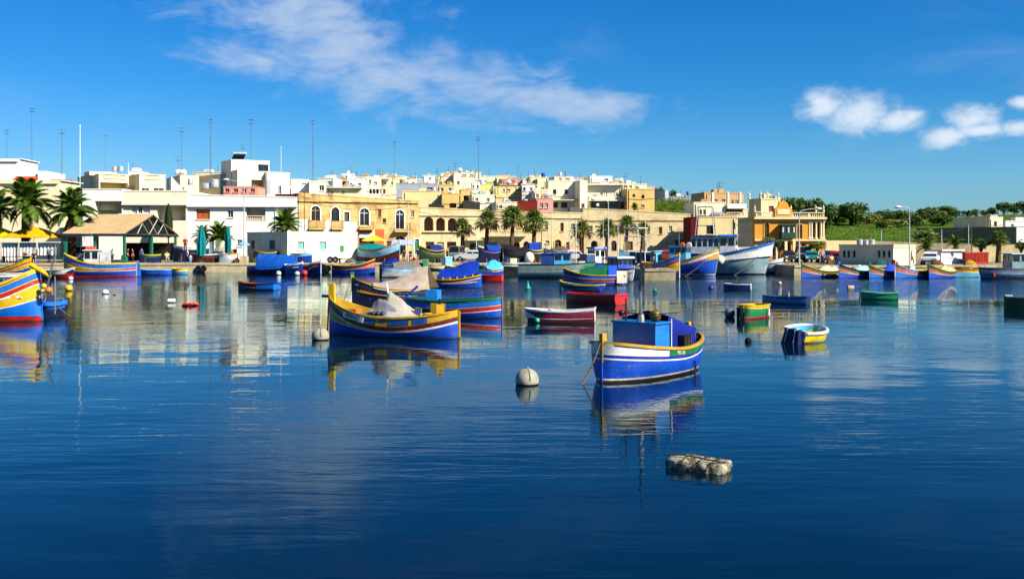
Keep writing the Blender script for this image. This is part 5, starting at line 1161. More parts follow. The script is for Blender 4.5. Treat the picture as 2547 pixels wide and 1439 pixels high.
b.cabin(2.9, 4.6, 1.7, .8, 1.5, GREYB, PALE, .1, 'sf'); b.cabin(4.7, 6.0, 1.7, .8, 1.2, paint((30, 50, 70)), NAVY, .1, '', name='aft_shelter'); b.mast(3.2, 2.3, 3.2, .03, WHT)
k = MB(); k.lathe([(.10, -.2), (.14, 0), (.10, .2)], 8, (.95, b.near * 1.1, .35)); k.build('red_fender', RED, b.root)
b = Boat('rowing_boat', 'little yellow and light blue boat heaped with gear by the red container', (2374, 98), (2433, 99.5), 1.7, .75, .15, .1, bands=[((.16, .16, .16), WOOD), ((.34, .34, .34), YEL), (W9, SKYB)], gun=ORG, inner=YEL, n=14, transom=True); k = MB(); k.frust(.4, 1.8, -.5, .5, .6, 1.0, .75); k.build('gear_heap', cloth((70, 60, 50)), b.root)
# ---- workboats between jetty and sandstone wall
b = Boat('fishing_boat', 'navy boat with white wheelhouse and blue roof behind the grey trawler', (1440, 107), (1530, 109), 2.2, 1.15, .3, .1, bands=[((.12, .12, .12), NAVY), ((.3, .3, .3), BLUE), (W9, NAVY)], gun=NAVY, n=14); b.cabin(1.5, 2.8, 1.6, 1.0, 1.7, WHT, MID, .12, 'sf', rt=.2); b.mast(3.0, 1, 6.2, .035, WHT); b.cabin(.5, 1.45, 1.6, 1.0, 1.1, paint((40, 84, 140)), PALE, .05, '', name='fore_shelter')
k = MB(); k.frust(3.0, 3.9, -.6, .6, 1.0, 1.4, .7); k.build('orange_net_heap', cloth((224, 160, 40)), b.root)
b = Boat('fishing_boat', 'dark open-sided fishing boat with small cyan cabin at the jetty', (1660, 104), (1560, 107), 2.4, 1.25, .2, .1, bands=[((.12, .12, .12), BLK), (W9, paint((24, 50, 90)))], gun=BLK, n=14); b.cabin(1.0, 1.7, 1.2, 1.1, 1.35, SKYB, LBL, .08, 's'); b.cabin(2.2, 4.1, 1.8, 1.05, 1.3, paint((14, 40, 84)), PALE, .12, '', name='dark_shelter')
for x in (2.1, 3.2, 4.2): b.mast(x, 1.0, 2.5, .06, WHT, b.near * .95, 'shelter_post')
b.mast(2.6, 2.4, 6.0, .035, WHT); b.mast(3.6, 2.4, 5.6, .03, WHT)
k = MB()
for y in (-.9, .9):
    for x in (3.0, 4.6): k.tube([(x, y, 2.4), (x, y, 4.9)], .04, 5)
    k.tube([(2.9, y, 4.9), (4.7, y, 4.9)], .06, 5); k.tube([(2.9, y, 4.0), (4.7, y, 4.0)], .04, 5)
for x in (2.9, 4.7): k.tube([(x, -.9, 4.9), (x, .9, 4.9)], .06, 5)
k.build('net_gantry', WHT, b.root)
# ---- dinghies in open water
b = Boat('rowing_boat', 'white rowing boat with maroon sides and red seat post in mid-water', (1304, 43.8), (1480, 43.4), 1.35, .48, .10, .12, pw=1.5, bands=[((.07, .07, .07), WHT), ((.3, .3, .3), MAR), (W9, paint((110, 18, 46)))], gun=WHT, inner=WHT, deckmat=paint((236, 230, 216)), transom=True, rake=.35, n=22, full=.6, tw=.8, deck=.30); b.thwarts((.35, .7), WHT); b.mast(1.1, .35, .72, .015, METAL)
k = MB(); k.lathe([(.02, .3), (.12, .36), (.13, .5), (.02, .55)], 8, (1.1, 0, 0)); k.build('red_seat', RED, b.root)
k = MB(); k.tube([(1.5, -.3, .46), (2.7, -.15, .50)], .025, 5); k.build('oar', WOOD, b.root)
k = MB(); k.ball((.62, b.near * .55, .10), .12, 10, 6); k.build('green_float', paint((40, 180, 130)), b.root, smooth=1)
RD = paint((206, 16, 24), key='dinghy_red')
b = Boat('rowing_boat', 'bright red plastic dinghy with square stern', (1409, 58.2), (1546, 55.2), 1.35, .48, .06, .06, pw=1.5, bands=[((.06, .06, .06), RD), ((.3, .3, .3), paint((180, 12, 20))), (W9, RD)], gun=RD, gw=.08, inner=RD, deckmat=RD, transom=RD, n=16, tw=.85); b.thwarts((.4, .75), RD)
k = MB(); k.box(-.15, .05, -.06, .06, .42, .52); k.build('bow_fitting', WHT, b.root)
b = Boat('rowing_boat', 'small navy dinghy with white rail in the open lane', (1800, 72.6), (1868, 72.0), 1.0, .42, .05, .0, bands=[((.05, .05, .05), WHT), (W9, paint((20, 50, 130)))], gun=WHT, inner=NAVY, n=12, transom=True); b.thwarts((.35, .65))
k = MB(); k.frust(.5, 1.3, -.3, .3, .25, .5, .6); k.build('dark_gear', DARKC, b.root)
b = Boat('rowing_boat', 'light blue rowing boat with red waterline at right', (1896, 57.5), (2010, 56.0), 1.1, .38, .03, .0, bands=[((.06, .06, .06), NAVY), ((.14, .14, .14), paint((60, 130, 200))), (.05, paint((64, 140, 206))), (W9, DKR)], gun=NAVY, inner=SKYB, n=14, transom=True); b.thwarts((.4, .7)); b.mast(1.55, .4, .66, .03, WHT)
b = Boat('rowing_boat', 'sea-green rowing boat adrift on the right', (2140, 61), (2233, 60.4), 1.15, .40, .08, .06, bands=[((.05, .05, .05), paint((150, 226, 190))), (W9, paint((20, 160, 112)))], gun=paint((120, 214, 176)), inner=paint((30, 150, 110)), n=14, transom=True, rake=.2); b.thwarts((.4, .7), GRN); b.rope((0, 0, .4), (-.06, 0, -.1), 0, .025)
b = Boat('rowing_boat', 'stubby green dinghy with yellow rim and red bottom', (1850, 45.2), (1897, 46.8), 1.0, .58, .04, .0, bands=[((.14, .14, .14), YEL), (.10, GRN), (W9, RED)], gun=YEL, inner=MUST, n=12, transom=True, full=.35); b.thwarts((.5,), RED)
for u in (.02, .10):
    k = MB(); p = b.pt(u + .03, .3, 1); k.tube([(p.x, p.y + .05, .5), (p.x, p.y + .05, -.05)], .06, 6); k.build('black_fender', RUBBER, b.root)
k = MB(); p = b.pt(.75, .35, b.near); k.tube([(p.x, p.y + b.near * .06, .42), (p.x, p.y + b.near * .06, .12)], .07, 7); k.build('white_fender', WHT, b.root)
b = Boat('rowing_boat', 'yellow fibreglass tender with blue inside listing at its mooring', (2034, 35.8), (1974, 34.6), 1.15, .42, .05, .0, bands=[((.07, .07, .07), WHT), ((.34, .40, .28), paint((228, 206, 20))), (W9, RED)], gun=WHT, gw=.09, inner=SKYB, deckmat=SKYB, n=16, transom=True, full=.4, list_=-9, deck=.35, rake=.15); b.thwarts((.5,), SKYB)
k = MB(); k.frust(b.L - .10, b.L + .30, -.34, .34, -.2, .50, .75); k.build('navy_engine_cover', mat('tarp_navy', (18, 28, 84), .6, .3, 6, .3, bump=.02), b.root, smooth=.5)
for y in (-.2, .15):
    k = MB(); k.tube([(b.L + .32, y, -.1), (b.L + .25, y * .8, .49), (b.L - .05, y * .8, .52)], .014, 4); k.build('white_lashing', WHT, b.root)
b = Boat('rowing_boat', 'dark green boat half out of the picture at the right edge', (2497, 51.5), (2600, 51), 1.3, .60, .08, 0, bands=[((.06, .06, .06), DGR), (W9, paint((14, 70, 46)))], gun=DGR, n=12); k = MB(); k.box(.05, .4, -.1, .1, .68, .76); k.build('white_bow_pad', WHT, b.root)

# ------------------------------------------------------------------ palms and trees
def leafmat(key, c1, c2, tr=0.25):
    m = bpy.data.materials.new(key); m.use_nodes = True
    T = NT(m.node_tree); b = T.n['Principled BSDF']
    geo = T.new('ShaderNodeNewGeometry')
    n = T.noise(geo.outputs['Position'], 0.8, 3, .6)
    rnd = T.math('ADD', T.math('MULTIPLY', geo.outputs['Random Per Island'], .6), T.math('MULTIPLY', n, .5))
    T.put(b.inputs['Base Color'], T.mix(T.maprange(rnd, .2, .85), lin(c1), lin(c2)))
    b.inputs['Roughness'].default_value = 0.55; b.inputs['Specular IOR Level'].default_value = 0.25
    t = T.new('ShaderNodeBsdfTranslucent'); T.put(t.inputs[0], (*[x * 1.2 for x in lin(c2)], 1))
    mx = T.new('ShaderNodeMixShader'); mx.inputs[0].default_value = tr
    T.l.new(b.outputs[0], mx.inputs[1]); T.l.new(t.outputs[0], mx.inputs[2]); T.l.new(mx.outputs[0], T.n['Material Output'].inputs[0])
    return m
L_PALM = leafmat('palm_leaf', (34, 62, 20), (98, 122, 36)); L_FAN = leafmat('fan_leaf', (26, 52, 18), (92, 110, 30)); L_TREE = leafmat('tree_leaf', (20, 42, 14), (74, 98, 30), .15)
L_OLIVE = leafmat('olive_leaf', (54, 74, 28), (126, 138, 56), .15); L_DEAD = leafmat('dead_frond', (84, 62, 32), (150, 116, 62), .1); L_CYP = leafmat('cypress_leaf', (14, 32, 14), (36, 58, 24), .1)
BARK = mat('palm_bark', (104, 82, 58), .95, .3, 3, .1, bump=.05); BARK2 = mat('tree_bark', (78, 60, 42), .95, .3, 3, .1, bump=.04)

def frond_mesh(L, rise, droop, n=15, lw=.26, seed=0):
    """feathered frond growing along +x: a bent rib with leaflets either side"""
    r = random.Random(seed); m = MB(); pts = []
    for i in range(n + 1):
        t = i / n; pts.append(Vector((L * t * (1 - .12 * t), 0, rise * math.sin(t * math.pi * .62) * L - droop * L * t ** 2.4)))
    m.tube(pts, [.035 * (1 - .8 * i / n) for i in range(n + 1)], 4)
    for i in range(2, n + 1):
        t = i / n; ln = lw * (math.sin(math.pi * min(1, .12 + t * .9)) ** .6) * r.uniform(.85, 1.1)
        d = (pts[i] - pts[i - 1]).normalized()
        for sd in (-1, 1):
            for q in (0, .33, .66):
                p = pts[i - 1].lerp(pts[i], q); a = p + d * .03; tip = p + d * ln * .75 + Vector((0, sd * ln * .8, -ln * r.uniform(.15, .5)))
                m.add([p - d * .02, a + d * .03, tip], [(0, 1, 2)])
    return m
def fan_mesh(stalk, rad, n=13, seed=0):
    """fan leaf: stalk then a circle of pleated segments whose tips droop"""
    r = random.Random(seed); m = MB(); c = Vector((stalk, 0, stalk * .32))
    m.tube([(0, 0, 0), c], [.03, .015], 4)
    for i in range(n):
        a = -2.2 + 4.4 * i / (n - 1); ln = rad * (1 - .25 * abs(a) / 2.2) * r.uniform(.88, 1.08)
        d = Vector((math.cos(a), math.sin(a), 0)); s_ = Vector((-d.y, d.x, 0)) * .042
        k = c + d * ln * .62 + Vector((0, 0, .10 * ln)); tip = c + d * ln + Vector((0, 0, -ln * r.uniform(.15, .55)))
        m.add([c, k - s_, tip, k + s_], [(0, 1, 2, 3)])
    return m
FR = [frond_mesh(1.0, .34, .22, seed=1).mesh('frond', L_PALM), frond_mesh(1.0, .30, .42, seed=2).mesh('frond', L_PALM), frond_mesh(1.0, .22, .62, seed=3).mesh('frond', L_PALM), frond_mesh(1.0, .30, .06, seed=4).mesh('frond', L_PALM)]
FRD = frond_mesh(1.0, -.1, 1.0, seed=5).mesh('dead_frond', L_DEAD)
FN = [fan_mesh(.55, .5, seed=i).mesh('fan_leaf', L_FAN) for i in range(3)]
FND = fan_mesh(.45, .45, seed=9).mesh('dead_fan_leaf', L_DEAD)
def palm(label, px, d, yc, rad_px, fan=False, base=PROM, group=None, nf=None, trunk_r=.26):
    x = X(px, d); zc = Z(yc, d); R_ = rad_px / F * d; rnd = random.Random(int(px))
    root = thing('palm_tree', label, 'palm tree', (x, d, base), 0, group)
    h = zc - base - (.12 * R_ if not fan else .05); k = MB(); pts = []; rs = []
    for i in range(13):
        t = i / 12; pts.append((.12 * math.sin(t * 2.3 + px), .08 * math.sin(t * 3 + px), h * t)); rs.append(trunk_r * (1.25 - .35 * t) * (1 + (.08 if i % 2 else -.04)) if t < .95 else trunk_r * 1.25)
    k.tube(pts, rs, 9); k.build('trunk', BARK, root, smooth=.6)
    top = Vector(pts[-1]); n = int((nf or 40) * .82) if not fan else 36
    for i in range(n):
        t = i / n; az = i * 2.399963 + rnd.uniform(-.2, .2)
        if fan:
            el = 1.35 - 2.2 * t ** .95; sc = R_ * rnd.uniform(.85, 1.2); me = FN[i % 3] if el > -.55 else FND
        else:
            el = 1.35 - 1.75 * t; sc = R_ * rnd.uniform(.9, 1.25); me = FR[3] if t < .2 else FR[0] if t < .45 else FR[1] if t < .78 else FR[2]
            if t > .93: me = FRD; sc *= .7
        o = bpy.data.objects.new(me.name, me); C.objects.link(o); o.parent = root
        o.location = top + Vector((0, 0, .1 - .25 * t)); o.scale = (sc, sc, sc)
        tilt = el if fan else el * .78
        o.rotation_euler = (rnd.uniform(-.3, .3), -tilt, az)
    return root
palm('tall feathery date palm at far left behind the yellow parasols', 66, 119, 508, 76, group='date palms by the market', trunk_r=.4, nf=60)
palm('second feathery date palm between parasols and market shed', 176, 120, 526, 66, group='date palms by the market', trunk_r=.4, nf=56)
palm('date palm fronds cut by the left edge of the picture', -8, 121, 520, 52, group='date palms by the market', nf=40)
palm('arching date palm behind the turquoise-shuttered hut', 708, 127, 562, 50, trunk_r=.3)
palm('dark drooping date palm between the closed teal umbrellas', 545, 124, 590, 42, nf=36)
palm('pale young palm behind the left closed teal umbrella', 506, 125, 586, 30, nf=30, trunk_r=.2)
for px, d, yc, r_, lab in ((1153, 134, 573, 31, 'short fan palm, leftmost of the promenade row'), (1211, 133, 555, 35, 'fan palm second from left, before the loggia house end'), (1274, 132, 550, 38, 'tallest fan palm of the row, with long bare trunk'), (1326, 133, 560, 38, 'fan palm fourth from left, right of the tallest'),
                           (1449, 134, 578, 31, 'leaning bushy fan palm right of the orange arched door'), (1508, 133, 575, 30, 'fan palm beside the street lamp on the promenade'), (1557, 134, 566, 30, 'dense dark fan palm before the warehouse wall'), (1600, 137, 572, 20, 'smallest fan palm at the right end of the row')):
    palm(lab, px, d, yc, r_, True, group='fan palms along the promenade')
palm('fan palm behind the red container at right', 2482, 117, 598, 24, True, group=None)
palm('low palm on the terrace before the golden arched house', 1580, 178, 516, 15, base=7.5, nf=26, trunk_r=.2)
palm('young palm shading the wall behind the white car', 2304, 122, 612, 30, nf=24, trunk_r=.18)
palm('young palm between white cabin and red container', 2378, 121, 606, 24, nf=22, trunk_r=.18)
def crown_mesh(seed, n=2200, leaf=.085, flat=.9):
    """unit crown: leaf clumps spread over several lobes"""
    r = random.Random(seed); m = MB(); lobes = []
    for i in range(15):
        a = r.uniform(0, 6.283); q = r.uniform(.15, .68); lobes.append((Vector((q * math.cos(a), q * math.sin(a), r.uniform(-.45, .55) * flat)), r.uniform(.24, .42)))
    for i in range(n):
        c, R_ = r.choice(lobes); v = Vector((r.gauss(0, 1), r.gauss(0, 1), r.gauss(0, 1) * .9)).normalized(); p = c + v * R_ * r.uniform(.55, 1.05)
        a = Vector((r.uniform(-1, 1), r.uniform(-1, 1), r.uniform(-1, 1))).normalized(); b_ = a.cross(v if abs(a.dot(v)) < .95 else Vector((0, 0, 1))).normalized(); s_ = leaf * r.uniform(.6, 1.3)
        m.add([p - a * s_, p - b_ * s_ * .5, p + a * s_, p + b_ * s_ * .5], [(0, 1, 2, 3)])
    return m
CR = {}
def tree(label, px, d, yc, rx, ry, lm=L_TREE, base=None, name='tree', group=None, shrub=False, k=None):
    x = X(px, d); zc = Z(yc, d); sx, sz = rx / F * d, ry / F * d
    g = base if base is not None else hill_z(x, d)
    g = min(g, zc - sz * .6)
    if base is None and name == 'tree' and zc - sz * .95 > g + .3:      # bushy down to the ground
        top = zc + sz; zc = (top + g + .2) / 2; sz = (top - g - .2) / 2; sx = max(sx, sz * .8)
    root = thing(name, label, 'shrub' if shrub else 'tree', (x, d, g), 0, group)
    key = (lm.name, (k if k is not None else int(px)) % 4)
    if key not in CR: CR[key] = crown_mesh(key[1] + 3).mesh('crown', lm)
    o = bpy.data.objects.new('crown', CR[key]); C.objects.link(o); o.parent = root
    o.location = (0, 0, zc - g); o.scale = (sx, sx, sz * 1.15); o.rotation_euler = (0, 0, px * 1.7)
    m = MB(); h = zc - g; m.tube([(0, 0, -.3), (.05, 0, h * .5), (0, .05, h)], [.09 * sx + .06, .07 * sx + .05, .03], 7)
    for a in range(4): m.tube([(0, 0, h * .55), (sx * .45 * math.cos(a * 1.6 + px), sx * .45 * math.sin(a * 1.6 + px), h + sz * .2)], [.04 * sx + .03, .015], 5)
    m.build('trunk', BARK2, root); return root
TG = 'trees on the right-hand hill'
for px, d, yc, rx, ry, lm, lab in ((1965, 175, 508, 30, 17, L_TREE, 'dark tree crown showing over the ochre villa pediment'), (2000, 180, 510, 24, 18, L_TREE, 'dark rounded tree right behind the villa balustrade'), (2028, 178, 514, 22, 20, L_TREE, 'tree above the right end of the villa balustrade'),
        (2052, 172, 530, 24, 26, L_TREE, 'bushy tree touching the villa loggia corner'), (2117, 190, 537, 42, 31, L_TREE, 'largest dark tree, alone on the green slope'), (2156, 200, 550, 26, 20, L_OLIVE, 'olive green tree right of the largest dark tree'), (2090, 205, 548, 22, 14, L_OLIVE, 'low olive bush tree left of the largest dark tree'),
        (2198, 205, 545, 24, 20, L_TREE, 'round tree midway up the right slope'), (2232, 200, 550, 28, 24, L_TREE, 'dark tree left of the tall street lamp arm'), (2215, 185, 566, 32, 20, L_OLIVE, 'wide olive bush on the middle slope'), (2270, 190, 560, 26, 26, L_TREE, 'dense dark tree behind the tall street lamp'), (2300, 215, 540, 26, 18, L_TREE, 'dark tree above the long shaded wall'),
        (2310, 260, 524, 17, 10, L_TREE, 'small tree on the ridge, leftmost of the skyline clumps'), (2350, 255, 526, 28, 14, L_TREE, 'broad tree clump on the ridge'), (2345, 190, 552, 26, 14, L_TREE, 'dark hedge tree above the shaded wall corner'), (2408, 270, 529, 11, 7, L_TREE, 'tiny round tree on the ridge'), (2426, 270, 527, 11, 8, L_TREE, 'tiny dark tree on the ridge, right of its twin'),
        (2470, 265, 523, 13, 8, L_TREE, 'small ridge tree above the upper house'), (2497, 262, 515, 19, 13, L_TREE, 'tall ridge tree near the right edge'), (2522, 262, 517, 17, 11, L_TREE, 'ridge tree second from the right edge'), (2545, 262, 513, 18, 14, L_TREE, 'ridge tree cut by the right edge'), (2302, 150, 588, 24, 16, L_OLIVE, 'grey-green bush below the shaded wall'), (2078, 195, 545, 20, 14, L_TREE, 'dark bush between villa and largest dark tree'), (2176, 215, 546, 22, 16, L_TREE, 'dark bush right of the olive green tree'), (2250, 225, 541, 24, 14, L_OLIVE, 'pale bush behind the tall street lamp arm'), (2325, 225, 538, 24, 12, L_OLIVE, 'pale bush above the shaded wall'), (2375, 262, 531, 22, 8, L_TREE, 'low dark hedge on the ridge'), (2448, 268, 528, 16, 6, L_OLIVE, 'low pale hedge on the ridge')):
    tree(lab, px, d + (16 if 170 < d < 230 else 0), yc - (3 if d < 230 else 0), rx * (1.5 if d < 230 else 1.2), ry * 1.15, lm, group=TG)
tree('dark pine on a roof above the grey wall house', 1012, 215, 448, 16, 7, L_TREE, base=13)
tree('dark tree behind the grey house on the town skyline', 1640, 205, 470, 15, 8, L_TREE); tree('round tree right of the grey house on the skyline', 1674, 200, 482, 14, 12, L_TREE)
tree('green creeper bush beside the lime green house', 1220, 178, 481, 9, 11, L_OLIVE, name='shrub', shrub=True, base=9)
tree('small street tree on the pavement before the villa wall', 2031, 121, 612, 27, 14, L_OLIVE, base=PROM)
tree('potted shrub behind the trawler bow', 1908, 122, 598, 20, 10, L_OLIVE, base=PROM, name='shrub', shrub=True); tree('dark shrub under the villa bay window', 1936, 122, 608, 12, 12, L_TREE, base=PROM, name='shrub', shrub=True)
tree('dense bush behind the red container', 2440, 118, 608, 26, 15, L_TREE, base=PROM, name='shrub', shrub=True); tree('dark bush at the right edge above the cabin boat', 2540, 120, 612, 20, 14, L_TREE, base=PROM, name='shrub', shrub=True)
def cypress():
    d = 135; x = X(419, d); root = thing('cypress_tree', 'narrow dark cypress between market shed and white house', 'tree', (x, d, PROM)); r = random.Random(5); m = MB(); z0, z1 = Z(590, d) - PROM, Z(508, d) - PROM
    for i in range(2600):
        t = r.random() ** .8; R_ = .62 * (math.sin(math.pi * min(1, .12 + .88 * t)) ** .6) * (1.05 - .3 * t) * r.uniform(.75, 1.05); a = r.uniform(0, 6.283); p = Vector((R_ * math.cos(a), R_ * math.sin(a), z0 + (z1 - z0) * t))
        q = Vector((r.uniform(-.3, .3), r.uniform(-.3, .3), 1)).normalized() * r.uniform(.1, .22); w = Vector((-math.sin(a), math.cos(a), 0)) * .05; m.add([p - q, p - w, p + q, p + w], [(0, 1, 2, 3)])
    m.build('crown', L_CYP, root); k = MB(); k.tube([(0, 0, 0), (0, 0, z1 * .8)], [.14, .03], 7); k.build('trunk', BARK2, root)
cypress()
def scrub():
    """low scrub and grass tufts over the slope: nobody could count them"""
    r = random.Random(8); m = MB()
    for i in range(700):
        t = r.uniform(.30, .52) if i % 5 else r.uniform(.145, .18); d = r.uniform(132, 255) if t > .2 else r.uniform(180, 194); x = t * d
        if t > .2 and d < 168: z = 3.6
        else: z = hill_z(x, d)
        R_ = r.uniform(.25, 1.25) if d > 170 else r.uniform(.15, .4)
        for j in range(int(34 * R_) + 8):
            v = Vector((r.gauss(0, .6), r.gauss(0, .6), abs(r.gauss(0, .45)))) * R_; p = Vector((x, d, z)) + v; a = Vector((r.uniform(-1, 1), r.uniform(-1, 1), r.uniform(-.2, 1))).normalized() * r.uniform(.08, .2); w = a.cross(Vector((0, 0, 1))).normalized() * .06
            m.add([p - a, p - w, p + a, p + w], [(0, 1, 2, 3)])
    tag(m.build('scrub', leafmat('scrub_leaf', (44, 70, 18), (120, 132, 44), .1)), kind='stuff')
scrub()

# ------------------------------------------------------------------ market shed
def shed():
    y0, y1 = 115.4, 133.6; x0, x1 = X(155, y0), X(312, y0); root = thing('market_shed', 'open market shed with tan pitched roof, green posts and dark trusses', 'shed', (x0, y0, PROM))
    L = x1 - x0; Wd = y1 - y0; ze = Z(580, y0) - PROM; zr = Z(533, 124.5) - PROM
    RT = mat('tan_sheet', (170, 144, 106), .8, .10, .8, .15, stain=.35, stain_col=(150, 122, 84))
    for sd in (0, 1):
        for i in range(9):      # corrugated sheets, one by one
            a, e = L * i / 9 + .02, L * (i + 1) / 9 - .02; m = MB(); k = 8; rows = []
            for j in range(k * 2 + 1):
                u = a + (e - a) * j / (k * 2); w = .03 * (1 if j % 2 else -1)
                rows.append([(u, -.25 if sd == 0 else Wd + .25, ze - .03 + w), (u, Wd / 2, zr + w)])
            m.grid(rows); m.build('roof_sheet', RT, root)
    GP = paint((14, 112, 84), key='post_green')
    for x in (.25, L * .5, L - .25):
        for y in (.3, Wd * .5, Wd - .3):
            k = MB(); k.box(x - .14, x + .14, y - .14, y + .14, 0, ze - .25); k.box(x - .28, x + .28, y - .28, y + .28, 0, .7); k.build('post', GP, root)
    DK = paint((36, 44, 38), key='truss_dark'); PW = paint((206, 208, 190), key='truss_pale')
    for x in (.05, L * .5, L - .05):
        k = MB()
        for q0, q1 in (((0, ze - .1), (Wd, ze - .1)), ((0, ze - .1), (Wd / 2, zr - .15)), ((Wd, ze - .1), (Wd / 2, zr - .15))): k.tube([(x, *q0), (x, *q1)], .10, 5)
        k.build('truss', DK, root)
        k = MB()
        for y, yy in ((.20, .3), (.42, .3), (.42, .58), (.58, .42), (.58, .7), (.8, .7)):
            hz = ze + (zr - ze) * (1 - abs(yy - .5) * 2) - .2; k.tube([(x, Wd * y, ze - .1), (x, Wd * yy, hz)], .05, 4)
        k.build('truss_brace', PW, root)
    k = MB(); k.box(-.05, L + .05, -.2, -.05, ze - .35, ze - .1); k.build('eave_beam', DK, root)
    k = MB(); k.box(-.05, L + .05, Wd + .05, Wd + .2, ze - .35, ze - .1); k.build('eave_beam', DK, root)
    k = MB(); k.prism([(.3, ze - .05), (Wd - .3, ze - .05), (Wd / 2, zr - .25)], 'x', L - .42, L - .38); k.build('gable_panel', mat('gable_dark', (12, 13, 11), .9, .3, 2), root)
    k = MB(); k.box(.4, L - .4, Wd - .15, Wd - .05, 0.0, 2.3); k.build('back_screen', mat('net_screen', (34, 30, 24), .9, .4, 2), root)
shed()
# ------------------------------------------------------------------ parasols, tents, umbrellas
def parasol(label, px, d, half_px, y_top, y_rim, col, square=True, pole=METAL, group=None, valance=.12, name='parasol'):
    x = X(px, d); root = thing(name, label, 'parasol', (x, d, PROM), 0, group); r = half_px / F * d; zt, zr = Z(y_top, d) - PROM, Z(y_rim, d) - PROM; n = 8
    m = MB(); k = 5; rows = []
    for i in range(k + 1):
        t = i / k; row = []
        for j in range(n * 4):
            a = 2 * math.pi * j / (n * 4); q = abs(((j % 4) - 0) / 4 - .5) * 2 if (j % 4) else 1
            rr = r * t * (1.0 if not square else min(1 / max(abs(math.cos(a)), abs(math.sin(a))), 1.35) * .92); sagz = -.05 * (1 - q) * t
            row.append((rr * math.cos(a), rr * math.sin(a), zt - (zt - zr) * (t ** 1.12) + sagz))
        rows.append(row)
    rows.append([(x_, y_, z_ - valance) for x_, y_, z_ in rows[-1]])
    m.grid(rows, 0, True); m.build('canopy', cloth(col), root, smooth=.5)
    p = MB(); p.tube([(0, 0, 0), (0, 0, zt + .1)], .035, 6); p.build('pole', pole, root)
    for j in range(8):
        a = math.pi * j / 4; q = MB(); q.tube([(0, 0, zt - .06), (r * .9 * math.cos(a), r * .9 * math.sin(a), zr + .0)], .012, 4); q.build('rib', pole, root)
    return root
parasol('large orange-yellow square parasol over the market stall', 84, 119.5, 62, 562, 588, (240, 172, 10))
parasol('bright yellow parasol at the left edge', -6, 119, 50, 563, 588, (250, 206, 0))
parasol('yellow café parasol before the terracotta shop front', 930, 126, 30, 584, 597, (244, 206, 60))
def closed_umbrella(label, px, d, yt, yb, wpx):
    x = X(px, d); root = thing('closed_umbrella', label, 'umbrella', (x, d, PROM), 0, 'closed teal umbrellas'); zt, zb = Z(yt, d) - PROM, Z(yb, d) - PROM; r = wpx / 2 / F * d; m = MB(); rows = []
    for i in range(9):
        t = i / 8; row = []
        for j in range(24):
            a = 2 * math.pi * j / 24; rr = r * (.22 + .78 * min(1, (1 - t) * 1.5 + .25) * (1 - .25 * (t < .08))) * (1 + .22 * (1 if j % 3 == 0 else -.5)); row.append((rr * math.cos(a), rr * math.sin(a), zb + (zt - zb) * t))
        rows.append(row)
    m.grid(rows, 0, True); m.build('folded_canopy', cloth((8, 124, 126)), root, smooth=.8); p = MB(); p.tube([(0, 0, 0), (0, 0, zt + .15)], .05, 6); p.build('pole', TEAL, root); q = MB(); q.box(-.3, .3, -.3, .3, 0, .12); q.build('foot', METAL, root)
closed_umbrella('tall closed teal umbrella near the quay edge', 501, 115.6, 563, 637, 20); closed_umbrella('closed teal umbrella farther along, by the lamp post', 567, 117, 565, 630, 14)
def stall():
    d = 115.8; root = thing('market_stall', 'white-sheeted market stall under the yellow parasols', 'stall', (X(5, d), d, PROM)); L = X(140, d) - X(5, d); CW = cloth((240, 238, 232), 'white_sheet')
    for a, e, zb in ((.0, .30, .15), (.32, .62, .15), (.66, 1.0, .9)):
        m = MB(); rows = []
        for i in range(25):
            u = L * (a + (e - a) * i / 24); rows.append([(u, .10 * math.sin(i * 1.3 + a * 9), zb), (u, .05 * math.sin(i * 1.3), 2.35)])
        m.grid(rows); m.build('hanging_sheet', CW, root, smooth=1)
    k = MB(); k.box(-.2, L + .6, -.4, 2.6, 2.36, 2.46); k.build('awning_top', WHT, root)
    for x in (0, L * .31, L * .64, L): p = MB(); p.tube([(x, -.2, 0), (x, -.2, 2.4)], .04, 6); p.build('pole', METAL, root)
    k = MB(); k.box(.5, L * .6, -1.2, -.4, .72, .8); k.build('table_top', DARKC, root)
    for x in (.6, L * .58):
        k = MB(); k.box(x - .04, x + .04, -1.1, -.5, 0, .72); k.build('table_leg', DARKC, root)
stall()
def awning():
    d = 127; x0, x1 = X(972, d), X(1030, d); root = thing('cafe_awning', 'pale grey sloping café awning beside the white pole', 'awning', (x0, d, PROM)); L = x1 - x0; z0, z1 = Z(607, d) - PROM, Z(596, d) - PROM
    m = MB(); m.grid([[(L * i / 8, 0, z0 - .15), (L * i / 8, 0, z0), (L * i / 8, 2.4, z1)] for i in range(9)]); m.build('canvas', cloth((176, 190, 212)), root)
    for x in (.1, L - .1): k = MB(); k.tube([(x, .05, 0), (x, .05, z0)], .04, 5); k.build('post', METAL, root)
awning()
def pale_parasol(px, d, yt, yb, half, col, lab): parasol(lab, px, d, half, yt, yb, col, False)
pale_parasol(606, 119, 599, 607, 15, (120, 196, 222), 'light blue sunshade behind the lamp post')
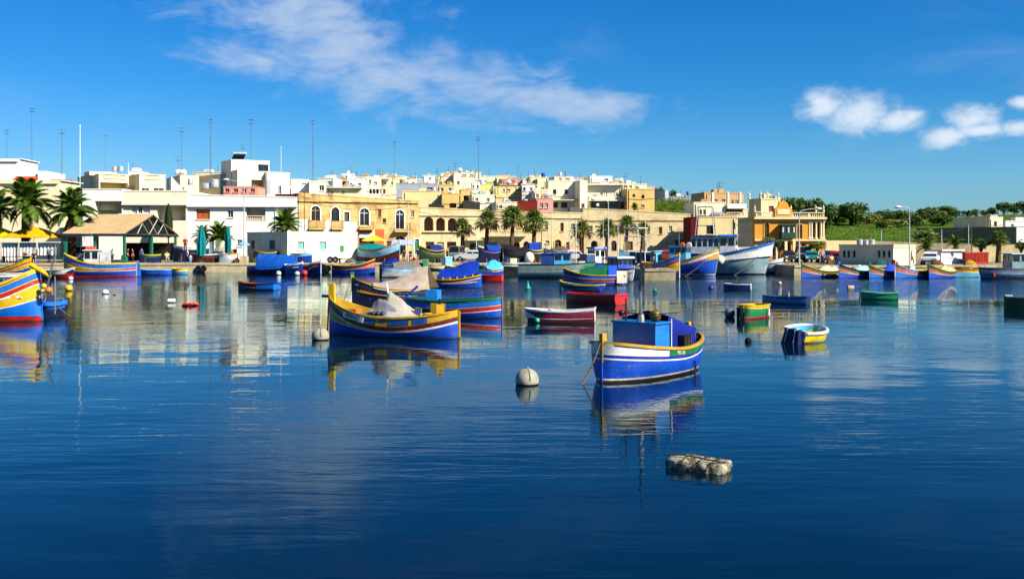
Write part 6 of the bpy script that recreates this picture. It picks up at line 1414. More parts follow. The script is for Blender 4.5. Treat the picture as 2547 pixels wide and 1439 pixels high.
# ------------------------------------------------------------------ lamps and poles
LAMPM = paint((196, 204, 204), key='lamp_grey')
def lamp(label, px, d, y_top, arm_px, y_arm, base=PROM, r=.075):
    x = X(px, d); root = thing('street_lamp', label, 'street lamp', (x, d, base)); h = Z(y_top, d) - base; dx = X(arm_px, d) - x; dz = Z(y_arm, d) - base
    k = MB(); k.tube([(0, 0, 0), (0, 0, h * .3), (0, 0, h)], [r * 1.3, r, r * .65], 8); k.build('pole', LAMPM, root)
    k = MB(); k.tube([(0, 0, h - .02), (dx * .12, 0, h + (dz - h) * .5), (dx * .9, 0, dz)], [.05, .045, .04], 6); k.build('arm', LAMPM, root)
    k = MB(); s_ = 1 if dx > 0 else -1; k.lathe([(.02, -.35), (.13, -.25), (.16, .05), (.10, .3), (.02, .36)], 8, (dx, 0, dz - .03), ax='x'); k.build('lamp_head', paint((226, 230, 230)), root, smooth=.8)
    return root
l = lamp('tall street lamp on a stone plinth at the quay edge, lamp to the left', 607, 115.2, 462, 562, 446); k = MB(); k.box(-.42, .42, -.4, .4, 0.002, .82); k.build('plinth', M_STONE, l)
lamp('street lamp before the ochre villa with arm to the right', 1988, 106, 528, 2036, 518); lamp('street lamp by the low cream building with arm to the left', 2262, 103.6, 519, 2233, 514); lamp('street lamp among the fan palms with arm to the left', 1513, 124, 502, 1476, 495)
def pole(label, px, d, yt, base=PROM, r=.06, mt=None, cat='pole', name='pole'):
    k = MB(); k.tube([(0, 0, 0), (0, 0, Z(yt, d) - base)], [r * 1.2, r * .8], 7); o = k.build(name, mt or LAMPM); o.location = (X(px, d), d, base); return tag(o, label, cat)
WOODP = mat('pole_wood', (112, 84, 56), .9, .2, 3, .1)
for px, d, yt, mt, lab in ((757, 123, 477, WOODP, 'dark utility pole before the first arched balcony'), (1015, 124, 499, None, 'slim white flagpole by the fourth arched balcony'), (1185, 128, 570, None, 'thin pole left of the second fan palm'), (1347, 136, 531, WOODP, 'wooden utility pole right of the fourth fan palm'), (1372, 137, 528, None, 'thin grey pole before the long sandstone house'), (1416, 137, 530, None, 'thin grey pole by the brown door'), (1446, 130, 535, WOODP, 'leaning dark pole inside the bushy fan palm'), (1537, 112, 560, None, 'white mast pole right of the lamp among palms'),
                          (2152, 131, 547, WOODP, 'wooden post at the edge of the green slope'), (2192, 130, 572, None, 'thin post behind the roof tanks'), (2342, 118, 570, None, 'white pole rising behind the white cabin'), (2409, 122, 557, None, 'grey pole left of the wooden utility pole'), (2416, 122, 553, WOODP, 'wooden utility pole above the red container'), (2245, 133, 585, WOODP, 'short fence post on the terrace')):
    pole(lab, px, d, yt, PROM if not 2140 < px < 2250 else 3.5, .055, mt)
# ------------------------------------------------------------------ roof aerials, tanks, dishes, solar heaters
ANT = mat('aerial_metal', (120, 128, 136), .5, .1, 3, .4, metal=.4)
def aerial(label, px, d, yt, yb, kind=1, r=.05):
    r *= .72; z0, z1 = Z(yb, d) - .4, Z(yt, d); h = z1 - z0; root = thing('aerial', label, 'aerial', (X(px, d), d, z0), 0, 'roof aerials')
    if kind == 3:
        k = MB(); k.tube([(0, 0, 0), (0, 0, h)], r * 1.3, 7); k.build('white_mast', WHT, root); return
    k = MB()
    if kind == 2:
        for a in range(3): k.tube([(.17 * math.cos(a * 2.09), .17 * math.sin(a * 2.09), 0), (.12 * math.cos(a * 2.09), .12 * math.sin(a * 2.09), h * .72)], r * .45, 4)
        for i in range(int(h * .72 / .5)):
            z = .5 * i; a = i % 3; k.tube([(.16 * math.cos(a * 2.09), .16 * math.sin(a * 2.09), z), (.16 * math.cos(a * 2.09 + 2.09), .16 * math.sin(a * 2.09 + 2.09), z + .5)], r * .35, 4)
        k.tube([(0, 0, h * .70), (0, 0, h)], r, 5)
    else: k.tube([(0, 0, 0), (0, 0, h)], [r, r * .7], 5)
    k.build('mast', ANT, root)
    for j, (z, l) in enumerate(((h - .15, 1.1), (h - .75, .8))):
        a = px * .37 + j; k = MB(); c, s_ = math.cos(a), math.sin(a); k.tube([(-l * c * .5, -l * s_ * .5, z), (l * c * .5, l * s_ * .5, z)], r * .5, 4)
        for i in range(5):
            q = -.5 + i / 4; w = .5 - .06 * i; k.tube([(l * c * q + s_ * w, l * s_ * q - c * w, z), (l * c * q - s_ * w, l * s_ * q + c * w, z)], r * .38, 4)
        k.build('yagi_array', ANT, root)
for a in ((17, 186, 322, 402, 1, .07, 'dark aerial mast on the far left white house'), (79, 186, 268, 425, 2, .06, 'tall lattice aerial second from left'), (154, 160, 320, 458, 2, .06, 'lattice aerial above the orange awning'), (199, 146, 310, 470, 3, .06, 'thick white mast left of the cream baluster house'), (262, 178, 336, 430, 1, .04, 'faint thin aerial above the cream baluster house'), (319, 160, 405, 434, 3, .05, 'short white mast between the cream houses'),
          (452, 168, 316, 438, 1, .06, 'dark thin aerial above the outdoor stair'), (443, 168, 388, 438, 1, .05, 'small aerial beside the roof dishes'), (524, 166, 295, 452, 2, .07, 'tall lattice aerial left of the tall cream house'), (604, 170, 358, 398, 1, .04, 'thin whip aerial behind the solar heater'), (624, 168, 296, 398, 1, .07, 'tall dark aerial on the tall cream house'), (699, 168, 363, 430, 3, .05, 'white mast on the cube house'), (778, 174, 298, 450, 2, .06, 'lattice aerial behind the small ivory house'),
          (981, 205, 352, 444, 1, .06, 'thin aerial above the flat grey roof slab'), (1087, 210, 418, 438, 1, .06, 'short aerial by the white cube room'), (1190, 207, 340, 430, 1, .09, 'tallest aerial at the centre of the town'), (1288, 212, 412, 446, 1, .05, 'small aerial above the salmon pink house'), (1132, 206, 405, 430, 1, .04, 'thin aerial on the arched parapet house'), (1790, 162, 453, 480, 1, .08, 'looped aerial on the tan house'), (950, 205, 425, 445, 1, .04, 'small aerial above the cream narrow-window house'), (1555, 186, 430, 460, 1, .05, 'small aerial over the golden arched house')):
    aerial(a[6], a[0], a[1], a[2], a[3], a[4], a[5])
def tank(label, px0, px1, d, y0, y1, col=(200, 204, 206), name='water_tank'):
    r = (px1 - px0) / 2 / F * d; h = (y1 - y0) / F * d; root = thing(name, label, 'water tank', (X((px0 + px1) / 2, d), d, Z(y1, d)), 0, 'roof water tanks'); m_ = mat('tank_%d_%d_%d' % col, col, .4, .1, 2, .5, metal=.3 if col[0] > 180 else 0)
    k = MB(); k.lathe([(r * .96, 0), (r, .05 * h), (r, .32 * h), (r * 1.03, .34 * h), (r, .36 * h), (r, .64 * h), (r * 1.03, .66 * h), (r, .68 * h), (r, .92 * h)], 16); k.build('drum', m_, root, smooth=.6); k = MB(); k.lathe([(r, .925 * h), (r * .8, .98 * h), (r * .2, h)], 16); k.build('lid', m_, root, smooth=.6)
for px0, px1, d, y0, y1, lab in ((279, 292, 156, 414, 427, 'left silver tank on the cream baluster house'), (294, 307, 156, 413, 426, 'right silver tank on the cream baluster house'), (500, 523, 158, 455, 470, 'squat dark-based tank before the tall cream house'), (523, 544, 158, 445, 466, 'tall silver tank before the tall cream house'), (467, 480, 160, 444, 460, 'slim silver tank by the outdoor stair house'), (29, 48, 176, 424, 437, 'grey tank above the orange tiled awning'), (1075, 1084, 176, 464, 476, 'small tank on the pale yellow blank house'),
                                (1389, 1398, 186, 428, 439, 'silver tank on the skyline room of the ivory block'), (2131, 2146, 107.5, 595, 609, 'left of three tanks on the low cream building'), (2147, 2160, 107.5, 596, 609, 'middle of three tanks on the low cream building'), (2161, 2176, 107.5, 595, 609, 'right of three tanks on the low cream building'), (1223, 1234, 172, 503, 519, 'pale tank on the terrace right of the dark lean-to'), (1318, 1326, 190, 486, 498, 'white tank above the pink house')):
    tank(lab, px0, px1, d, y0, y1)
tank('blue barrel tank on the cream skyline house', 1346, 1356, 204, 430, 440, (30, 80, 170)); tank('blue barrel on the low grey boundary house', 1707, 1715, 200, 476, 486, (30, 90, 190))
def dish(label, px, d, py, r=.45, face=0.4):
    root = thing('satellite_dish', label, 'dish', (X(px, d), d, Z(py, d) - r - .3), 0, 'roof satellite dishes'); M = Matrix.Translation((0, 0, r + .3)) @ Matrix.Rotation(face, 4, 'Z') @ Matrix.Rotation(-1.2, 4, 'X')
    k = MB(); k.lathe([(.02, 0), (r * .5, .04), (r * .85, .12), (r, .18), (r * .97, .17), (r * .5, .01)], 14, M=M); k.build('reflector', WHT, root, smooth=1); k = MB(); k.tube([(0, 0, 0), (0, .05, r + .2)], .03, 5); k.build('stand', ANT, root)
for px, d, py, r, lab in ((444, 164, 430, .55, 'left white dish above the outdoor stair'), (456, 164, 430, .55, 'right white dish above the outdoor stair'), (1145, 204, 424, .5, 'white dish on the arched parapet house'), (1266, 184, 454, .5, 'large white dish before the pink house'), (1318, 190, 463, .6, 'grey dish left of the big ivory block'), (1487, 183, 511, .35, 'small dish in the villa veranda'), (1546, 186, 450, .5, 'white dish at the corner of the golden house')): dish(lab, px, d, py, r)
def heater(label, px0, px1, d, y0, y1):
    x0, x1 = X(px0, d), X(px1, d); z0, z1 = Z(y1, d), Z(y0, d); root = thing('solar_heater', label, 'solar heater', (x0, d, z0)); L = x1 - x0; h = z1 - z0
    k = MB(); k.add([(0, -.5, .1), (L, -.5, .1), (L, .9, h * .85), (0, .9, h * .85), (0, -.5, .02), (L, -.5, .02), (L, .9, h * .77), (0, .9, h * .77)], [(0, 1, 2, 3), (7, 6, 5, 4), (0, 4, 5, 1), (1, 5, 6, 2), (2, 6, 7, 3), (3, 7, 4, 0)]); k.build('panel', mat('solar_black', (12, 14, 20), .15, .1, 2, .6), root)
    k = MB(); k.lathe([(.02, -.1), (.2, -.08), (.2, L + .08), (.02, L + .1)], 12, (0, .95, h * .92), ax='x'); k.build('cylinder_tank', paint((214, 216, 216)), root, smooth=.8)
    for x in (.1, L - .1): k = MB(); k.tube([(x, .85, 0), (x, .85, h * .85)], .03, 4); k.build('leg', ANT, root)
heater('solar water heater on the tall cream house', 578, 608, 165, 379, 397); heater('tilted dark solar panel on the small white house', 727, 744, 174, 446, 458)
# pergola, dark lean-to and washing on the upper terraces
def lean_to(label, px0, px1, d, y0, y1, col):
    b = Building('lean_to', label, d, px0, px1, y0, 2, depth=4, base=Z(y1, d), wall=mat('leanto_%d' % px0, col, .8, .2, 1.5), topr=y0 + 3, cat='shed', coping=0); b.finish()
lean_to('dark slatted lean-to roof shed on the loggia house roof', 1152, 1194, 158, 499, 524, (58, 54, 46)); lean_to('low dark roof shed behind the loggia parapet', 1066, 1103, 161, 507, 516, (60, 52, 40)); lean_to('grey boarded roof yard below the ivory block', 1418, 1450, 160, 515, 530, (110, 106, 98))
def pergola():
    d = 183; x0, x1 = X(1238, d), X(1306, d); root = thing('pergola', 'wooden pergola on the cream yellow house terrace', 'pergola', (x0, d, Z(478, d))); L = x1 - x0; h = Z(463, d) - Z(478, d)
    for x in (0, L * .33, L * .66, L): k = MB(); k.tube([(x, 0, -.5), (x, 0, h)], .06, 5); k.build('post', WOOD, root)
    for y in (0, -.8): k = MB(); k.box(-.2, L + .2, y - .05, y + .05, h, h + .14); k.build('beam', WOOD, root)
    for i in range(11): k = MB(); k.box(L * i / 10 - .04, L * i / 10 + .04, -1.1, .3, h + .145, h + .24); k.build('rafter', WOOD, root)
pergola()
def washing():
    d = 176; root = thing('washing_line', 'washing line with dark clothes on the white roof house', 'washing', (X(915, d), d, Z(483, d))); L = X(962, d) - X(915, d)
    k = MB(); k.tube([(0, 0, .9), (L, 0, .9)], .015, 4); k.build('line', ANT, root)
    for i, c in enumerate(((30, 40, 80), (40, 44, 60), (30, 34, 70), (200, 190, 190), (120, 60, 60))): k = MB(); a = L * (.08 + .18 * i); k.grid([[(a + q * .45, .04 * math.sin(q * 6 + z), z) for q in (0, .33, .66, 1)] for z in (.9, .5, .1)]); k.build('garment', cloth(c), root)
    for x in (0, L): k = MB(); k.tube([(x, 0, -.6), (x, 0, 1.0)], .03, 4); k.build('prop', ANT, root)
washing()

# ------------------------------------------------------------------ overhead wires
def wire(label, p, q, sag=.5):
    a, b_ = P(*p), P(*q); k = MB(); k.tube([a.lerp(b_, i / 14) - Vector((0, 0, sag * math.sin(math.pi * i / 14))) for i in range(15)], .022, 4); tag(k.build('overhead_wire', BLK), label, 'wire', 'wires strung along the sandstone fronts')
wire('upper wire sagging from the dark utility pole to the white flagpole', (757, 492, 123), (1015, 506, 124), .5); wire('lower wire sagging from the dark utility pole to the white flagpole', (757, 500, 123), (1015, 514, 124), .7)
wire('wire from the white flagpole to the wooden pole by the palms', (1015, 520, 124), (1347, 540, 136), 1.0); wire('wire from the wooden palm pole to the thin grey pole', (1347, 536, 136), (1446, 545, 130), .4); wire('wire from the leaning dark pole to the warehouse corner', (1446, 548, 130), (1716, 556, 156), .9); wire('wire between the two poles above the right-hand cabins', (2342, 574, 118), (2409, 562, 122), .3)

# ------------------------------------------------------------------ more boats and gear on the quay
b = Boat('rowing_boat', 'white boat heaped with orange nets on the quay by the lamp plinth', (545, 115.6), (597, 116.2), 1.5, .62, .25, .12, z=PROM + .36, bands=[((.06, .06, .06), paint((214, 206, 120))), ((.5, .5, .5), WHT), (W9, PALE)], gun=paint((214, 206, 120)), inner=SKYB, n=14)
k = MB(); k.ball((b.L * .62, 0, .62), .42, 10, 6, sz=.7); k.build('orange_net', cloth((214, 84, 20)), b.root, smooth=1); k = MB(); k.ball((b.L * .80, .1, .62), .34, 10, 6, sz=.7); k.build('yellow_net', cloth((230, 160, 40)), b.root, smooth=1)
b = Boat('rowing_boat', 'small boat with red inside drawn up beneath the closed teal umbrella', (476, 115.8), (540, 116.6), 1.5, .60, .28, .1, z=PROM + .36, bands=[((.08, .08, .08), WHT), ((.2, .2, .2), DGR), (W9, paint((70, 24, 18)))], gun=WHT, inner=RED, n=14)
b = Boat('rowing_boat', 'navy and white boat standing on the quay behind the umbrellas', (430, 122), (520, 123), 1.9, .85, .3, .15, z=PROM + .9, bands=[((.25, .25, .25), WHT), (W9, NAVY)], gun=WHT, n=14); chock(b)
b = Boat('rowing_boat', 'green dinghy with yellow rim lying under the market shed roof', (346, 117), (401, 118), 1.5, .55, .22, .1, z=PROM + .36, bands=[((.07, .07, .07), YEL), ((.2, .2, .2), GRN), (W9, NAVY)], gun=YEL, inner=GRN, n=14)
b = Boat('rowing_boat', 'dark boat with a cream sheet thrown over it beyond the umbrellas', (588, 119.5), (535, 121), 1.7, .9, .3, .1, z=PROM + .40, bands=[((.1, .1, .1), WHT), (W9, BLK)], gun=WHT, n=14); b.tarp(.1, .95, [.3, 1.0, 1.25, .5], cloth((232, 222, 190)), seed=31, wr=.1, drop=.4)
b = Boat('rowing_boat', 'light blue boat on the quay below the turquoise shutters', (776, 115.8), (722, 117), 1.5, .75, .2, .1, z=PROM + .36, bands=[((.1, .1, .1), WHT), ((.4, .4, .4), LBL), (W9, BLUE)], gun=WHT, inner=SKYB, n=14)
b = Boat('fishing_boat', 'pale cream boat lying low behind the blue tarped luzzu', (1062, 104.5), (1128, 106), 1.8, .95, .15, .1, bands=[((.3, .3, .3), paint((222, 210, 150))), (W9, BLK)], gun=paint((222, 210, 150)), n=14); b.cabin(1.9, 2.7, 1.0, .8, 1.0, LBL, LBL, .05, '')

b = Boat('rowing_boat', 'green boat with yellow rail drawn up left of the turquoise-shuttered hut', (630, 116.6), (694, 117.4), 1.6, .75, .35, .2, z=KEELZ, bands=[((.08, .08, .08), YEL), ((.3, .3, .3), DGR), (W9, paint((60, 40, 30)))], gun=YEL, inner=GRN, n=14); chock(b)
b = Boat('luzzu', 'cream and red luzzu packed behind the tall blue tarpaulin', (1182, 103.5), (1110, 105), 1.8, .85, .45, .2, bands=[((.10, .10, .10), YEL), ((.28, .28, .28), paint((226, 216, 170))), ((.36, .36, .36), RED), (W9, BLUE)], gun=YEL, inner=YEL, n=14); b.stem(.15, GRN, low=BLUE); b.thwarts((.4, .6))
b = Boat('rowing_boat', 'low black boat squeezed under the quay below the dark green boat', (1038, 110.8), (1100, 111.6), 1.5, .75, .2, .1, bands=[((.12, .12, .12), WHT), (W9, BLK)], gun=WHT, inner=SKYB, n=12)
b = Boat('luzzu', 'brown and blue luzzu with nets drawn up before the orange arched door', (1352, 117.2), (1412, 118), 1.8, .9, .4, .2, z=KEELZ, bands=[((.10, .10, .10), MUST), ((.3, .3, .3), MID), ((.36, .36, .36), WHT), (W9, paint((80, 40, 28)))], gun=MUST, n=14); b.tarp(.3, .9, [.2, .6, .4], cloth((90, 84, 70)), seed=41, wr=.1); chock(b)
b = Boat('rowing_boat', 'white and sky-blue boat standing on the quay behind the jetty', (1540, 117.4), (1598, 118.4), 1.7, .85, .3, .15, z=KEELZ, bands=[((.16, .16, .16), WHT), (W9, SKYB)], gun=WHT, n=14); chock(b)
b = Boat('rowing_boat', 'small dark boat lying in the corner beside the right-hand quay block', (1955, 107), (1990, 110.5), 1.3, .55, .15, .1, bands=[((.1, .1, .1), paint((170, 160, 120))), (W9, BLK)], gun=paint((150, 140, 110)), n=12)
b = Boat('luzzu', 'small luzzu with orange prow between the tarped boat and the trailer', (884, 110.6), (838, 112.0), 1.4, .72, .45, .1, bands=luzzu_bands(TEAL, RED, ORG, BLUE, w=.16, r=.1, tri=.25), gun=YEL, inner=YEL, n=14); b.stem(.1, ORG, low=BLUE)
def tyre(label, px, d, py, r=.36, y_off=0.0):
    k = MB(); n, m_ = 16, 7; rows = []
    for i in range(n):
        a = 2 * math.pi * i / n; rows.append([((r * .72 + r * .28 * math.cos(q)) * math.cos(a), r * .30 * math.sin(q), (r * .72 + r * .28 * math.cos(q)) * math.sin(a)) for q in (2 * math.pi * j / m_ for j in range(m_))])
    rows.append(rows[0]); k.grid(rows, 0, True); o = k.build('tyre_fender', RUBBER, smooth=1); o.location = (X(px, d), d, Z(py, d)); return tag(o, label, 'tyre', 'tyre fenders on the quay wall')
tyre('left of two black tyres hanging on the quay below the umbrella', 493, 113.86, 668); tyre('right of two black tyres hanging on the quay below the umbrella', 506, 113.86, 668); tyre('black tyre on the quay beside the navy boats', 804, 113.86, 664); tyre('black tyre at the stern of the orange-prowed luzzu', 816, 113.86, 668)
def trailer():
    d = 116.6; root = thing('boat_trailer', 'rusty boat trailer with two wheels on the quay edge', 'trailer', (X(818, d), d, PROM)); L = X(866, d) - X(818, d)
    for x in (.15, .75):
        k = MB(); k.lathe([(.18, -.09), (.36, -.09), (.38, 0), (.36, .09), (.18, .09)], 14, (x, -.05, .38), ax='y'); w = k.build('wheel', RUBBER, root, smooth=.6); k = MB(); k.lathe([(.02, -.095), (.18, -.1), (.18, -.08)], 10, (x, -.05, .38), ax='y'); k.build('hub', METAL, w)
    for y in (.1, 1.0): k = MB(); k.tube([(-.2, y, .5), (L, y, .42)], .05, 5); k.build('side_rail', WOODP, root)
    for x in (.2, L * .5, L): k = MB(); k.tube([(x, .1, .48), (x, 1.0, .48)], .04, 5); k.build('cross_bar', WOODP, root)
trailer()
def crates(label, px, d, n, col, seed, group='crates stacked on the quay'):
    r = random.Random(seed)
    for i in range(n):
        k = MB(); w = .5
        k.box(-w / 2, w / 2, -.2, .2, 0, .02)
        for x0, x1, y0, y1 in ((-w / 2, w / 2, -.2, -.18), (-w / 2, w / 2, .18, .2), (-w / 2, -w / 2 + .02, -.18, .18), (w / 2 - .02, w / 2, -.18, .18)): k.box(x0, x1, y0, y1, .02, .30)
        o = k.build('fish_crate', paint(col)); o.location = (X(px, d) + r.uniform(-.04, .04), d, PROM + .002 + .305 * i); tag(o, label + (', topmost of its stack' if i == n - 1 else ', lowest of its stack' if i == 0 else ', in the middle of its stack'), 'crate', group)
crates('yellow slatted crate by the hut corner', 738, 116.2, 3, (176, 150, 70), 2); crates('green crate near the market shed', 62, 114.9, 2, (20, 120, 70), 5); crates('brown crate behind the first right-hand luzzu', 2066, 104.2, 2, (130, 90, 50), 7)

# ------------------------------------------------------------------ cars
def car(label, px, d, yaw, col, van=False):
    root = thing('parked_car', label, 'van' if van else 'car', (X(px, d), d, PROM), R(yaw), 'cars parked along the promenade'); P_ = mat('car_%d_%d_%d' % col, col, .22, .04, 2, .5, coat=.6); hl, hw = 1.95, .80
    side = [(-hl, .35), (-hl + .05, .72), (-hl + .9, .92), (hl - .45, .95), (hl, .80), (hl, .35)] if not van else [(-hl, .35), (-hl, .95), (-hl + .5, 1.05), (hl, 1.05), (hl, .35)]
    k = MB(); n = len(side); rows = []
    for y, q in ((-hw, .94), (-hw * .96, 1.0), (hw * .96, 1.0), (hw, .94)): rows.append([(x * (q if abs(x) > 1.5 else 1), y if q > .95 else y, z) for x, z in side])
    k.grid(rows, 0, True); k.add(rows[0], [tuple(range(n))]); k.add(rows[-1], [tuple(range(n))[::-1]]); k.build('body', P_, root, smooth=.5)
    h = 1.42 if not van else 1.9; zb = .90 if not van else 1.04; a0, a1 = (-.75, 1.55) if not van else (-1.5, 1.9); t0, t1 = (-.1, 1.05) if not van else (-1.05, 1.85)
    k = MB(); k.add([(a0, -.74, zb), (a1, -.74, zb), (a1, .74, zb), (a0, .74, zb), (t0, -.58, h), (t1, -.58, h), (t1, .58, h), (t0, .58, h)], [(4, 5, 6, 7), (0, 1, 5, 4), (1, 2, 6, 5), (2, 3, 7, 6), (3, 0, 4, 7)]); k.build('roof', P_, root)
    def pane(name, q):
        k = MB(); k.add(q, [(0, 1, 2, 3)]); k.build(name, GLASS, root)
    def lerp3(p, q, t): return tuple(a + (b_ - a) * t for a, b_ in zip(p, q))
    A, B_, C_, D_ = (a0, -.74, zb), (a0, .74, zb), (t0, .58, h), (t0, -.58, h); o = -.02
    pane('windscreen', [(lerp3(A, D_, .08)[0] + o, -.68, zb + .05), (lerp3(A, D_, .08)[0] + o, .68, zb + .05), (t0 + o - .03, .54, h - .06), (t0 + o - .03, -.54, h - .06)])
    pane('rear_window', [(a1 + .01, -.66, zb + .06), (a1 + .01, .66, zb + .06), (t1 + .05, .52, h - .06), (t1 + .05, -.52, h - .06)])
    for sd in (-1, 1):
        pane('side_window', [(a0 + .25, sd * .735, zb + .04), ((a0 + a1) / 2 - .04, sd * .735, zb + .04), ((t0 + t1) / 2 - .04, sd * .60, h - .08), (t0 + .1, sd * .60, h - .08)])
        pane('side_window', [((a0 + a1) / 2 + .04, sd * .735, zb + .04), (a1 - .25, sd * .735, zb + .04), (t1 - .1, sd * .60, h - .08), ((t0 + t1) / 2 + .04, sd * .60, h - .08)])
        k = MB(); k.box(-hl - .02, -hl + .06, sd * .62 - .14, sd * .62 + .14, .56, .72); k.build('headlight', paint((236, 236, 226)), root)
        for x in (-1.25, 1.25):
            k = MB(); k.lathe([(.16, -.1), (.29, -.1), (.31, 0), (.29, .1), (.16, .1)], 14, (x, sd * .74, .31), ax='y'); w = k.build('wheel', RUBBER, root, smooth=.6); k = MB(); k.lathe([(.02, -.11), (.17, -.115), (.17, .115), (.02, .11)], 10, (x, sd * .74, .31), ax='y'); k.build('rim', METAL, w)
    k = MB(); k.box(-hl - .05, -hl + .02, -.7, .7, .36, .50); k.build('bumper', paint((60, 60, 62)), root)
car('teal car parked nose-on before the villa wall', 2018, 119, 78, (16, 130, 134)); car('pale grey van parked left of the teal car', 1998, 122, 84, (150, 150, 146), True); car('dark blue car parked behind the red car', 2064, 118, 70, (26, 36, 96)); car('red car parked by the low cream building', 2082, 113, 60, (186, 22, 20)); car('white hatchback parked before the white cabin', 2314, 107.2, 62, (226, 226, 222))
car('silver car parked behind the dark green boat', 1166, 128, 10, (180, 188, 190)); car('grey van parked left of the silver car', 1135, 130, 80, (130, 140, 140), True); car('dark car parked beneath the ochre villa porch', 1960, 121.5, 88, (40, 36, 36)); car('white van parked behind the rainbow luzzu at the market', 196, 122.5, 15, (232, 232, 230), True); car('pale car parked under the fan palms', 1418, 128, 5, (206, 200, 190)); car('dark red car parked at the warehouse wall', 1640, 130, 10, (120, 26, 24))

# ------------------------------------------------------------------ people
SKIN = mat('skin', (206, 150, 116), .6, .08, 8, .3); HAIR = mat('hair_dark', (36, 26, 20), .8, .2, 10, .2); SHOE = mat('shoes', (30, 28, 28), .7, .2, 6, .2)
def body_mesh(pose):
    J = {'pel': (0, 0, .53, .085), 'bel': (0, -.005, .62, .082), 'che': (0, -.005, .74, .092), 'nec': (0, 0, .835, .036), 'hea': (0, -.012, .895, .058), 'top': (0, -.005, .955, .048), 'nos': (0, -.062, .90, .016)}
    for s_, n in ((-1, 'l'), (1, 'r')):
        J.update({'hip' + n: (.055 * s_, 0, .50, .062), 'kne' + n: (.06 * s_, -.015, .28, .042), 'ank' + n: (.062 * s_, .01, .05, .028), 'toe' + n: (.07 * s_, -.085, .022, .024),
                  'sho' + n: (.115 * s_, 0, .80, .042), 'elb' + n: (.155 * s_, .02, .635, .030), 'wri' + n: (.165 * s_, -.03, .49, .020), 'han' + n: (.165 * s_, -.04, .43, .022), 'thu' + n: (.145 * s_, -.06, .455, .010)})
    if pose == 'reach': J.update({'elbl': (-.25, -.03, .86, .030), 'wril': (-.30, -.08, .97, .020), 'hanl': (-.31, -.10, 1.03, .022), 'thul': (-.28, -.11, 1.0, .010), 'elbr': (.20, -.08, .67, .030), 'wrir': (.27, -.16, .60, .020), 'hanr': (.30, -.20, .58, .022), 'thur': (.27, -.21, .60, .010)})
    if pose == 'walk': J.update({'knel': (-.06, -.09, .29, .042), 'ankl': (-.06, -.10, .06, .028), 'toel': (-.06, -.19, .03, .024), 'kner': (.06, .03, .28, .042), 'ankr': (.06, .15, .08, .028), 'toer': (.06, .08, .03, .024), 'wril': (-.165, .05, .50, .020), 'hanl': (-.165, .06, .44, .022), 'thul': (-.15, .03, .46, .01)})
    if pose == 'sit':
        for n, s_ in (('l', -1), ('r', 1)): J.update({'kne' + n: (.08 * s_, -.24, .52, .045), 'ank' + n: (.08 * s_, -.25, .30, .028), 'toe' + n: (.08 * s_, -.34, .275, .024), 'elb' + n: (.15 * s_, -.03, .66, .030), 'wri' + n: (.09 * s_, -.16, .60, .020), 'han' + n: (.06 * s_, -.22, .585, .022), 'thu' + n: (.05 * s_, -.20, .61, .01)})
        J = {k: (v[0], v[1], v[2] - .27, v[3]) for k, v in J.items()}
    E = [('pel', 'bel'), ('bel', 'che'), ('che', 'nec'), ('nec', 'hea'), ('hea', 'top'), ('hea', 'nos')]
    for n in 'lr': E += [('pel', 'hip' + n), ('hip' + n, 'kne' + n), ('kne' + n, 'ank' + n), ('ank' + n, 'toe' + n), ('che', 'sho' + n), ('sho' + n, 'elb' + n), ('elb' + n, 'wri' + n), ('wri' + n, 'han' + n), ('wri' + n, 'thu' + n)]
    names = list(J); me = bpy.data.meshes.new('person_' + pose); me.from_pydata([J[k][:3] for k in names], [(names.index(a), names.index(b_)) for a, b_ in E], [])
    o = bpy.data.objects.new('person_tmp', me); C.objects.link(o); o.modifiers.new('skin', 'SKIN'); sm = o.modifiers.new('sub', 'SUBSURF'); sm.levels = 1; sm.render_levels = 1
    for i, k in enumerate(names): me.skin_vertices[0].data[i].radius = (J[k][3],) * 2
    me.skin_vertices[0].data[0].use_root = True
    bpy.context.view_layer.update(); out = bpy.data.meshes.new_from_object(o.evaluated_get(bpy.context.evaluated_depsgraph_get())); bpy.data.objects.remove(o)
    seg = [(Vector(J[a][:3]), Vector(J[b_][:3]), a, b_) for a, b_ in E]
    out.materials.clear()
    for m_ in (SKIN, SKIN, SHOE, SKIN, HAIR): out.materials.append(m_)   # 0 skin 1 shirt 2 shoes 3 trousers 4 hair
    hz = J['hea'][2]
    for p in out.polygons:
        c = p.center; best = min(seg, key=lambda s_: (c - (s_[0] + (s_[1] - s_[0]) * max(0, min(1, (c - s_[0]).dot(s_[1] - s_[0]) / (s_[1] - s_[0]).length_squared)))).length); e = best[3][:3]
        p.material_index = {'bel': 1, 'che': 1, 'nec': 0, 'hea': 0, 'top': 0, 'nos': 0, 'hip': 3, 'kne': 3, 'ank': 3, 'toe': 2, 'sho': 1, 'elb': 1, 'wri': 0, 'han': 0, 'thu': 0}[e]
        if e in ('hea', 'top') and (c.z > hz + .045 or c.y > .012): p.material_index = 4
        p.use_smooth = True
    return out
BODY = {k: body_mesh(k) for k in ('stand', 'reach', 'walk', 'sit')}
def person(label, px, d, pose, shirt, trousers, face=0, h=1.72, z=PROM, hair=None):
    o = bpy.data.objects.new('person', BODY[pose]); C.objects.link(o); o.location = (X(px, d), d, z); o.scale = (h, h, h); o.rotation_euler = (0, 0, R(face)); tag(o, label, 'person')
    for i, m_ in ((1, cloth(shirt)), (3, cloth(trousers)), (4, hair or HAIR)): o.material_slots[i].link = 'OBJECT'; o.material_slots[i].material = m_
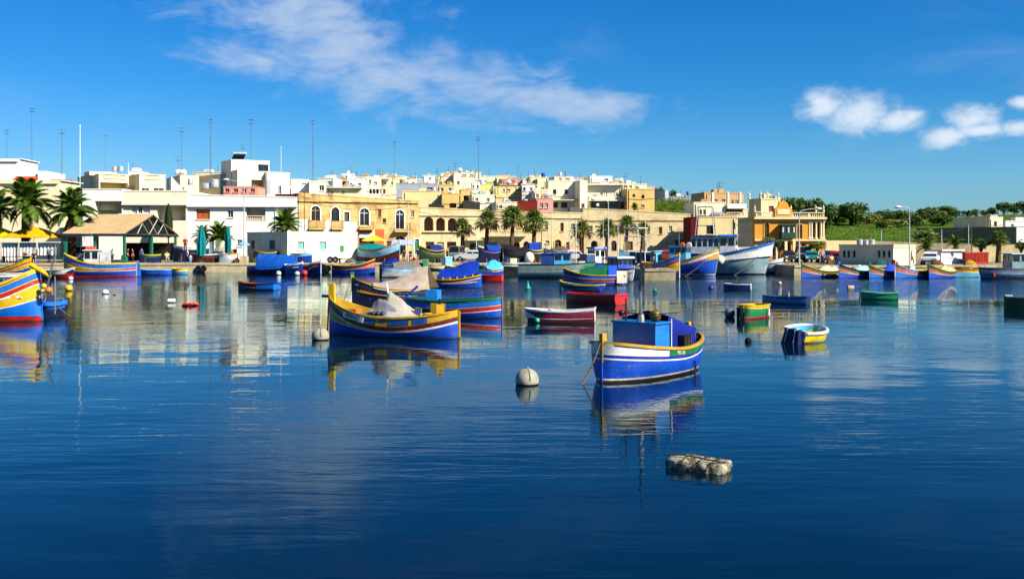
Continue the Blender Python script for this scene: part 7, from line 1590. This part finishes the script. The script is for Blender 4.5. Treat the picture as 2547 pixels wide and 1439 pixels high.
person('person in grey sweater reaching up at the stall by the pale curtain', 122, 114.75, 'reach', (98, 108, 124), (24, 24, 34), 170, 1.82); person('person in dark coat sitting at the stall table', 84, 114.8, 'sit', (40, 26, 30), (30, 24, 30), 20, 1.65, PROM + .22); person('person in brown jacket bending beside the green crate', 62, 115.2, 'sit', (70, 46, 26), (40, 34, 30), 60, 1.7, PROM + .25)
person('person in white shirt and blue jeans standing under the shed', 279, 116.4, 'stand', (232, 228, 216), (48, 84, 140), 150); person('person in white shirt and dark trousers walking on the quay', 466, 114.9, 'walk', (238, 232, 228), (26, 28, 46), -60); person('child in light blue top standing near the quay edge', 474, 114.7, 'stand', (150, 190, 226), (150, 180, 220), 30, 1.05)
person('person in red top standing high behind the shed corner', 461, 121, 'stand', (190, 24, 26), (30, 34, 70), 0, 1.7, PROM + 1.35); person('person in pale shirt sitting beyond the lamp post', 578, 118.2, 'sit', (230, 226, 226), (40, 34, 34), -40, 1.7, PROM + .3); person('person in red jacket on the quay before the turquoise shutters', 758, 116.0, 'stand', (200, 20, 28), (120, 20, 26), 10, 1.5); person('person in pink shirt bending by the light blue boat', 775, 118.6, 'walk', (226, 170, 170), (90, 60, 60), 70)
person('person in dark clothes walking past the loggia house', 1112, 117.4, 'walk', (24, 24, 28), (20, 20, 24), 80); person('person in white standing at the loggia doorway', 1098, 136, 'stand', (238, 236, 228), (210, 206, 196), 0); person('person in pale jacket by the blue and red cars', 2045, 108, 'stand', (170, 190, 214), (60, 70, 100), -20, 1.7); person('person in yellow shirt sitting on the quay behind the first luzzu', 2068, 104.6, 'sit', (216, 190, 120), (90, 100, 110), 20, 1.6, PROM + .05); person('person in cream shirt sitting by the green dinghy', 415, 117.5, 'sit', (226, 214, 150), (170, 190, 210), 30, 1.65, PROM + .2); person('dark person seated at the café under the grey awning', 1005, 126.2, 'sit', (40, 40, 60), (30, 30, 36), 0, 1.7, PROM + .3); person('second café guest in blue beside the white flagpole', 1021, 125.8, 'sit', (40, 60, 120), (30, 30, 50), -30, 1.7, PROM + .3)
for a in (('person in dark jacket leaning on the rail inside the shed', 318, 121, 'stand', (44, 40, 40), (30, 30, 40), 100), ('person in blue shirt walking under the shed ridge', 352, 124, 'walk', (40, 80, 150), (60, 56, 50), 60), ('person in red shirt walking behind the rainbow luzzu stern', 330, 116, 'walk', (176, 30, 26), (60, 50, 40), -80), ('person in brown coat standing by the white market van', 228, 119, 'stand', (96, 66, 40), (40, 36, 34), 40),
          ('person in white top strolling before the sandstone house', 948, 124, 'walk', (232, 228, 220), (60, 80, 120), 80), ('person in green jacket standing beside the tall fan palm', 1284, 124, 'stand', (50, 96, 60), (50, 46, 44), 10), ('person in yellow top walking under the fan palms', 1390, 121, 'walk', (220, 180, 50), (50, 60, 90), -80), ('person in navy coat beside the green door of the sandstone house', 1040, 130, 'stand', (30, 34, 60), (36, 36, 40), 0), ('person in white walking behind the fourth right-hand luzzu', 2268, 103.9, 'walk', (226, 224, 216), (120, 110, 90), 80), ('person in dark overalls standing on the stone jetty', 1628, 92.5, 'stand', (36, 44, 70), (34, 40, 60), 60)):
    person(*a)
def stool(label, px, d, h=.45):
    root = thing('stool', label, 'stool', (X(px, d), d, PROM)); k = MB(); k.lathe([(.2, h - .05), (.22, h - .02), (.2, h)], 12); k.build('seat', WOOD, root)
    for a in range(4): k = MB(); k.tube([(.17 * math.cos(a * 1.57 + .8), .17 * math.sin(a * 1.57 + .8), 0), (.12 * math.cos(a * 1.57 + .8), .12 * math.sin(a * 1.57 + .8), h - .05)], .02, 5); k.build('leg', WOOD, root)
stool('stool under the person in the dark coat', 84, 114.82, .5); stool('stool under the person beyond the lamp post', 578, 118.25, .55); stool('stool under the dark café guest', 1005, 126.25, .55); stool('stool under the café guest in blue', 1021, 125.85, .55); stool('stool under the person by the green dinghy', 415, 117.55, .45); stool('stool under the person in the brown jacket', 62, 115.25, .5)

# ------------------------------------------------------------------ buoys and floats
BUOYW = mat('buoy_white', (168, 164, 148), .6, .12, 5, .3, stain=.6, stain_col=(110, 104, 82), streak=.3); WEED = mat('weed', (30, 36, 20), .9, .4, 8, .1)
def buoy(label, px, d, r, mt=None, kind='ball', sink=.62):
    root = thing('mooring_buoy', label, 'buoy', (X(px, d), d, 0)); k = MB(); mt = mt or BUOYW
    if kind == 'ball':
        c = r * (1 - sink); k.lathe([(max(1e-3, r * math.sin(math.pi * i / 14)), c - r * math.cos(math.pi * i / 14)) for i in range(3, 15)], 24); k.build('float_ball', mt, root, smooth=1)
        k = MB(); k.lathe([(math.sqrt(max(1e-4, r * r - (z_ - c) ** 2)) * 1.006, z_) for z_ in (.12 * r, .06 * r, 0, -.08 * r)], 24); k.build('weed_line', WEED, root)
        if r > .2:
            k = MB(); k.tube([(r * 1.004 * math.sin(q) * .25, -r * 1.004 * math.sin(q), c + r * 1.004 * math.cos(q)) for q in (.1 + 1.4 * i / 10 for i in range(11))], .008, 4); k.build('seam', WEED, root); k = MB(); k.lathe([(.05, c + r - .02), (.05, c + r + .03), (.02, c + r + .04)], 8); k.build('eye_bolt', METAL, root)
    elif kind == 'cone':
        k.lathe([(r, -.1), (r, .06), (r * .8, .12), (r * .35, .55 * r * 2), (r * .12, 1.25 * r * 2 * .85), (.02, 1.25 * r * 2)], 16); k.build('cone', mt, root, smooth=.5)
    else:
        k.lathe([(.02, -r * 1.2), (r, -r * 1.15), (r, r * 1.15), (.02, r * 1.2)], 16, (0, 0, r * .45), ax='x'); k.build('barrel', mt, root, smooth=.5)
buoy('large white round buoy left of the yellow luzzu', 797, 35.8, .31); buoy('large cream round buoy with a dark seam, alone in front', 1311, 24.6, .29)
TG_ = paint((20, 150, 130)); buoy('teal cone buoy before the grey trawler', 1313, 74, .26, TG_, 'cone'); buoy('small green cone buoy right of the stone jetty', 1629, 70, .17, paint((10, 130, 96)), 'cone'); buoy('navy ball float in the open lane', 1768, 74, .19, NAVY); buoy('grey drum buoy left of the green dinghy', 1815, 46.5, .24, mat('grey_float', (110, 116, 118), .6, .2, 4), sink=.3); buoy('small black ball float right of the MFA boat', 1861, 35, .12, RUBBER); buoy('pinkish float near the white fishing boat', 1939, 82, .17, paint((220, 190, 180))); buoy('pale brown barrel float in the right-hand lane', 2116, 73.5, .19, mat('barrel_buff', (196, 166, 146), .7, .15, 4), 'barrel')
buoy('white round buoy with dark band off the market quay', 262, 67, .22, WHT); buoy('small orange float beside the banded white buoy', 285, 66, .10, ORG); buoy('red teardrop float beside the dark blue boat', 757, 103, .34, RED, sink=.3); buoy('little white float under the small blue boat', 739, 103.5, .26, WHT, sink=.35); buoy('white float at the red stern of the tarped fishing boat', 693, 104, .26, WHT, sink=.3); buoy('small white float by the white red-bottomed boat', 176, 92, .22, WHT); buoy('white plastic jug floating off the market quay', 427, 57.5, .16, WHT, 'barrel'); buoy('yellow ball float behind the left luzzu prow', 171, 71, .26, YEL, sink=.3)
def red_floats():
    r = random.Random(4)
    for i in range(9):
        k = MB(); k.lathe([(.03, -.12), (.085, -.09), (.085, .09), (.03, .12)], 8, ax='x'); o = k.build('net_float', paint((226, 60, 30)), smooth=.8); d = 54.6 + r.uniform(-.35, .35); o.location = (X(458 + 32 * i / 8, d), d, .04 + .07 * (i % 3 == 1)); o.rotation_euler = (0, r.uniform(-.3, .3), r.uniform(-.6, .6)); tag(o, 'red net float in the cluster drifting off the quay', 'float', 'red net floats drifting together')
red_floats()
def raft():
    d = 15.5; root = thing('floating_bundle', 'weathered white foam block wrapped in ropes floating in front', 'float', (X(1736, d), d, .045), R(-34)); r_ = random.Random(2); L, Wd, H = .98, .50, .23; k = MB(); rows = []; n, m_ = 34, 26
    for i in range(n + 1):
        u = -1 + 2 * i / n; row = []
        for j in range(m_):
            a = 2 * math.pi * j / m_; c, s_ = math.cos(a), math.sin(a); q = (abs(c) ** 5 + abs(s_) ** 5) ** (-.2); e = (1 - abs(u) ** 7) ** (1 / 5) if abs(u) < 1 else 0.02
            p = Vector((u * L / 2, c * q * Wd / 2 * e, s_ * q * H / 2 * e)); nz = mnoise.noise(p * 5) * .045 + mnoise.noise(p * 14) * .022 + mnoise.noise(p * 33) * .010
            notch = -.03 * math.exp(-((p.x - .08) / .02) ** 2) - .03 * math.exp(-((p.x - .30) / .018) ** 2); row.append(p * (1 + (nz + notch) / max(.12, p.length) * .9))
        rows.append(row)
    k.grid(rows, 0, True); k.add(rows[0], [tuple(range(m_))]); k.add(rows[-1], [tuple(range(m_))])
    FM = bpy.data.materials.new('weathered_foam'); FM.use_nodes = True; T = NT(FM.node_tree); b_ = T.n['Principled BSDF']; pos = T.new('ShaderNodeNewGeometry').outputs['Position']
    c1 = T.mix(T.maprange(T.noise(pos, 9, 6, .7, .6), .40, .58), lin((168, 162, 140)), lin((70, 58, 38))); c2 = T.mix(T.maprange(T.noise(pos, 22, 4, .7), .58, .68), c1, lin((40, 34, 24))); c3 = T.mix(T.maprange(T.noise(T.scale_vec(pos, (6, 6, 6), loc=(3, 1, 2)), 1.0, 5, .7), .56, .66), c2, lin((96, 120, 40)))
    T.put(b_.inputs['Base Color'], c3); b_.inputs['Roughness'].default_value = .8; bn = T.new('ShaderNodeBump'); bn.inputs['Distance'].default_value = .03; T.put(bn.inputs['Height'], T.noise(pos, 30, 5, .7)); T.l.new(bn.outputs[0], b_.inputs['Normal'])
    k.build('foam_block', FM, root, smooth=1.2)
    for x in (-.16, .10, .30):
        k = MB(); pts = []
        for j in range(25): a = 2 * math.pi * j / 24; c, s_ = math.cos(a), math.sin(a); q = (abs(c) ** 5 + abs(s_) ** 5) ** (-.2); pts.append((x + .012 * math.sin(3 * a), c * q * (Wd / 2 + .012), s_ * q * (H / 2 + .012)))
        k.tube(pts, .009, 5); k.build('binding_rope', mat('wet_rope', (44, 38, 26), .9, .3, 20), root, smooth=1)
    k = MB(); k.tube([(-L / 2, -.18, .14), (-.2, -.12, .165), (.1, -.16, .16), (L / 2, -.1, .12)], .010, 5); k.build('binding_rope', mat('wet_rope', (44, 38, 26)), root, smooth=1)
raft()

# ------------------------------------------------------------------ bollards and net heaps on the quay
def bollard(label, px, d):
    k = MB(); k.lathe([(.16, 0), (.13, .08), (.11, .34), (.19, .40), (.20, .48), (.12, .54), (.02, .56)], 10); o = k.build('bollard', mat('cast_iron', (54, 50, 46), .7, .3, 4, .3, stain=.5, stain_col=(110, 60, 30)), smooth=.7); o.location = (X(px, d), d, PROM + .06); tag(o, label, 'bollard', 'mooring bollards on the quay')
for px, d, lab in ((360, 114.3, 'rusty bollard above the low blue boat'), (448, 114.3, 'rusty bollard above the small yellow boat'), (530, 114.3, 'rusty bollard right of the two quay tyres'), (640, 114.3, 'rusty bollard left of the blue tarped boat'), (845, 114.3, 'rusty bollard above the orange-prowed luzzu stern'), (1030, 114.3, 'rusty bollard under the white flagpole'), (1150, 114.3, 'rusty bollard before the silver car'), (1600, 90.7, 'rusty bollard on the stone jetty'), (2082, 103.4, 'rusty bollard between the first two right-hand luzzus'), (2222, 103.4, 'rusty bollard before the low building corner'), (2400, 103.4, 'rusty bollard before the red container')): bollard(lab, px, d)
def nets(label, px, d, w, h, col, seed, z=PROM):
    r = random.Random(seed); k = MB(); rows = []
    for i in range(15):
        t = i / 14; row = []
        for j in range(20):
            a = 2 * math.pi * j / 20; q = w / 2 * (1 - t ** 2.2) * (1 + .25 * mnoise.noise((math.cos(a) * 2 + seed, math.sin(a) * 2, t * 3))) + .01; row.append((q * math.cos(a), q * .7 * math.sin(a), h * t * (1 + .25 * mnoise.noise((math.cos(a) * 3, math.sin(a) * 3 + seed, 2)))))
        rows.append(row)
    k.grid(rows, 0, True); o = k.build('net_heap', mat('net_%d_%d_%d' % col, col, .95, .4, 14, .05, bump=.05), smooth=1.2); o.location = (X(px, d), d, z); tag(o, label, 'net heap', 'fishing nets heaped on the quay')
nets('brown net heap left of the lamp plinth', 588, 115.2, 1.0, .6, (110, 70, 40), 3); nets('green net heap right of the lamp plinth', 640, 115.6, 1.6, .7, (70, 84, 50), 5); nets('grey net heap beside the trailer', 872, 116.4, 1.4, .6, (110, 104, 96), 8); nets('orange net heap by the dark green boat', 1030, 116, 1.2, .6, (186, 96, 30), 11); nets('dark net heap on the stone jetty', 1606, 91.2, 1.4, .55, (60, 50, 40), 13); nets('pale net heap on the jetty edge', 1590, 91.0, .9, .5, (170, 160, 140), 17); nets('teal net heap behind the third right-hand luzzu', 2190, 104.0, 1.4, .6, (30, 100, 100), 19); nets('brown net heap before the white cabin', 2330, 104.4, 1.5, .6, (120, 84, 50), 23); nets('yellow net heap by the red container', 2412, 104.2, 1.3, .6, (190, 150, 50), 29)
